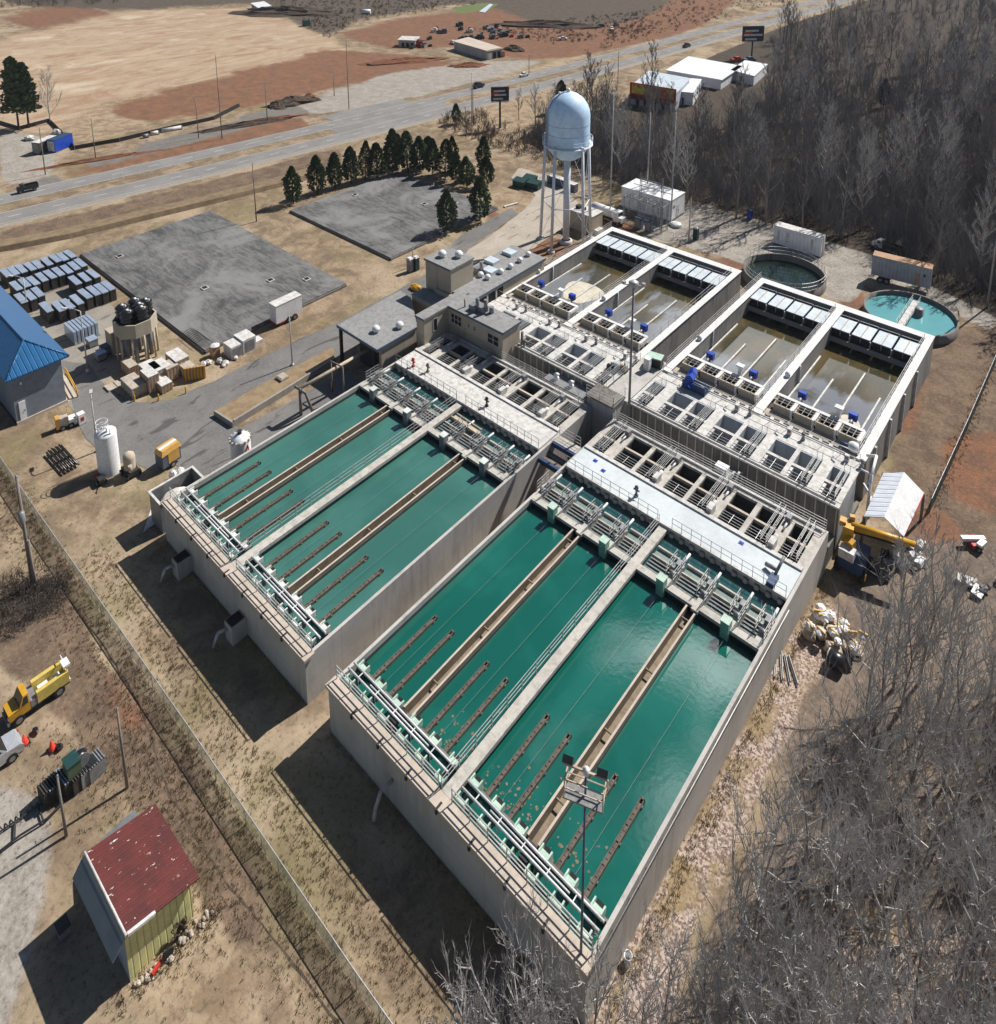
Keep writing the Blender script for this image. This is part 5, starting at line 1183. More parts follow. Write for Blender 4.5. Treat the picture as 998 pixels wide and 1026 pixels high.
# ------------------------------------------------------------------ portable toilets, containers, substation
def toilet(loc, mat, roof, lab):
    t = thing('portable_toilet', lab, 'portable toilet', loc)
    MB().box(-.65,-.65,.1,.65,.65,3.6).build('cabin', M[mat], t); MB().add([(-.7,-.7,3.6),(.7,-.7,3.6),(.7,.7,3.6),(-.7,.7,3.6),(-.5,-.5,4.0),(.5,-.5,4.0),(.5,.5,4.0),(-.5,.5,4.0)],[(4,5,6,7),(0,1,5,4),(1,2,6,5),(2,3,7,6),(3,0,4,7)]).build('roof', M[roof], t)
    d = MB().box(-.45,-.70,.3,.45,-.655,3.2).build('door', M[mat], t); MB().box(.25,-.75,1.6,.35,-.70,2.0).build('handle', M['black'], d)
toilet(at(697,240)+(0,), 'green_dark', 'white', 'dark green portable toilet alone on the pale gravel')
toilet(at(411,272)+(0,), 'grey_metal', 'white', 'grey portable toilet on the grass beside the small slab road')
toilet(at(417,270.5)+(0,), 'green_dark', 'white_old', 'green portable toilet standing against the grey one')
t = thing('shipping_container', 'white ribbed container standing behind the round black water tank', 'shipping container', (37.6,162.8,0))
MB().box(-6.6,-1.6,.3,6.6,1.6,5.6).build('body', M['rib_white_x'], t); MB().box(-6.65,-1.65,5.6,6.65,1.65,5.72).build('roof', M['white_old'], t)
d = MB().box(6.605,-1.4,.5,6.66,1.4,5.4).build('door', M['white'], t); MB().tube((6.72,-.3,.6),(6.72,-.3,5.2),.05,5).tube((6.72,.3,.6),(6.72,.3,5.2),.05,5).build('lock_bar', M['rail'], d)
for x in (-5.2,-2.6,4.2): MB().box(x-.4,-1.64,1.6,x+.4,-1.605,4.6).build('side_panel', M['white_old'], t)
t = thing('semi_trailer', 'grey ribbed semi trailer with an orange topped roof by the woods', 'trailer', (64.8,159.6,0), R(7))
MB().box(-6.7,-1.5,1.8,6.7,1.5,7.0).build('body', M['rib_box'], t); MB().box(-6.75,-1.55,7.0,6.75,1.55,7.15).build('roof', M['wood'], t)
for x in (-4.4,-3.0):
    for y in (-1.35,1.35): wheel(t,x,y,.85,.5)
MB().box(3.2,-1.56,2.0,4.2,-1.505,5.2).build('side_door', M['wood'], t); MB().box(5.0,-1.55,4.6,5.5,-1.505,5.3).build('emblem_panel', M['dark'], t)
for y in (-1,1): MB().tube((4.2,y,0),(4.2,y,1.8),.16,6).build('landing_leg', M['grey_metal'], t)
def truck(loc, rz, cab, bodymat, L, lab, bed=True, s=1.0):
    t = thing('truck', lab, 'truck', loc, rz)
    MB().add([(L*.18,-1.0,.7),(L*.5,-1.0,.7),(L*.5,1.0,.7),(L*.18,1.0,.7),(L*.18,-1.0,2.9),(L*.34,-.95,2.9),(L*.34,.95,2.9),(L*.18,1.0,2.9),(L*.5,-.95,1.9),(L*.5,.95,1.9),(L*.38,-1,2.0),(L*.38,1,2.0)],
        [(0,1,8,10),(0,10,5,4),(3,11,9,2),(3,7,6,11),(4,5,6,7),(8,9,11,10),(1,2,9,8),(0,4,7,3)]).build('cab', M[cab], t)
    MB().add([(L*.345,-.85,2.75),(L*.345,.85,2.75),(L*.385,.9,2.1),(L*.385,-.9,2.1)],[(0,3,2,1)]).build('windscreen', M['glass'], t)
    MB().box(L*.22,-1.03,1.9,L*.33,-1.002,2.6).box(L*.22,1.002,1.9,L*.33,1.03,2.6).build('side_window', M['glass'], t)
    MB().box(-L*.5,-1.05,.9,L*.16,1.05,1.2).build('chassis', M['dark'], t)
    b = MB().box(-L*.5,-1.1,1.2,L*.14,-.95,2.5).box(-L*.5,.95,1.2,L*.14,1.1,2.5).box(-L*.5,-.95,1.2,-L*.47,.95,2.5).box(L*.12,-.95,1.2,L*.14,.95,2.8).box(-L*.47,-.95,1.2,L*.12,.95,1.5)
    b.build('bed', M[bodymat], t)
    for x in (L*.36,-L*.3):
        for y in (-.95,.95): wheel(t,x,y,.6)
    return t
tr = truck(at(890,252)+(0,), R(172), 'white', 'dark', 8.5, 'white cab truck with dark bed beside the woods behind the semi trailer')
# electrical yard
t = thing('electrical_building', 'white modular electrical building at the edge of the woods', 'electrical building', (-6.5,158.4,0))
MB().box(-8.7,-4.3,.6,8.7,4.3,7.0).build('wall', M['rib_white_x'], t); MB().box(-8.8,-4.4,7.0,8.8,4.4,7.2).build('roof', M['white'], t); MB().box(-8.7,-4.3,0,8.7,4.3,.6).build('base', M['steel_blue'], t)
MB().box(-7,-.06,7.2,7,.06,7.32).build('roof_seam', M['grey_metal'], t)
d = MB().box(8.705,-.8,.8,8.76,.8,4.6).build('door', M['white_old'], t); MB().box(8.76,.4,2.6,8.85,.6,2.9).build('handle', M['dark'], d)
for y in (-2.6,-1.9): MB().box(8.705,y-.25,4.2,8.76,y+.25,5.0).build('vent', M['grey_metal'], t)
solo(MB().blob((0,0,.5),2.0,1.5,.9,10,6,.2,2), 'tarp_heap', M['white'], 'white tarp heap at the corner of the white electrical building', 'tarp', (4.6,153.2,0))
t = thing('substation', 'grey lattice substation with transformers behind the filter block', 'substation', (-1.5,147.5,0))
f = MB()
for x in (-7.5,-2.5,2.5,5.5):
    for y in (-1.6,1.6):
        f.tube((x,y,0),(x,y,8.2),.13,5)
        f.tube((x-.45,y,0),(x-.45,y,8.2),.07,4)
        for k in range(6): f.tube((x,y,k*1.35),(x-.45,y,k*1.35+1.35),.05,4)
f.build('steel_frame', M['grey_metal'], t)
b = MB()
for y in (-1.6,1.6):
    for z in (5.0,8.2): b.tube((-8,y,z),(6,y,z),.13,5).tube((-8,y,z-.5),(6,y,z-.5),.08,4)
for x in (-7.5,-5,-2.5,0,2.5,5.5): b.tube((x,-1.6,8.2),(x,1.6,8.2),.1,5)
b.build('bus_beam', M['grey_metal'], t)
for x in (-6.5,-5.5,-4.5,-1,0,1,3.5,4.5): MB().lathe([(.12,0),(.25,.2),(.12,.4),(.25,.6),(.12,.8),(.25,1.0),(.08,1.3)],(x,-1.6),8,8.3).build('insulator', M['conc'], t)
for x in (-3.6,3.6):
    MB().tube((x,.6,0),(x,.6,16),.12,5).tube((x+.5,.6,0),(x+.5,.6,16),.12,5).build('lattice_mast', M['grey_metal'], t)
MB().tube((-3.4,.6,14.2),(4,.6,14.2),.15,5).tube((-3.4,.6,13.5),(4,.6,13.5),.12,5).build('bus_beam', M['grey_metal'], t)
for x in (-1.6,1.9): q = MB().box(x-1.1,-3.4,0,x+1.1,-2,3.6).build('transformer', M['steel_blue'], t); MB().box(x-.9,-3.7,.5,x+.9,-3.4,3.2).build('radiator', M['grey_metal'], q)
t = thing('treatment_shed', 'beige metal shed standing close behind the water tower legs', 'shed', (-14.8,134.2,0))
MB().box(-4.0,-2.7,0,4.0,2.7,5.6).build('wall', M['beige'], t); MB().box(-4.1,-2.8,5.6,4.1,2.8,5.8).build('roof', M['conc_white'], t); MB().box(-3.2,-1.0,5.8,-1.8,.6,6.9).tube((-.6,0,5.8),(-.6,0,6.7),.5,10).build('roof_unit', M['dark'], t); MB().box(4.02,-1.6,0,5.4,1.2,1.4).build('pad_unit', M['white_old'], t)
t = thing('tanker_truck', 'white tanker truck with blue stripe behind the beige shed', 'truck', (-11.8,143.2,0), R(-4))
MB().tube((-6.6,0,2.9),(1.2,0,2.9),1.5,18).build('tank', M['white'], t); MB().box(-6.6,-1.2,1.0,4.4,1.2,1.5).build('chassis', M['dark'], t); MB().box(1.7,-1.3,1.2,3.4,1.3,4.2).box(3.4,-1.2,1.2,4.7,1.2,2.7).build('cab', M['white'], t); MB().box(3.405,-1.1,2.9,3.46,1.1,3.9).build('windscreen', M['glass'], t); MB().box(-6.7,-1.25,3.2,-4.9,-1.1,3.9).build('stripe', M['blue'], t)
for x in (-5,-3.6,3.2):
    for y in (-1.1,1.1): wheel(t,x,y,.7)
for i,(a,b,lab) in enumerate(((521,187,'green dumpster nearest the evergreens'),(531,184,'green dumpster farthest back behind the tower road'),(535,189,'green dumpster nearest the tower road'))):
    t = thing('dumpster', lab, 'dumpster', at(a,b)+(0,), R(8)); MB().box(-2.2,-1.3,.2,2.2,1.3,2.3).build('body', M['green_dark'], t)
    MB().add([(-2.3,-1.4,2.3),(2.3,-1.4,2.3),(2.3,1.4,2.9),(-2.3,1.4,2.9),(-2.3,1.4,2.3),(2.3,1.4,2.3)],[(0,1,2,3),(3,2,5,4),(0,3,4),(1,5,2)]).build('lid', M['green_dark'], t)
for i,(a,b,L,lab) in enumerate(((560,186,4.5,'grey blue storage box behind the tower riser'),(574,192,2.2,'short grey storage box just past the tower riser'))):
    t = thing('storage_box', lab, 'storage box', at(a,b)+(0,), R(-3)); MB().box(-L,-1.1,.2,L*.6,1.1,2.9).build('body', M['steel_blue'], t); MB().box(-L-.05,-1.15,2.9,L*.6+.05,1.15,3.0).build('lid', M['white_old'], t); MB().box(L*.6+.003,-.8,.4,L*.6+.05,.8,2.6).build('door', M['grey_metal'], t)
solo(MB().box(-2.6,-.35,0,2.6,.35,.45).box(-2.6,-.5,.0,-2.2,.5,.3), 'concrete_beam', M['white_old'], 'white beam lying on the grass by the curved road', 'beam', at(512,206)+(0,), None).rotation_euler = (0,0,R(75))
t = thing('blue_bin', 'blue bin at the edge of the woods beyond the gravel', 'bin', at(751,219)+(0,)); MB().lathe([(.8,0),(1.0,2.6),(0,2.7)],n=10).build('body', M['blue'], t); MB().lathe([(1.05,2.6),(1.05,2.8),(0,3.0)],n=10).build('lid', M['navy'], t)
solo(MB().blob((0,0,.6),1.6,1.2,.8,10,6,.3,8), 'yellow_tarp_heap', M['yellow'], 'yellow tarp heap against the control house wall', 'tarp', at(417,290)+(0,))

# ------------------------------------------------------------------ canopy, lift and scrap by the filter corner
t = thing('canopy', 'white ribbed gable canopy on posts beside the filter corner', 'canopy', (0,0,0))
q = [at(866,517,6.5), at(886,518,8.0), at(906,473,8.0), at(885,474,6.5), at(906,538,5.2), at(926,494,5.2)]
E0, R0_, R1_, E1, F0, F1 = [(p_[0],p_[1],z) for p_,z in zip(q,(6.5,8,8,6.5,5.2,5.2))]
def slab3(P, th, mat):
    m = MB(); a = [Vector(p_) for p_ in P]; n = (a[1]-a[0]).cross(a[2]-a[0]).normalized()*th
    if n.z > 0: n = -n
    k = len(a); m.add([tuple(v) for v in a]+[tuple(v+n) for v in a], [tuple(range(k)), tuple(reversed(range(k,2*k)))]+[(i,k+i,k+(i+1)%k,(i+1)%k) for i in range(k)]); return m
slab3([E0,R0_,R1_,E1],.15,0).build('roof_sheet', M['rib_white_y'], t); slab3([R0_,F0,F1,R1_],.15,0).build('roof_sheet', M['white'], t)
MB().tube(F0,F1,.07,6).build('edge_trim', M['red'], t)
for p_ in (E0,E1,F0,F1): MB().tube((p_[0],p_[1],0),(p_[0],p_[1],p_[2]),.22,8).build('post', M['conc_dark'], t)
t = thing('boom_lift', 'yellow telescopic crane with its boom lying towards the white canopy', 'crane', (82.2,65.0,0))
MB().box(-1.6,-2.2,1.2,1.8,2.2,3.2).build('chassis', M['navy'], t)
u0 = Vector((-.9,.8,6.3)); e_ = at(918,546,6.6); u1 = Vector((e_[0]-82.2, e_[1]-65.0, 6.6))
MB().tube(u0,u1,.62,8,.42).build('boom', M['yellow'], t); MB().tube(u0+Vector((0,0,-.8)),u0.lerp(u1,.7)+Vector((0,0,-.9)),.2,6).build('boom_ram', M['dark'], t)
MB().obox((-1.2,.5,5.4),(1.5,1.9,2.6),R(10)).obox((-.4,-.8,4.2),(1.3,1.0,2.6),R(-14),R(12)).build('turret', M['yellow'], t)
MB().obox((-1.1,1.6,6.4),(.7,.6,2.0),R(30)).obox((-2.0,.4,6.7),(.9,1.1,.8),R(10)).build('counterweight', M['orange'], t)
MB().box(-1.5,-2.6,3.2,.6,-1.2,4.6).build('cab', M['white_old'], t)
for x in (-1.7,1.9):
    for y in (-1.5,1.5):
        w = wheel(t,x,y,1.0,.6,'x'); MB().tube((x-.36,y,1.0),(x+.36,y,1.0),.5,10).build('hub', M['yellow'], w)
t = thing('bag_pile', 'stack of white bags tied with orange straps under bare branches', 'bag stack', at(836,640)+(0,))
rnd = random.Random(3)
for i in range(5):
    for j in range(4):
        if rnd.random() < .12: continue
        u_ = rnd.gauss(0,.35); w_ = rnd.gauss(0,.35); s_ = rnd.uniform(.75,1.15); b = MB().blob((-2.4+i*1.2+u_,-1.8+j*1.15+w_,1.6+rnd.uniform(-.5,.45)),.68*s_,.62*s_,.5*s_,9,6,.28,i*7+j).build('bag', M['white'], t)
        MB().obox((-2.4+i*1.2+u_,-1.8+j*1.15+w_,1.75),(1.25*s_,.2,.95*s_),rnd.uniform(-.8,.8)).build('strap', M['orange'], b)
lb = MB()
for i in range(14): lb.blob((rnd.uniform(-2.8,2.8),rnd.uniform(-2.2,2.0),.6),1.0,.9,.8,9,6,.25,i+60)
lb.build('lower_bags', M['bone'], t)
rnd = random.Random(11)
for i in range(16):
    c0 = (905,560) if i < 11 else (980,590); x, y = at(c0[0]+rnd.uniform(-24,24), c0[1]+rnd.uniform(-12,22))
    m = MB(); m.obox((0,0,.5),(rnd.uniform(.8,2.2),rnd.uniform(.6,1.4),rnd.uniform(.3,.9)),rnd.uniform(0,3),rnd.uniform(-.5,.5)).obox((.5,.4,.7),(rnd.uniform(.4,1.2),.3,.5),rnd.uniform(0,3),.6)
    tag(m.build('scrap_piece', M[rnd.choice(['white','grey_metal','white_old','conc_white','dark'])], None, (x,y,0)), 'torn scrap piece in the heap beyond the white canopy' if i < 11 else 'pale scrap piece under the bare trees near the red machine', 'scrap', 'scrap heap by the canopy' if i < 11 else 'scrap under the trees')
t = thing('red_machine', 'red and white trailer hitch machine lying on the dirt track', 'machine', at(974,546)+(0,), R(40))
MB().obox((0,0,1.2),(3.6,.7,.5),0).build('arm', M['white'], t); MB().box(-.6,-1.2,.3,1.0,.9,1.0).build('base', M['red'], t); MB().obox((.8,-.9,1.2),(1.6,.8,.4),.6).build('plate', M['white'], t)
for y in (-1.3,1.0): wheel(t,.2,y,.45)
for i in range(5):
    x, y = at(772+i*5.5, 664+i*2.2); s_ = thing('steel_angle', ORD[i]+' silver steel angle from the basin wall in the scattered bundle', 'steel bar', (x,y,.2), R(100+7*i), 'loose steel angles')
    MB().box(-1.9,-.12,0,1.9,.12,.06).build('flange', M['rail'], s_); MB().box(-1.9,-.12,.06,1.9,-.06,.3).build('web', M['rail'], s_)
t = thing('spare_tank', 'black open ended drum under branches below the bag stack', 'drum', at(836,668)+(0,)); MB().tube((-.9,0,1.0),(1.1,.3,1.0),1.0,14).build('shell', M['black'], t); MB().ring((0,0),.01,.1,.01,4).tube((-.92,0,1.0),(-.8,0,1.0),1.05,14).build('rim', M['white_old'], t)
t = thing('white_bucket', 'white broken bucket on the leaf litter by the basin corner', 'bucket', at(629,964)+(0,)); MB().lathe([(.3,0),(.42,.9),(.36,.9),(.25,.1)],n=12).build('body', M['white'], t); MB().path([(-.4,0,.9),(0,.2,1.3),(.4,0,.9)],.03,4).build('handle', M['rail'], t)
# ------------------------------------------------------------------ barn corner
t = thing('barn', 'small yellow sided barn with a peeling dark red roof', 'barn', (0,0,0))
x0, x1 = 37.4, 45.7; yb, yf = -25.4, -19.2
P = [(yb,0),(yf,0),(yf,4.9),(yb,6.2)]
MB().add([(x1,y,z) for y,z in P], [(0,1,2,3)]).build('gable_wall', M['rib_yellow_y'] if 'rib_yellow_y' in M else ribbed('yellow_gable_sheet', lin(.66,.63,.27), lin(.50,.49,.24), 1, 1.6, .6), t)
MB().box(x0,yf-.1,0,x1-.002,yf,4.85).box(x0,yb,0,x0+.1,yf-.1,4.8).build('side_wall', M['rib_yellow'], t)
MB().box(x0,yb,0,x1-.002,yb+.1,6.1).build('back_wall', dirty('pale_blue_board', lin(.34,.40,.47), lin(.26,.31,.37), .8), t)
slab3([(x0-.5,yf+.7,4.85),(x0-.5,yb,6.45),(x1+.6,yb,6.45),(x1+.6,yf+.7,4.85)], .12, 0).build('roof', M['rust_roof'], t)
slab3([(x0-.5,yb-.02,6.45),(x0-.4,yb-1.35,4.9),(x1+.5,yb-1.35,4.9),(x1+.6,yb-.02,6.45)], .1, 0).build('rear_roof', M['rib_grey_y'], t)
MB().tube((x0-.5,yb,6.5),(x1+.6,yb,6.5),.13,6).build('ridge_cap', M['white_old'], t)
MB().tube((x1+.55,yb+.1,6.46),(x1+.55,yb+2.6,5.83),.2,4).build('verge_patch', M['white_old'], t)
slab3([(x0-3.0,yf-.6,3.0),(x0-3.0,yb+2.1,3.0),(x0-.1,yb+2.1,3.9),(x0-.1,yf-.6,3.9)], .1, 0).build('lean_to', M['grey_metal'], t)
MB().tube((x0-2.8,yf-.8,0),(x0-2.8,yf-.8,2.95),.1,5).tube((x0-2.8,yb+2.3,0),(x0-2.8,yb+2.3,2.95),.1,5).build('lean_to_post', M['wood_grey'], t)
rnd = random.Random(21)
for i in range(44):
    y = yb+.2+rnd.random()*7.4; x = x1+.5+rnd.random()*.9; r = rnd.uniform(.10,.26)
    m = MB().blob((0,0,r*.6),r*1.3,r,r*.9,8,5,.25,i)
    tag(m.build('rubble_stone', M[rnd.choice(['wood_pale','bone','wood_grey','wood_pale'])], None, (x,y,0)), 'tan stone in the loose row along the yellow gable wall', 'stone', 'stones along the barn wall')
t = thing('scrap_bike', 'black wheel and red scrap leaning on the stones by the barn', 'scrap', (x1+1.1,-22.6,0)); MB().tube((-.1,.3,.6),(.1,.3,.6),.55,14).build('wheel', M['rubber'], t); MB().obox((0,-.8,.4),(.3,1.1,.3),.3).build('tube_frame', M['red'], t)
v = MB()
for i in range(14): v.path([(x1+.3+rnd.uniform(0,.4), yf-1.8+rnd.uniform(-.6,.9), .1+k*.45) for k in range(5)], .05, 4)
solo(v, 'vine', M['bark'], 'bare dark vine climbing the far end of the yellow wall', 'vine')
t = thing('shade_box', 'dark open box on the gravel at the edge of the barn shadow', 'box', at(64,935)+(0,)); MB().box(-.6,-.5,.2,.6,.5,1.1).build('body', M['grey_metal'], t); MB().box(-.65,-.55,1.1,.65,.55,1.2).build('lid', M['dark'], t)
# stacked dark bales near the poles
rnd = random.Random(2)
for i,(u,v_,zz,lab) in enumerate(((203,690,0,'dark media block at the pole end of the stack by the barn'),(225,675,0,'second dark media block from the pole in the barn stack'),(250,660,0,'third dark media block from the pole in the barn stack'),(285,650,0,'fourth dark media block from the pole in the barn stack'),(318,640,0,'fifth dark media block from the pole in the barn stack'),(350,615,0,'grey pleated block at the fence end of the barn stack'),(382,592,0,'last grey pleated block closest to the slim pole'))):
    x, y = at(u/3.992+0, 620+v_/3.992+6, 0)
    t = thing('media_block', lab, 'block', (x,y,0), R(6))
    b = M['grey_metal'] if i > 4 else M['crate_black']
    MB().box(-.8,-.9,.1,.8,.9,1.9).build('body', b, t)
    s = MB()
    for k in range(7): s.box(-.82,-.85+k*.27,1.9,.82,-.72+k*.27,2.05)
    s.build('rib', M['grey_metal'] if i > 4 else M['silver'] if i%2 else b, t)
t = thing('green_bin', 'dull green bin standing on top of the dark block stack', 'bin', at(73,772,2.1)+(2.1,)); MB().box(-.8,-.7,0,.8,.7,1.5).build('body', dirty('olive_bin', lin(.11,.15,.08), lin(.08,.11,.06), 1), t); MB().box(-.85,-.75,1.5,.85,.75,1.65).build('lid', M['green_dark'], t)
t = thing('cable_reel', 'black cable reel behind the green bin on the stack', 'cable reel', at(81,766,2.1)+(2.1,)); MB().tube((-.4,0,.8),(.4,0,.8),.8,14).build('drum', M['black'], t); MB().tube((-.45,0,.8),(-.4,0,.8),.95,14).tube((.4,0,.8),(.45,0,.8),.95,14).build('flange', M['grey_metal'], t)
t = thing('harrow', 'dark bent harrow frame on the gravel beside the timber pole', 'harrow', at(30,826)+(0,), R(80))
MB().path([(-3,-1,.3),(-1,-.8,.4),(1.5,-.9,.4),(3.2,-.2,.3)],.12,5).path([(-3,1,.3),(3,1.2,.3)],.1,5).path([(-1.5,-.8,.3),(-1.2,1.1,.3)],.1,5).path([(1.2,-.9,.3),(1.0,1.1,.3)],.1,5).build('frame', M['dark'], t)
s = MB()
for i in range(10): s.tube((-2.4+i*.5,1.1,.35),(-2.6+i*.5,1.8,.05),.06,4)
s.build('tine', M['dark'], t)
# yellow service truck
t = thing('service_truck', 'bright yellow service truck with tool body parked on dry grass', 'truck', (11.7,-22.0,0), R(-90)); t.scale = (1.13,1.13,1.13)
L = 5.9
MB().box(-3.0,-.95,.75,2.95,.95,1.05).build('chassis', M['dark'], t)
MB().add([(.9,-1,.95),(2.95,-.95,.95),(2.95,.95,.95),(.9,1,.95),(.9,-1,1.95),(1.9,-1,1.95),(2.95,-.9,1.75),(2.95,.9,1.75),(1.9,1,1.95),(.9,1,1.95),(.95,-.88,3.0),(1.45,-.88,3.0),(1.45,.88,3.0),(.95,.88,3.0)],
  [(0,1,6,5,4),(3,9,8,7,2),(1,2,7,6),(5,6,7,8),(4,5,11,10),(8,9,13,12),(10,11,12,13),(0,4,10,13,9,3),(5,8,12,11)]).build('cab', M['yellow'], t)
MB().add([(1.93,-.84,1.99),(1.93,.84,1.99),(1.5,.78,2.92),(1.5,-.78,2.92)],[(0,1,2,3)]).build('windscreen', M['glass'], t)
MB().add([(1.05,-1.005,2.0),(1.75,-1.005,2.0),(1.42,-.90,2.85),(1.05,-.90,2.85)],[(0,1,2,3)]).add([(1.05,1.005,2.0),(1.42,.90,2.85),(1.05,.90,2.85),(1.75,1.005,2.0)],[(0,3,1,2)]).build('side_window', M['glass'], t)
MB().box(2.951,-.95,.6,3.15,.95,1.0).build('bumper', M['grey_metal'], t); MB().box(2.951,-.6,1.1,3.0,.6,1.6).build('grille', M['black'], t)
for y in (-.75,.75): MB().box(2.951,y-.16,1.2,3.02,y+.16,1.5).build('headlight', M['white'], t)
MB().box(-3.0,-1.05,1.05,.2,-.6,2.4).box(-3.0,.6,1.05,.2,1.05,2.4).box(-3.0,-.6,1.05,-2.9,.6,2.0).build('tool_body', M['yellow_pale'], t)
MB().box(-2.9,-.6,1.05,.2,.6,1.3).build('bed', M['grey_metal'], t); MB().box(-1.2,-.5,1.3,-.2,.5,1.7).box(-2.4,-.4,1.3,-1.7,.3,1.8).build('bed_tool', M['white'], t); MB().box(.2,-1.0,1.05,.85,1.0,1.9).build('side_box', M['grey_metal'], t)
MB().box(-2.8,-1.07,1.3,-1.9,-1.052,2.2).box(-1.7,-1.07,1.3,-.9,-1.052,2.2).box(-.8,-1.07,1.3,.1,-1.052,2.2).build('locker_door', M['yellow'], t)
MB().tube((-2.9,-.9,2.4),(-2.9,-.9,3.1),.05,5).tube((-2.9,.9,2.4),(-2.9,.9,3.1),.05,5).tube((-2.9,-.9,3.1),(-2.9,.9,3.1),.06,5).box(-3.3,-.2,2.9,-2.6,.9,3.15).build('ladder_rack', M['white'], t)
MB().box(-3.15,-.7,.8,-3.0,.9,1.1).build('rear_step', M['white_old'], t)
for x in (2.1,-1.9):
    for y in (-.9,.9): wheel(t,x,y,.58)
def car(loc, rz, mat, lab, s=1.0, sedan=True, grp=None):
    t = thing('parked_car' if grp is None else 'car', lab, 'car', loc, rz); 
    prof = [(-2.3,.45),(-2.35,1.0),(-2.1,1.25),(-1.2,1.35),(-.6,1.95),(.75,1.95),(1.35,1.3),(2.2,1.1),(2.35,.8),(2.3,.45)]
    n = len(prof); w = [.85,.88,.86,.86,.68,.68,.86,.82,.84,.85]
    m = MB(); m.add([(x*s,-wy*s,z*s) for (x,z),wy in zip(prof,w)]+[(x*s,wy*s,z*s) for (x,z),wy in zip(prof,w)], [tuple(range(n)), tuple(reversed(range(n,2*n)))]+[((i+1)%n,i,n+i,n+(i+1)%n) for i in range(n)])
    m.build('body', M[mat], t)
    MB().add([(.80*s,-.66*s,1.93*s),(.80*s,.66*s,1.93*s),(1.33*s,.8*s,1.36*s),(1.33*s,-.8*s,1.36*s)],[(0,3,2,1)]).build('windscreen', M['glass'], t)
    MB().add([(-.65*s,-.66*s,1.94*s),(-.65*s,.66*s,1.94*s),(-1.18*s,.8*s,1.41*s),(-1.18*s,-.8*s,1.41*s)],[(0,1,2,3)]).build('rear_window', M['glass'], t)
    k = MB()
    for sg in (-1,1): k.add([(-.95*s,sg*.83*s,1.42*s),(1.1*s,sg*.83*s,1.42*s),(.7*s,sg*.72*s,1.88*s),(-.55*s,sg*.72*s,1.88*s)],[(0,1,2,3)])
    k.build('side_window', M['glass'], t)
    for x in (-1.4,1.4):
        for y in (-.8,.8): wheel(t,x*s,y*s,.42*s,.25*s)
    for y in (-.65,.65): MB().box(-2.38*s,(y-.18)*s,.85*s,-2.3*s,(y+.18)*s,1.1*s).build('tail_light', M['red'], t)
    return t
car((15.6,-28.3,0), R(-90), 'silver_car', 'silver saloon car cut by the photo edge next to the yellow truck', 1.4)
for i,(x,y,lab) in enumerate(((15.6,-24.7,'orange traffic cone beside the silver car'),(18.8,-22.8,'orange traffic cone out on the dry grass'))):
    t = thing('traffic_cone', lab, 'traffic cone', (x,y,0)); MB().lathe([(.42,.08),(.08,1.3),(0,1.32)],n=14).build('cone', M['cone'], t); MB().box(-.5,-.5,0,.5,.5,.08).build('base', M['black'], t)
for i,(a,b,lab) in enumerate(((36,734,'black scrap lump on the grass between truck and cones'),(60,750,'small black bucket beside the far orange cone'),(21,751,'dark grey plate on the grass behind the silver car'))):
    t = solo(MB().blob((0,0,.3),.5,.35,.35,7,5,.3,i), 'scrap_lump', M['black' if i < 2 else 'grey_metal'], lab, 'scrap', at(a,b)+(0,))

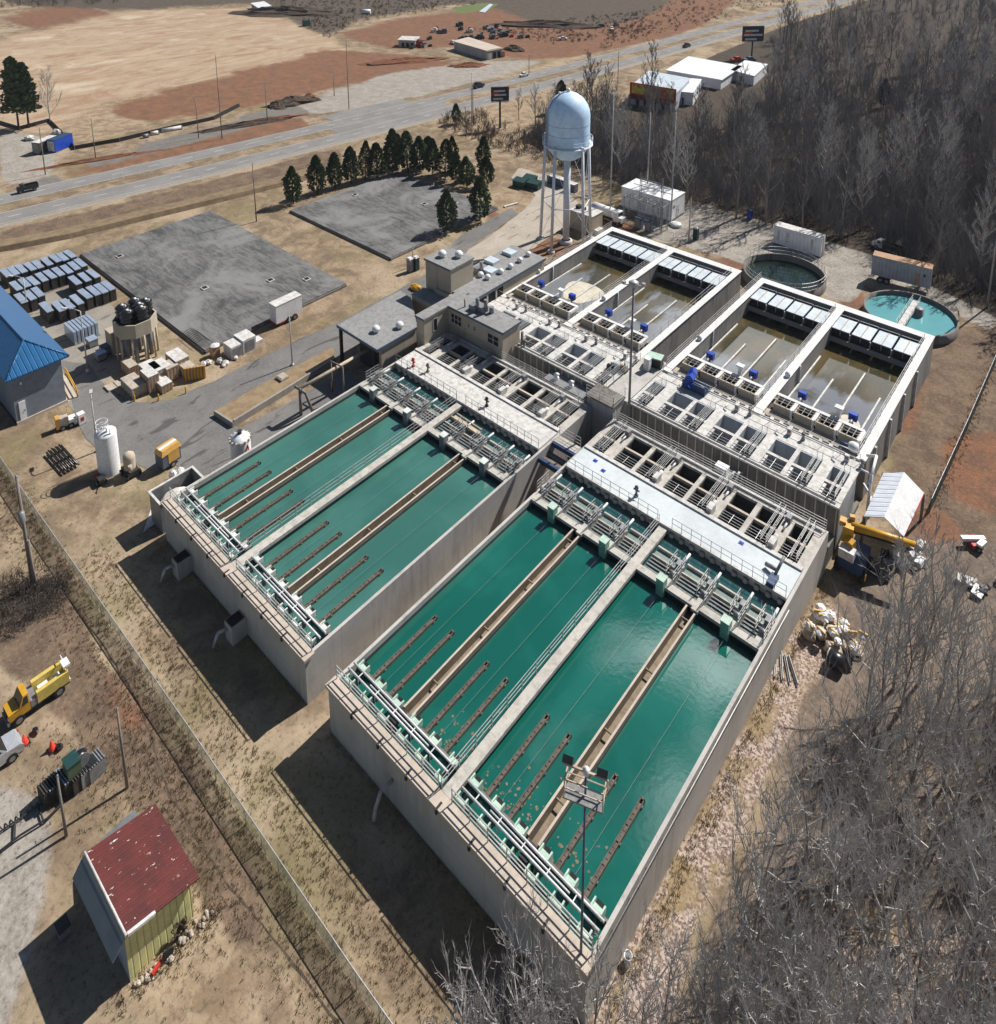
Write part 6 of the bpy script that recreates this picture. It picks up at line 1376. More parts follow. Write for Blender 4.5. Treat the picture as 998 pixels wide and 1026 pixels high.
# ------------------------------------------------------------------ vegetation
M['twig'] = dirty('bare_twig', lin(.60,.575,.55), lin(.40,.38,.36), .2, .9, .1)
M['twig_far'] = dirty('far_twig', lin(.30,.28,.27), lin(.20,.185,.18), .15, .9, .1)
M['twig_mass'] = dirty('woodland_twigs', lin(.255,.24,.235), lin(.15,.14,.14), .12, .95, .1)
M['trunk'] = dirty('grey_trunk', lin(.34,.30,.26), lin(.19,.165,.14), .8, .95, .1, 0, .35,.7,(1,1,.25))
M['brush'] = dirty('brown_brush', lin(.24,.20,.165), lin(.15,.125,.105), .35, .95, .1)
def vec(th, ph): return Vector((math.sin(th)*math.cos(ph), math.sin(th)*math.sin(ph), math.cos(th)))
def bare_tree(seed, h, spread, nb=15, ns=5, nt=5, rt=.035, trunk_r=.30, low=.3):
    rnd = random.Random(seed); tm = MB(); cm = MB()
    p = Vector((0,0,0)); pts = [p]; n = 6
    for i in range(n): p = p+Vector((rnd.gauss(0,.25),rnd.gauss(0,.25),h*.92/n)); pts.append(p)
    for i in range(n): tm.tube(pts[i],pts[i+1],trunk_r*(1-i/n*.85),6,trunk_r*(1-(i+1)/n*.85),False)
    def twig(a, d, L, r):
        q = a+d*L; mid = a+d*L*.5+Vector((rnd.gauss(0,.08),rnd.gauss(0,.08),rnd.gauss(0,.06)))*L
        u = d.orthogonal().normalized()*r; w = d.cross(u).normalized()*r
        cm.add([a+u,a-u,mid+u*.8,mid-u*.8,q,a+w,a-w,mid+w*.8,mid-w*.8], [(0,1,3,2),(2,3,4),(5,6,8,7),(7,8,4)])
        return mid, q
    for i in range(nb):
        f = low+(.98-low)*(i+rnd.random())/nb; k = min(n-1,int(f*n)); a = pts[k].lerp(pts[k+1], f*n-k)
        ph = i*2.4+rnd.uniform(-.5,.5); L = spread*(1.15-f)*rnd.uniform(.8,1.25)+spread*.28
        d = vec(rnd.uniform(.45,.85), ph); b = a+d*L*.5; d2 = (d+Vector((0,0,.45))).normalized(); c = b+d2*L*.55
        r = trunk_r*.38*(1.15-f)+.03
        cm.tube(a,b,r,4,r*.65,False).tube(b,c,r*.65,3,r*.25,False)
        for j in range(ns):
            g = .25+.75*(j+rnd.random())/ns; s0 = a.lerp(b,g/.5) if g < .5 else b.lerp(c,(g-.5)/.5)
            dd = (d2+vec(rnd.uniform(.3,1.3), rnd.uniform(0,6.28))*1.1).normalized(); l2 = L*rnd.uniform(.3,.55)
            m1, q1 = twig(s0, dd, l2, r*.32+.018)
            for k2 in range(nt):
                s1 = s0.lerp(q1, rnd.uniform(.25,1)); d3 = (dd+vec(rnd.uniform(.2,1.4), rnd.uniform(0,6.28))*.95).normalized()
                twig(s1, d3, l2*rnd.uniform(.35,.75), rt)
    return tm, cm
def tree_proto(nm, tm, cm, lab, cm_mat, grp):
    t = thing(nm, lab, 'tree', (0,0,0), 0, grp); tm.build('trunk', M['trunk'], t); cm.build('crown', M[cm_mat], t); return t
FAR_L = ['tall bare grey brown tree in the dense woods beyond the round tanks','bare upright tree with fine brush crown in the dense woods beyond the tanks']
NEAR_L = 'leafless grey twigged tree in the thicket beside the green settling basin'
far = [tree_proto('bare_tree', *bare_tree(100+i, 24+3*(i%3), 5.4+.6*(i%2), 18, 6, 5, .048, .34, .2), FAR_L[i%2], 'twig_far' if i%3 else 'twig', 'bare trees in the far woods') for i in range(5)]
near = [tree_proto('bare_tree', *bare_tree(200+i, 15+2.5*(i%3), 4.6+.5*(i%3), 17, 7, 5, .018, .16, .16), NEAR_L, 'twig', 'bare trees of the near thicket') for i in range(5)]
WOODS = [at(*c) for c in [(520,140),(612,190),(705,212),(780,228),(865,246),(998,308),(1120,350),(1300,360),(1300,60),(1000,-60),(880,-8),(850,10),(800,28),(768,44),(700,92),(640,112),(610,110),(570,112)]]
NEARP = [at(*c) for c in [(858,700),(920,680),(1000,665),(1075,680),(1100,1000),(1080,1290),(660,1290),(668,1180),(735,1050),(790,880)]]
CORNER = [at(*c) for c in [(455,1035),(540,1070),(600,1075),(655,1050),(715,1000),(740,1150),(460,1150)]]
EXCL = [at(*c) for c in [(618,150),(622,60),(775,46),(778,96),(712,140)]]
used = set()
def plant(protos, poly, n, seed, dmin, grp, smin, smax, bias=None):
    rnd = random.Random(seed); pts = []; P = np.array(poly); lo = P.min(0); hi = P.max(0); tries = 0
    while len(pts) < n and tries < 200000:
        tries += 1
        if bias: x, y = at(rnd.uniform(*bias[0:2]), rnd.uniform(*bias[2:4]))
        else: x = rnd.uniform(lo[0],hi[0]); y = rnd.uniform(lo[1],hi[1])
        if not inside(poly, np.array([x]), np.array([y]))[0]: continue
        if inside(EXCL, np.array([x]), np.array([y]))[0]: continue
        if any((x-a)**2+(y-b)**2 < dmin*dmin for a,b in pts): continue
        pts.append((x,y)); k = rnd.randrange(len(protos)); pr = protos[k]; s = rnd.uniform(smin,smax)
        if pr.name not in used: used.add(pr.name); pr.location = (x,y,-.1); pr.scale = (s,s,s*rnd.uniform(.9,1.1)); pr.rotation_euler = (0,0,rnd.uniform(0,6.28)); KIDS[pr.name] = [(c, list(c.children)) for c in pr.children]
        else: dup(pr, (x,y,-.1), rnd.uniform(0,6.28), None, grp, (s,s,s*rnd.uniform(.9,1.1)))
    return pts
plant(far, WOODS, 198, 1, 5.0, 'bare trees in the far woods', .75, 1.25, (500,1060,-20,340))
plant(near, NEARP, 72, 2, 2.6, 'bare trees of the near thicket', .8, 1.3, (640,1110,660,1290))
plant(near, CORNER, 17, 3, 1.6, 'bare trees of the near thicket', .6, 1.0, (440,745,1000,1155))
def scatter_mass(name, poly, n, seed, hmin, hmax, mat, bias, nt=9, rt=.05, spread=.5, excl=False):
    rnd = random.Random(seed); m = MB(); c = 0; tries = 0
    while c < n and tries < 60000:
        tries += 1
        x, y = at(rnd.uniform(*bias[0:2]), rnd.uniform(*bias[2:4]))
        if not inside(poly, np.array([x]), np.array([y]))[0]: continue
        if excl and inside(EXCL, np.array([x]), np.array([y]))[0]: continue
        c += 1; H = rnd.uniform(hmin,hmax)
        for _ in range(nt):
            a = Vector((x+rnd.gauss(0,.5),y+rnd.gauss(0,.5),rnd.uniform(0,H*.3))); d = vec(abs(rnd.gauss(0,spread)), rnd.uniform(0,6.28)); q = a+d*H*rnd.uniform(.4,1)
            u = d.orthogonal().normalized()*rt; w = d.cross(u)
            m.add([a+u,a-u,q,a+w,a-w],[(0,1,2),(3,4,2)])
            for _ in range(3):
                s0 = a.lerp(q,rnd.uniform(.3,.9)); q2 = s0+(d+vec(rnd.uniform(.3,1.4),rnd.uniform(0,6.28))).normalized()*H*.28
                u2 = u*.7; m.add([s0+u2,s0-u2,q2],[(0,1,2)])
    return tag(m.build(name, M[mat]), kind='stuff')
scatter_mass('undergrowth', WOODS, 2400, 5, 5, 17, 'twig_mass', (500,1040,-20,330), 15, .055, .5, True)
scatter_mass('undergrowth', NEARP, 420, 6, 1.0, 6.0, 'twig', (640,1110,660,1290), 13, .022, .5)
scatter_mass('undergrowth', CORNER, 110, 8, 1.0, 5.0, 'twig', (440,745,1000,1155), 9, .018, .45)
scatter_mass('brush_pile', [at(*c) for c in [(-10,590),(40,570),(74,578),(60,610),(20,636),(-10,640)]], 130, 7, .8, 2.6, 'brush', (-20,80,560,650), 10, .04, .9)
sc_polys = [[(330,40),(350,24),(480,4),(420,-12),(250,-12),(300,20)],[(0,-14),(130,-14),(120,4),(0,10)],[(470,30),(560,20),(640,12),(660,30),(560,45)],[(600,50),(760,10),(840,-8),(700,-8),(620,20)]]
for i, pp in enumerate(sc_polys):
    P = [at(*c) for c in pp]; xs_ = [c[0] for c in pp]; ys_ = [c[1] for c in pp]
    scatter_mass('scrubland', P, (700,200,420,420)[i], 30+i, .8, (3.2,11,2.4,2.6)[i], 'brush', (min(xs_),max(xs_),min(ys_),max(ys_)), 9, .10, .8)
# thicket in front of the tower along the highway
MID_L = ['bare tree behind the water tower, second nearest the billboard','bare tall tree rising between water tank and painted store road','bare tree standing in front of the painted store','bare tree close beside the lone pine behind the water tank','small bare tree nearest the roadside billboard','bare tree between water tower and painted store']
for i,(a,b,s,pr) in enumerate(((536,128,.8,0),(592,132,1.25,1),(652,128,1.3,2),(556,122,.75,3),(520,120,.55,4),(625,140,.8,0))):
    dup(far[pr], at(a,b)+(0,), i*1.3, MID_L[i], 'bare trees around the water tower', (s,s,s))
scatter_mass('hedgerow', [at(*c) for c in [(440,120),(480,112),(500,130),(560,140),(620,170),(560,170),(500,150),(445,134)]], 220, 12, 1.5, 5.5, 'brush', (440,620,108,172), 11, .08, .7)
def tufts(poly_or_line, n, seed, spread_, hmin, hmax):
    rnd = random.Random(seed); m = MB()
    L = len(poly_or_line)-1
    for _ in range(n):
        k = rnd.randrange(L); f = rnd.random(); a, b = poly_or_line[k], poly_or_line[k+1]
        x = a[0]+(b[0]-a[0])*f+rnd.gauss(0,spread_); y = a[1]+(b[1]-a[1])*f+rnd.gauss(0,spread_)
        for _ in range(rnd.randrange(4,8)):
            p0 = Vector((x+rnd.gauss(0,.12),y+rnd.gauss(0,.12),0)); d = vec(abs(rnd.gauss(0,.5)),rnd.uniform(0,6.28))*rnd.uniform(hmin,hmax); u = d.orthogonal().normalized()*.035
            m.add([p0+u,p0-u,p0+d],[(0,1,2)])
    return m
M['straw'] = dirty('dry_straw', lin(.40,.32,.19), lin(.24,.19,.11), 1.2, .95, .1)
for ln, n_, sp_ in (([(-45,-12.4),(30,-12.3),(98,-12.2)],1300,.6),([(-30,-14.5),(40,-14.5),(98,-14.5)],2600,1.9),([(-6,-8.5),(40,-8.5),(80,-8.5)],1500,1.2),([(0,-.5),(37,-.5)],300,.2),([(42,-.5),(80,-.5)],300,.2),([(80.5,2),(80.5,60)],700,.5),([(46.5,-27),(47,-17.5)],260,.7),([(88.6,84),(89,138)],500,.7),([(20,-22),(34,-16),(48,-20)],900,3.0)):
    tag(tufts(ln, n_, int(n_+sp_*100), sp_, .16, .46).build('dry_grass', M['straw']), kind='stuff')
def conifer(seed, h, w, base=.10, n=1100, dark=0):
    rnd = random.Random(seed); cm = MB()
    for _ in range(n):
        f = rnd.random()**.8; z = h*(base+(1-base)*f); rr = w*(math.sin(math.pi*min(1,(f*.86+.14)))**.7)*(1-.25*f)
        rr = max(.15, rr)*rnd.uniform(.5,1.0)*(1+.28*math.sin(5*math.atan2(math.sin(seed+f*9),math.cos(f*7+seed)))*rnd.random()); a = rnd.uniform(0,6.28); c = Vector((rr*math.cos(a),rr*math.sin(a),z)); s = rnd.uniform(.3,.7)*w/3
        d = Vector((math.cos(a)*.8,math.sin(a)*.8,rnd.uniform(-.1,.8))).normalized()
        for _ in range(3):
            e = (d+vec(rnd.uniform(0,3.14),rnd.uniform(0,6.28))*.7).normalized(); u = e.orthogonal().normalized()*s*.30
            cm.add([c-e*s*.5+u*.5,c-e*s*.5-u*.5,c+e*s*.6-u,c+e*s*.9,c+e*s*.6+u],[(0,1,2,3,4)])
    tm = MB().tube((0,0,0),(0,0,h*.9),.22,7,.04)
    return tm, cm
M['needle'] = dirty('evergreen_needle', lin(.105,.14,.065), lin(.05,.075,.034), .7, .8, .2)
M['needle2'] = dirty('olive_needle', lin(.060,.072,.030), lin(.026,.036,.016), .7, .8, .2)
cons = []
for i in range(4):
    t = thing('evergreen_tree', 'x', 'tree', (0,0,0), 0, 'row of dark evergreens'); tm, cm = conifer(50+i, 12.5, 3.1); tm.build('trunk', M['bark'], t); cm.build('crown', M['needle'], t); cons.append(t)
row = [(294,204,1.0),(318,194,1.05),(336,188.5,1.0),(352,184,1.05),(366,180.5,1.1),(378,178,1.15),(393,174,1.25),(409,173,1.15),(421,172,1.15),(433,176,1.1),(446,180,1.05),(457,184,1.0),(468,188,.95),(484,176,1.05),(400,168,1.0),(428,166,1.0),(453,172,1.0),(488,186,.8)]
for i,(a,b,s) in enumerate(row):
    lab = '%s dark evergreen counted along the row from the highway lamp end' % ORD[i] if i < 13 else ['pale green evergreen behind the row nearest the tower road','evergreen half hidden behind the middle of the row','second evergreen half hidden behind the row middle','evergreen half hidden near the tower end of the row','smallest evergreen at the tower road end'][i-13]
    if i < 4: o = cons[i]; o.location = at(a,b)+(0,); o.scale = (s,s,s); o['label'] = lab; KIDS[o.name] = [(c, list(c.children)) for c in o.children]
    else:
        v_ = 1+.16*math.sin(i*2.7); o = dup(cons[i%4], at(a,b)+(0,), i*1.1, lab, 'row of dark evergreens', (s*v_*.95,s*v_*.95,s*(1+.12*math.cos(i*1.9)))); o.rotation_euler = (.05*math.sin(i*3.1),.05*math.cos(i*2.3),i*1.1)
for i,(a,b,s,lab) in enumerate(((448,233,1.05,'lone dark evergreen at the corner of the smaller slab'),(481,221,1.12,'lone evergreen beside the curved road end'),(457,124,.72,'round dark evergreen beside the roadside billboard'),(562,112,1.15,'pointed dark pine close behind the water tank'))):
    dup(cons[i], at(a,b)+(0,), i*2.0, lab, 'single evergreens', (s,s,s))
for i,(a,b,s,lab) in enumerate(((19,130,1.0,'tall dark pine with bare lower trunk across the highway'),(29,128,.9,'second tall pine close beside the tallest pine across the highway'))):
    t = thing('pine_tree', lab, 'tree', at(a,b)+(0,)); h = 30*s
    rnd = random.Random(70+i); tm = MB().tube((0,0,0),(.4,.2,h*.92),.45,8,.1); cm = MB()
    for _ in range(800):
        f = rnd.random(); z = h*(.27+.73*f); rr = 6.2*s*(1-f)**.5*rnd.uniform(.35,1.05)*(.55+.45*abs(math.sin(f*14+1))); a2 = rnd.uniform(0,6.28); c = Vector((rr*math.cos(a2),rr*math.sin(a2),z)); q = rnd.uniform(.8,1.7)
        for _ in range(3):
            e = vec(rnd.uniform(.2,1.9),rnd.uniform(0,6.28)); u = e.orthogonal().normalized()*q*.35; cm.add([c-u*.6,c+u*.6,c+e*q+u,c+e*q*1.2,c+e*q-u],[(0,1,2,3,4)])
    tm.build('trunk', M['bark'], t); cm.build('crown', M['needle'], t)
dup(near[0], at(50,124)+(0,), 1.0, 'pale bare tree beside the two tall pines across the highway', 'bare trees across the highway', (1.5,1.5,1.6))
for i,(a,b,s,lab) in enumerate(((885,108,.9,'olive evergreen deep in the woods, farther one'),(975,140,.8,'olive evergreen near the photo edge in the woods'),(806,98,.7,'small olive evergreen in the woods above the white containers'))):
    o = dup(cons[i], at(a,b)+(0,), i, lab, 'evergreens inside the woods', (s,s,s*1.2))
    for c in o.children:
        if c.name.startswith('crown'): c.data = c.data.copy(); c.data.materials[0] = M['needle2']
# ------------------------------------------------------------------ across the highway
t = thing('container', 'dark sided container with pale roof across the highway', 'shipping container', at(46,151)+(0,), R(-62))
MB().box(-4.5,-1.6,.2,4.5,1.6,4.6).build('body', M['crate_black'], t); MB().box(-4.55,-1.65,4.6,4.55,1.65,4.8).build('roof', M['white_old'], t); MB().box(4.51,-1.4,.5,4.56,1.4,4.4).build('door', M['grey_metal'], t)
t = thing('container', 'deep blue container beside the dark sided one across the highway', 'shipping container', at(61,149)+(0,), R(-62))
MB().box(-4.5,-1.8,.2,4.5,1.8,4.8).build('body', M['blue'], t); MB().box(-4.55,-1.85,4.8,4.55,1.85,5.0).build('roof', M['navy'], t); MB().box(4.51,-1.5,.5,4.56,1.5,4.5).build('door', M['white_old'], t)
for i,(a,b,lab) in enumerate(((57,134,'white debris pile just behind the blue container'),(29,140,'pale scrap lying beside the dark sided container'))):
    t = solo(MB().blob((0,0,.8),2.2,1.5,1.2,9,6,.3,i).blob((2,.6,.5),1.2,.8,.8,8,5,.3,i+4), 'debris_pile', M['white_old'], lab, 'debris', at(a,b)+(0,))
t = thing('silt_fence', 'black silt fence bordering the graded field across the highway', 'silt fence', (0,0,0))
pts = [at(*c) for c in ((0,124),(20,130),(50,122),(62,134),(75,150),(120,142),(170,130),(215,120),(240,107))]
m = MB(); rn = random.Random(2); n = len(pts)
m.add([(x,y,z) for x,y in pts for z in (.0,1.5)], [(2*i,2*i+2,2*i+3,2*i+1) for i in range(n-1)]); m.add([(x-1.2,y,z) for x,y in pts for z in (.0,1.3)], [(2*i,2*i+1,2*i+3,2*i+2) for i in range(n-1)])
m.build('fabric', M['dark'], t)
for x, y in pts: MB().tube((x,y,0),(x,y,1.9),.1,5).build('stake', M['wood_grey'], t)
for i,(a,b,L,lab) in enumerate(((172,131,8,'long white pipe lying beside the dirt lane'),(155,135,3,'short white pipe piece by the dirt lane'),(146,138,2,'grey pipe stub by the dirt lane'))):
    t = thing('drain_pipe', lab, 'pipe', at(a,b)+(0,), R(78)); MB().tube((-L/2,0,.8),(L/2,0,.8),.8,12).build('shell', M['white_old'] if i < 2 else M['grey_metal'], t); MB().tube((L/2-.1,0,.8),(L/2+.1,0,.8),.9,12).build('collar', M['grey_metal'], t)
# earth and rubble piles
earth = dirty('dark_earth', lin(.055,.045,.038), lin(.11,.08,.06), .6, .95, .1)
redearth = dirty('red_earth', lin(.24,.10,.05), lin(.13,.065,.045), .4, .95, .1)
def heap(a, b, rx, ry, h, mat, nm, lab, seed, rz=0):
    rn = random.Random(seed); m = MB(); n, k = 16, 6; vs = []
    for j in range(k+1):
        f = j/k
        for i in range(n):
            an = 2*math.pi*i/n; r = (1-f)*(1+rn.uniform(-.25,.25)); vs.append((rx*r*math.cos(an), ry*r*math.sin(an), h*(1-(1-f)**1.6)*(1+rn.uniform(-.25,.2)) if j else -.05))
    m.add(vs, [(j*n+i,j*n+(i+1)%n,(j+1)*n+(i+1)%n,(j+1)*n+i) for j in range(k) for i in range(n)])
    o = solo(m, nm, mat, lab, 'earth pile', at(a,b)+(0,)); o.rotation_euler = (0,0,rz); return o
heap(292,104,14,5,3.4,earth,'earth_pile','long dark earth pile at the dirt lane end across the highway',1,R(75))
heap(278,107,5,4,2.6,earth,'earth_pile','smaller dark earth pile touching the long dark pile',2)
heap(245,126,22,2.2,1.8,earth,'earth_pile','low dark brush windrow between dirt lane and highway',3,R(72))
heap(265,121,20,2.6,1.2,redearth,'earth_pile','low red earth bank between dirt lane and highway',4,R(72))
heap(100,160,22,1.6,1.0,redearth,'earth_pile','thin red earth bank along the highway by the containers',5,R(72))
heap(310,97,3,3,1.8,redearth,'earth_pile','small red mound at the gravel lot edge',6)
heap(405,62,30,6,2.2,redearth,'earth_pile','long red earth bank in front of the ruined house',7,R(60))
heap(470,66,12,5,2.0,redearth,'earth_pile','red mound in front of the flat roofed garage',8,R(50))
heap(515,50,9,5,3,earth,'earth_pile','dark mound beyond the flat roofed garage',9)
heap(285,14,46,14,6,earth,'earth_pile','big dark brush pile at the far edge of the graded field',10,R(40))
heap(545,26,40,10,4,earth,'earth_pile','grey rubble ridge beyond the scrap yard',11,R(30))
t = thing('garage', 'long grey flat roofed garage across the highway', 'garage', at(480,50)+(0,), 0)
gx0, gy0 = at(480,50)
P = [at(455,50), at(488,60), at(503,57), at(470,46)]; P = [(a-gx0,b-gy0) for a,b in P]
MB().prism(P,0,5.0).build('wall', M['conc_wall'], t)
cx = sum(p_[0] for p_ in P)/4; cy = sum(p_[1] for p_ in P)/4
MB().prism([(cx+(a-cx)*1.06,cy+(b-cy)*1.06) for a,b in P],5.0,5.6).build('roof', M['walk'], t)
f0 = Vector((P[1][0],P[1][1],0)); f1 = Vector((P[2][0],P[2][1],0)); d = (f1-f0); nrm = Vector((d.y,-d.x,0)).normalized()
for k,(u0,u1) in enumerate(((.08,.3),(.38,.6),(.68,.9))):
    a0 = f0+d*u0+nrm*.15; a1 = f0+d*u1+nrm*.15; MB().add([a0,a1,a1+Vector((0,0,3.8)),a0+Vector((0,0,3.8))],[(0,1,2,3)]).build('garage_door', M[['white','void','void'][k]], t)
MB().add([f0+nrm*.4+Vector((0,0,4.2)),f1+nrm*.4+Vector((0,0,4.2)),f1+nrm*.4+Vector((0,0,5.9)),f0+nrm*.4+Vector((0,0,5.9))],[(0,1,2,3)]).build('fascia', M['conc_dark'], t)
t = thing('drink_machine', 'red vending machine beside the garage front', 'vending machine', at(504,57)+(0,)); MB().box(-.9,-.7,0,.9,.7,3.4).build('cabinet', M['red'], t); MB().box(-.7,-.72,.4,.7,-.705,3.0).build('panel', M['white_old'], t)
t = thing('ruined_house', 'half demolished pale house with collapsed white roof', 'house', at(412,46)+(0,), R(30))
MB().box(-7,-4,0,4,4,4.2).build('wall', M['conc_wall'], t); MB().obox((-1.5,0,4.8),(12,9,.5),0,R(5)).obox((5.5,2,3.6),(7,7,.5),.3,R(-14),R(10)).build('roof', M['white_old'], t)
for x in (-5,-2,1): MB().box(x,-4.1,0,x+1.8,-4.003,2.8).build('opening', M['void'], t)
rnd = random.Random(31)
for i in range(44):
    a = rnd.gauss(480,26); b = rnd.uniform(26,40) if i < 34 else rnd.uniform(36,48)
    if i > 38: a, b = rnd.gauss(425,8), rnd.uniform(44,52)
    s_ = rnd.uniform(1.0,3.0); m = MB().obox((0,0,s_*.45),(s_*1.8,s_,s_*.9),rnd.uniform(0,3)).obox((s_*.3,.2,s_*1.0),(s_*.9,s_*.8,s_*.5),rnd.uniform(0,3))
    tag(m.build('junk', M[rnd.choice(['dark','white_old','grey_metal','steel_blue','red','wood_grey','dark','green_dark'])], None, at(a,b)+(0,)), 'junk item in the cluttered scrap yard behind the garage', 'junk', 'scrap yard junk')
for i,(a,b,m_,lab) in enumerate(((564,40,'white','white van alone on the red ground beyond the highway'),(602,27,'dark','dark van standing on red ground far beyond the highway'),(617,26,'navy_car','dark blue car beside the far dark van'),(613,30,'white','small white car in front of the far dark vans'),(454,44,'white','white pickup beside the garage end'),(441,33,'red','red car in the scrap yard near the ruined house'))):
    car(at(a,b)+(0,), R(40+30*i), m_, lab, 1.25, True, 'x')
for o in list(bpy.data.objects):
    if o.get('category') == 'car' and o.name.startswith('car'): pass
t = thing('long_shed', 'long white roofed shed at the far edge of the graded field', 'shed', at(262,10)+(0,), R(-20)); MB().box(-14,-5,0,14,5,4).build('wall', M['grey_metal'], t); MB().obox((0,0,4.4),(29,11,.5),0,R(4)).build('roof', M['white'], t)
t = thing('far_tank', 'small white tank trailer on the far brown scrub', 'tank', at(367,14)+(0,), R(40)); MB().tube((-3.4,0,2),(3.4,0,2),1.8,12).build('shell', M['white'], t); MB().box(-3,-1,0,3,1,.6).build('skid', M['dark'], t)
solo(MB().blob((0,0,1),3,2,1.5,9,6,.2,3), 'blue_tarp', M['steel_blue'], 'blue tarp heap beside the far dark brush pile', 'tarp', at(318,14)+(0,))
solo(MB().box(-2,-2,0,2,2,4.4), 'green_shed', M['green_dark'], 'small dark green box shed beside the far brush pile', 'shed', at(307,26)+(0,))
struct(MB().sheet(densify([at(*c) for c in ((452,8),(482,3),(500,4),(490,10),(460,14))],seed=9), .08), 'field', dirty('far_green_field', lin(.12,.16,.06), lin(.16,.17,.08), .05, .95, .1))
solo(MB().sheet([at(*c) for c in ((480,12),(491,4),(494,5),(486,13))], .4), 'pale_sheet', M['cover'], 'pale blue sheet spread on the small green field', 'sheet')
# billboards
def billboard(a, b, ptop, w, hb, lab, seed):
    h = tall(a,b,ptop); t = thing('billboard', lab, 'billboard', at(a,b)+(0,), R(48)); 
    MB().tube((0,0,0),(0,0,h-hb),.45,10).build('post', M['dark'], t)
    p_ = MB().box(-w/2,-.5,h-hb,w/2,.5,h).build('panel', M['dark'], t); rn = random.Random(seed)
    c = MB()
    for k in range(3): z = h-hb+.6+k*hb*.28; c.box(-w/2+.6+rn.uniform(0,1),-.56,z,w/2-.6-rn.uniform(0,w*.3),-.505,z+hb*.13)
    c.build('poster_band', M['white_old'], p_); MB().box(-w/2+.5,-.53,h-hb*.62,-w*.05,-.503,h-hb*.34).build('poster_patch', M['red'], p_)
    MB().box(-w/2,-1.3,h-hb-.25,w/2,-.5,h-hb-.1).build('catwalk', M['grey_metal'], t)
billboard(501,128,87,7.5,6.0,'dark roadside billboard on a single post nearest the evergreens',1)
billboard(753,58,26,13,9,'larger billboard standing above the woods by the highway',2)
# painted store and the white sheds behind the trees
t = thing('painted_store', 'store with red framed yellow green painted front half hidden by bare trees', 'store', (0,0,0))
A = [at(632,104), at(676,112), at(690,96), at(650,88)]
MB().prism(A,0,8.2).build('wall', dirty('pale_blue_wall', lin(.45,.50,.56), lin(.36,.40,.46), .4), t)
MB().prism([(sum(p_[0] for p_ in A)/4*(-.03)+p_[0]*1.03,sum(p_[1] for p_ in A)/4*(-.03)+p_[1]*1.03) for p_ in A],8.2,8.8).build('roof', M['cover'], t)
a0, a1 = Vector(A[0]+(0,)), Vector(A[1]+(0,)); d = a1-a0; nrm = Vector((d.y,-d.x,0)).normalized()
def face(u0,u1,z0,z1,off,nm,mat,par): 
    p0 = a0+d*u0+nrm*off; p1 = a0+d*u1+nrm*off; return MB().add([p0+Vector((0,0,z0)),p1+Vector((0,0,z0)),p1+Vector((0,0,z1)),p0+Vector((0,0,z1)),p0+Vector((0,0,z0))-nrm*off*.9,p1+Vector((0,0,z0))-nrm*off*.9,p1+Vector((0,0,z1))-nrm*off*.9,p0+Vector((0,0,z1))-nrm*off*.9],[(0,1,2,3),(3,2,6,7),(1,5,6,2),(0,3,7,4),(0,4,5,1)]).build(nm, mat, par)
sg = face(-.02,1.02,4.6,10.6,.6,'sign_board',M['red'],t); face(.03,.97,5.6,10.1,.68,'sign_border',M['yellow_pale'],sg); face(.05,.95,5.8,9.9,.74,'sign_field',dirty('sign_mural', lin(.62,.58,.06), lin(.50,.10,.05), .35, .6, .3, 0, .45, .55),sg)
face(-.03,1.03,3.0,4.6,1.6,'awning',dirty('maroon_awning', lin(.16,.02,.03), lin(.12,.02,.03), .5),t)
for u in (.12,.3,.5,.7): face(u,u+.08,.1,2.8,.1,'door',M['glass'],t)
for i,(P,h,lab) in enumerate((([(668,80),(722,90),(742,76),(690,66)],5.0,'long white roofed shed behind the bare trees by the highway'),([(676,104),(694,106),(702,92),(680,90)],6.0,'small white roofed shed beside the painted store'),([(732,80),(755,86),(768,74),(746,70)],5.0,'white roofed shed at the far end of the shed group'))):
    A = [at(*c) for c in P]; t = thing('metal_shed', lab, 'shed', (0,0,0)); MB().prism(A,0,h).build('wall', M['rib_white_x'], t)
    c0 = Vector((sum(p_[0] for p_ in A)/4, sum(p_[1] for p_ in A)/4)); MB().prism([tuple(c0+(Vector(p_)-c0)*1.04) for p_ in A],h,h+.4).build('roof', M['white'], t)
    d_ = Vector(A[1])-Vector(A[0]); n_ = Vector((d_.y,-d_.x)).normalized()*.06
    p0 = Vector(A[0])+d_*.4+n_; p1 = Vector(A[0])+d_*.5+n_; MB().add([(p0.x,p0.y,.1),(p1.x,p1.y,.1),(p1.x,p1.y,3.4),(p0.x,p0.y,3.4)],[(0,1,2,3)]).build('door', M['dark'], t)
# traffic
def onroad(y, off): x = lowx(y)+off; return (x, y, .07)
def heading(y): return math.atan2(12, lowx(y+6)-lowx(y-6))
def yroad(px_, off):
    lo, hi = -100, 1400
    for _ in range(50):
        m = (lo+hi)/2
        if look(*onroad(m,off))[0] < px_: lo = m
        else: hi = m
    return lo
y = yroad(28,-24.5); o = truck(onroad(y,-24.5), heading(y)+math.pi, 'navy_car', 'navy_car', 6.2, 'dark pickup driving alone on the highway near the containers')
for i,(p_,off,m_,s_,lab) in enumerate(((479,-24.8,'navy_car',1.5,'dark car on the highway between billboard and gravel lot'),(525,-24.8,'white',1.2,'white car on the highway between billboard and water tower'),(688,-3,'navy_car',1.4,'dark car on the highway beside the white sheds'),(832,-24,'silver_car',1.5,'silver car at the far end of the highway'))):
    y = yroad(p_,off); car(onroad(y,off), heading(y)+(math.pi if off < -12 else 0), m_, lab, s_, True, 'x')
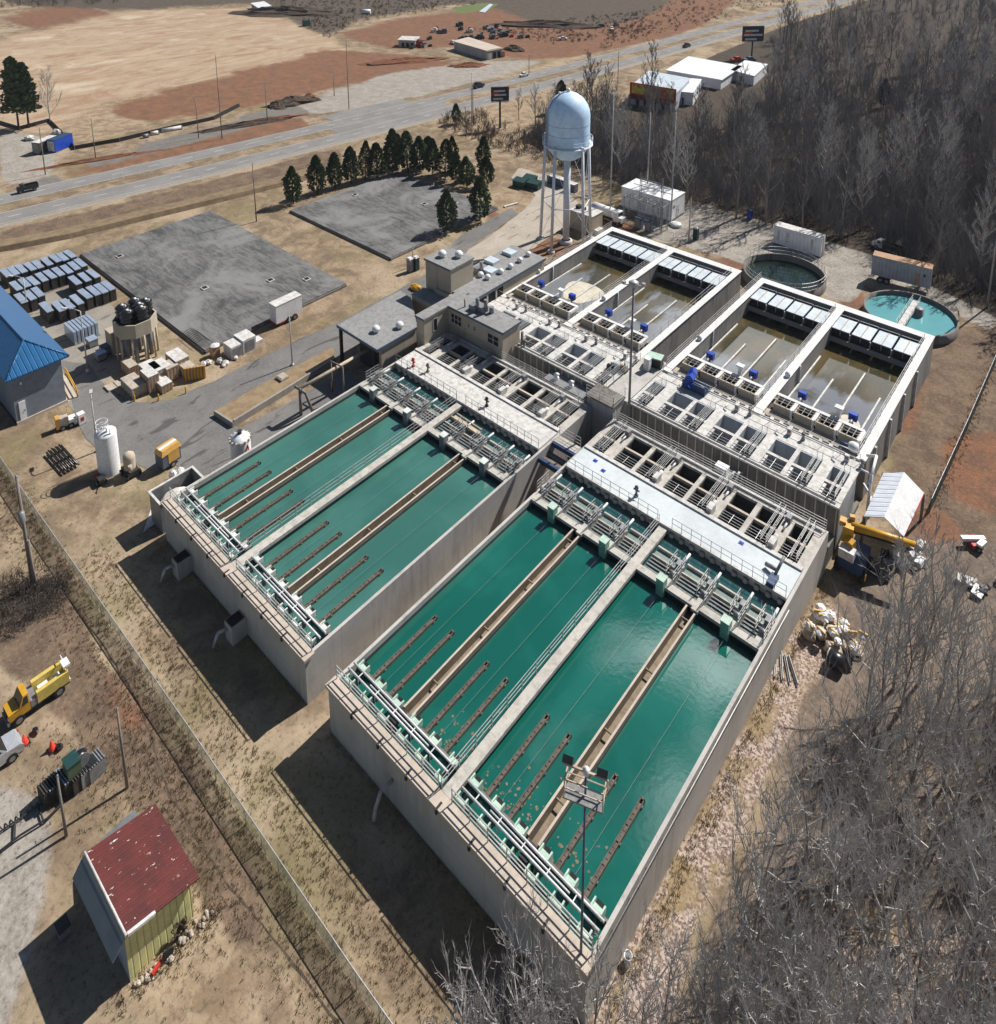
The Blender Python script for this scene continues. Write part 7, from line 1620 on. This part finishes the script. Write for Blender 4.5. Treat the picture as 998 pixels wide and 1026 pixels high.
for i,(a,b,m_,lab) in enumerate(((738,62,'red','red truck cab beside the far white shed'),(751,62,'steel_blue','blue car parked by the far white shed'),(748,68,'white','white van parked by the far white shed'))):
    car(at(a,b)+(0,), R(60), m_, lab, 1.6, True, 'x')

# ------------------------------------------------------------------ camera, sun, sky
W_px, H_px = 998.0, 1026.0
cd = bpy.data.cameras.new('camera'); cam = bpy.data.objects.new('camera', cd); C.objects.link(cam)
cd.sensor_fit = 'HORIZONTAL'; cd.sensor_width = 36.0; cd.lens = 36.0*FP/W_px
cd.shift_x = (W_px/2-CXP)/W_px; cd.shift_y = (CYP-H_px/2)/W_px
cd.clip_start = .5; cd.clip_end = 12000
fwd = Vector((-SA*CT, CA*CT, -ST)); cam.location = CAM
cam.rotation_euler = fwd.to_track_quat('-Z','Y').to_euler()
bpy.context.scene.camera = cam
sdir = Vector((.20,.93,1.0)).normalized()          # towards the sun
el = math.asin(sdir.z); az = math.atan2(sdir.x, sdir.y)
sl = bpy.data.lights.new('sun','SUN'); sl.energy = 5.0; sl.angle = R(.5); sl.color = (1.0,.955,.895)
so = bpy.data.objects.new('sun', sl); C.objects.link(so); so.rotation_euler = (-sdir).to_track_quat('-Z','Y').to_euler(); so.location = (0,0,300)
w = bpy.data.worlds.new('World'); bpy.context.scene.world = w; w.use_nodes = True
CLX = 6.2
nt = w.node_tree; bg = nt.nodes['Background']; sky = nt.nodes.new('ShaderNodeTexSky'); sky.sky_type = 'NISHITA'; sky.sun_disc = False
sky.sun_elevation = el; sky.sun_rotation = az; sky.air_density = .8; sky.dust_density = .2
tc = nt.nodes.new('ShaderNodeTexCoord'); mp = nt.nodes.new('ShaderNodeMapping'); mp.inputs['Scale'].default_value = (1,1,1.6)
no = nt.nodes.new('ShaderNodeTexNoise'); no.inputs['Scale'].default_value = 3.4; no.inputs['Detail'].default_value = 6; no.inputs['Roughness'].default_value = .55; no.inputs['Distortion'].default_value = .4
mr = nt.nodes.new('ShaderNodeMapRange'); mr.interpolation_type = 'SMOOTHSTEP'; mr.inputs[1].default_value = .49; mr.inputs[2].default_value = .62; mp.inputs['Location'].default_value = (CLX,.0,.0)
mx = nt.nodes.new('ShaderNodeMix'); mx.data_type = 'RGBA'; mx.inputs[7].default_value = (58,59,60,1)
nt.links.new(tc.outputs['Generated'], mp.inputs[0]); nt.links.new(mp.outputs[0], no.inputs['Vector']); nt.links.new(no.outputs[0], mr.inputs[0])
dp = nt.nodes.new('ShaderNodeVectorMath'); dp.operation = 'DOT_PRODUCT'; dp.inputs[1].default_value = Vector((-.24,.64,.70)).normalized(); nt.links.new(tc.outputs['Generated'], dp.inputs[0])
m2 = nt.nodes.new('ShaderNodeMapRange'); m2.interpolation_type = 'SMOOTHSTEP'; m2.inputs[1].default_value = .93; m2.inputs[2].default_value = .99; m2.inputs[3].default_value = .01
nt.links.new(dp.outputs['Value'], m2.inputs[0]); mu = nt.nodes.new('ShaderNodeMath'); mu.operation = 'MULTIPLY'; nt.links.new(mr.outputs[0], mu.inputs[0]); nt.links.new(m2.outputs[0], mu.inputs[1]); nt.links.new(mu.outputs[0], mx.inputs[0]); nt.links.new(sky.outputs[0], mx.inputs[6]); nt.links.new(mx.outputs[2], bg.inputs[0])
bg.inputs[1].default_value = .05
hz = MB().box(-6000,-6000,-1.2,8000,9000,103.5).build('haze', bpy.data.materials.new('haze_air')); tag(hz, kind='stuff')
hm = hz.data.materials[0]; hm.use_nodes = True; ht = hm.node_tree; ht.nodes.clear(); ho = ht.nodes.new('ShaderNodeOutputMaterial'); hv = ht.nodes.new('ShaderNodeVolumePrincipled'); hv.inputs['Color'].default_value = (.78,.87,1,1); hv.inputs['Density'].default_value = .00005; ht.links.new(hv.outputs[0], ho.inputs['Volume'])
sc = bpy.context.scene
sc.view_settings.view_transform = 'Standard'; sc.view_settings.look = 'None'; sc.view_settings.gamma = 1; sc.view_settings.use_curve_mapping = False
sc.view_settings.exposure = 0.42
sc.cycles.max_bounces = 6; sc.cycles.transparent_max_bounces = 8; sc.cycles.use_denoising = True
sc.render.resolution_x = 996; sc.render.resolution_y = 1024
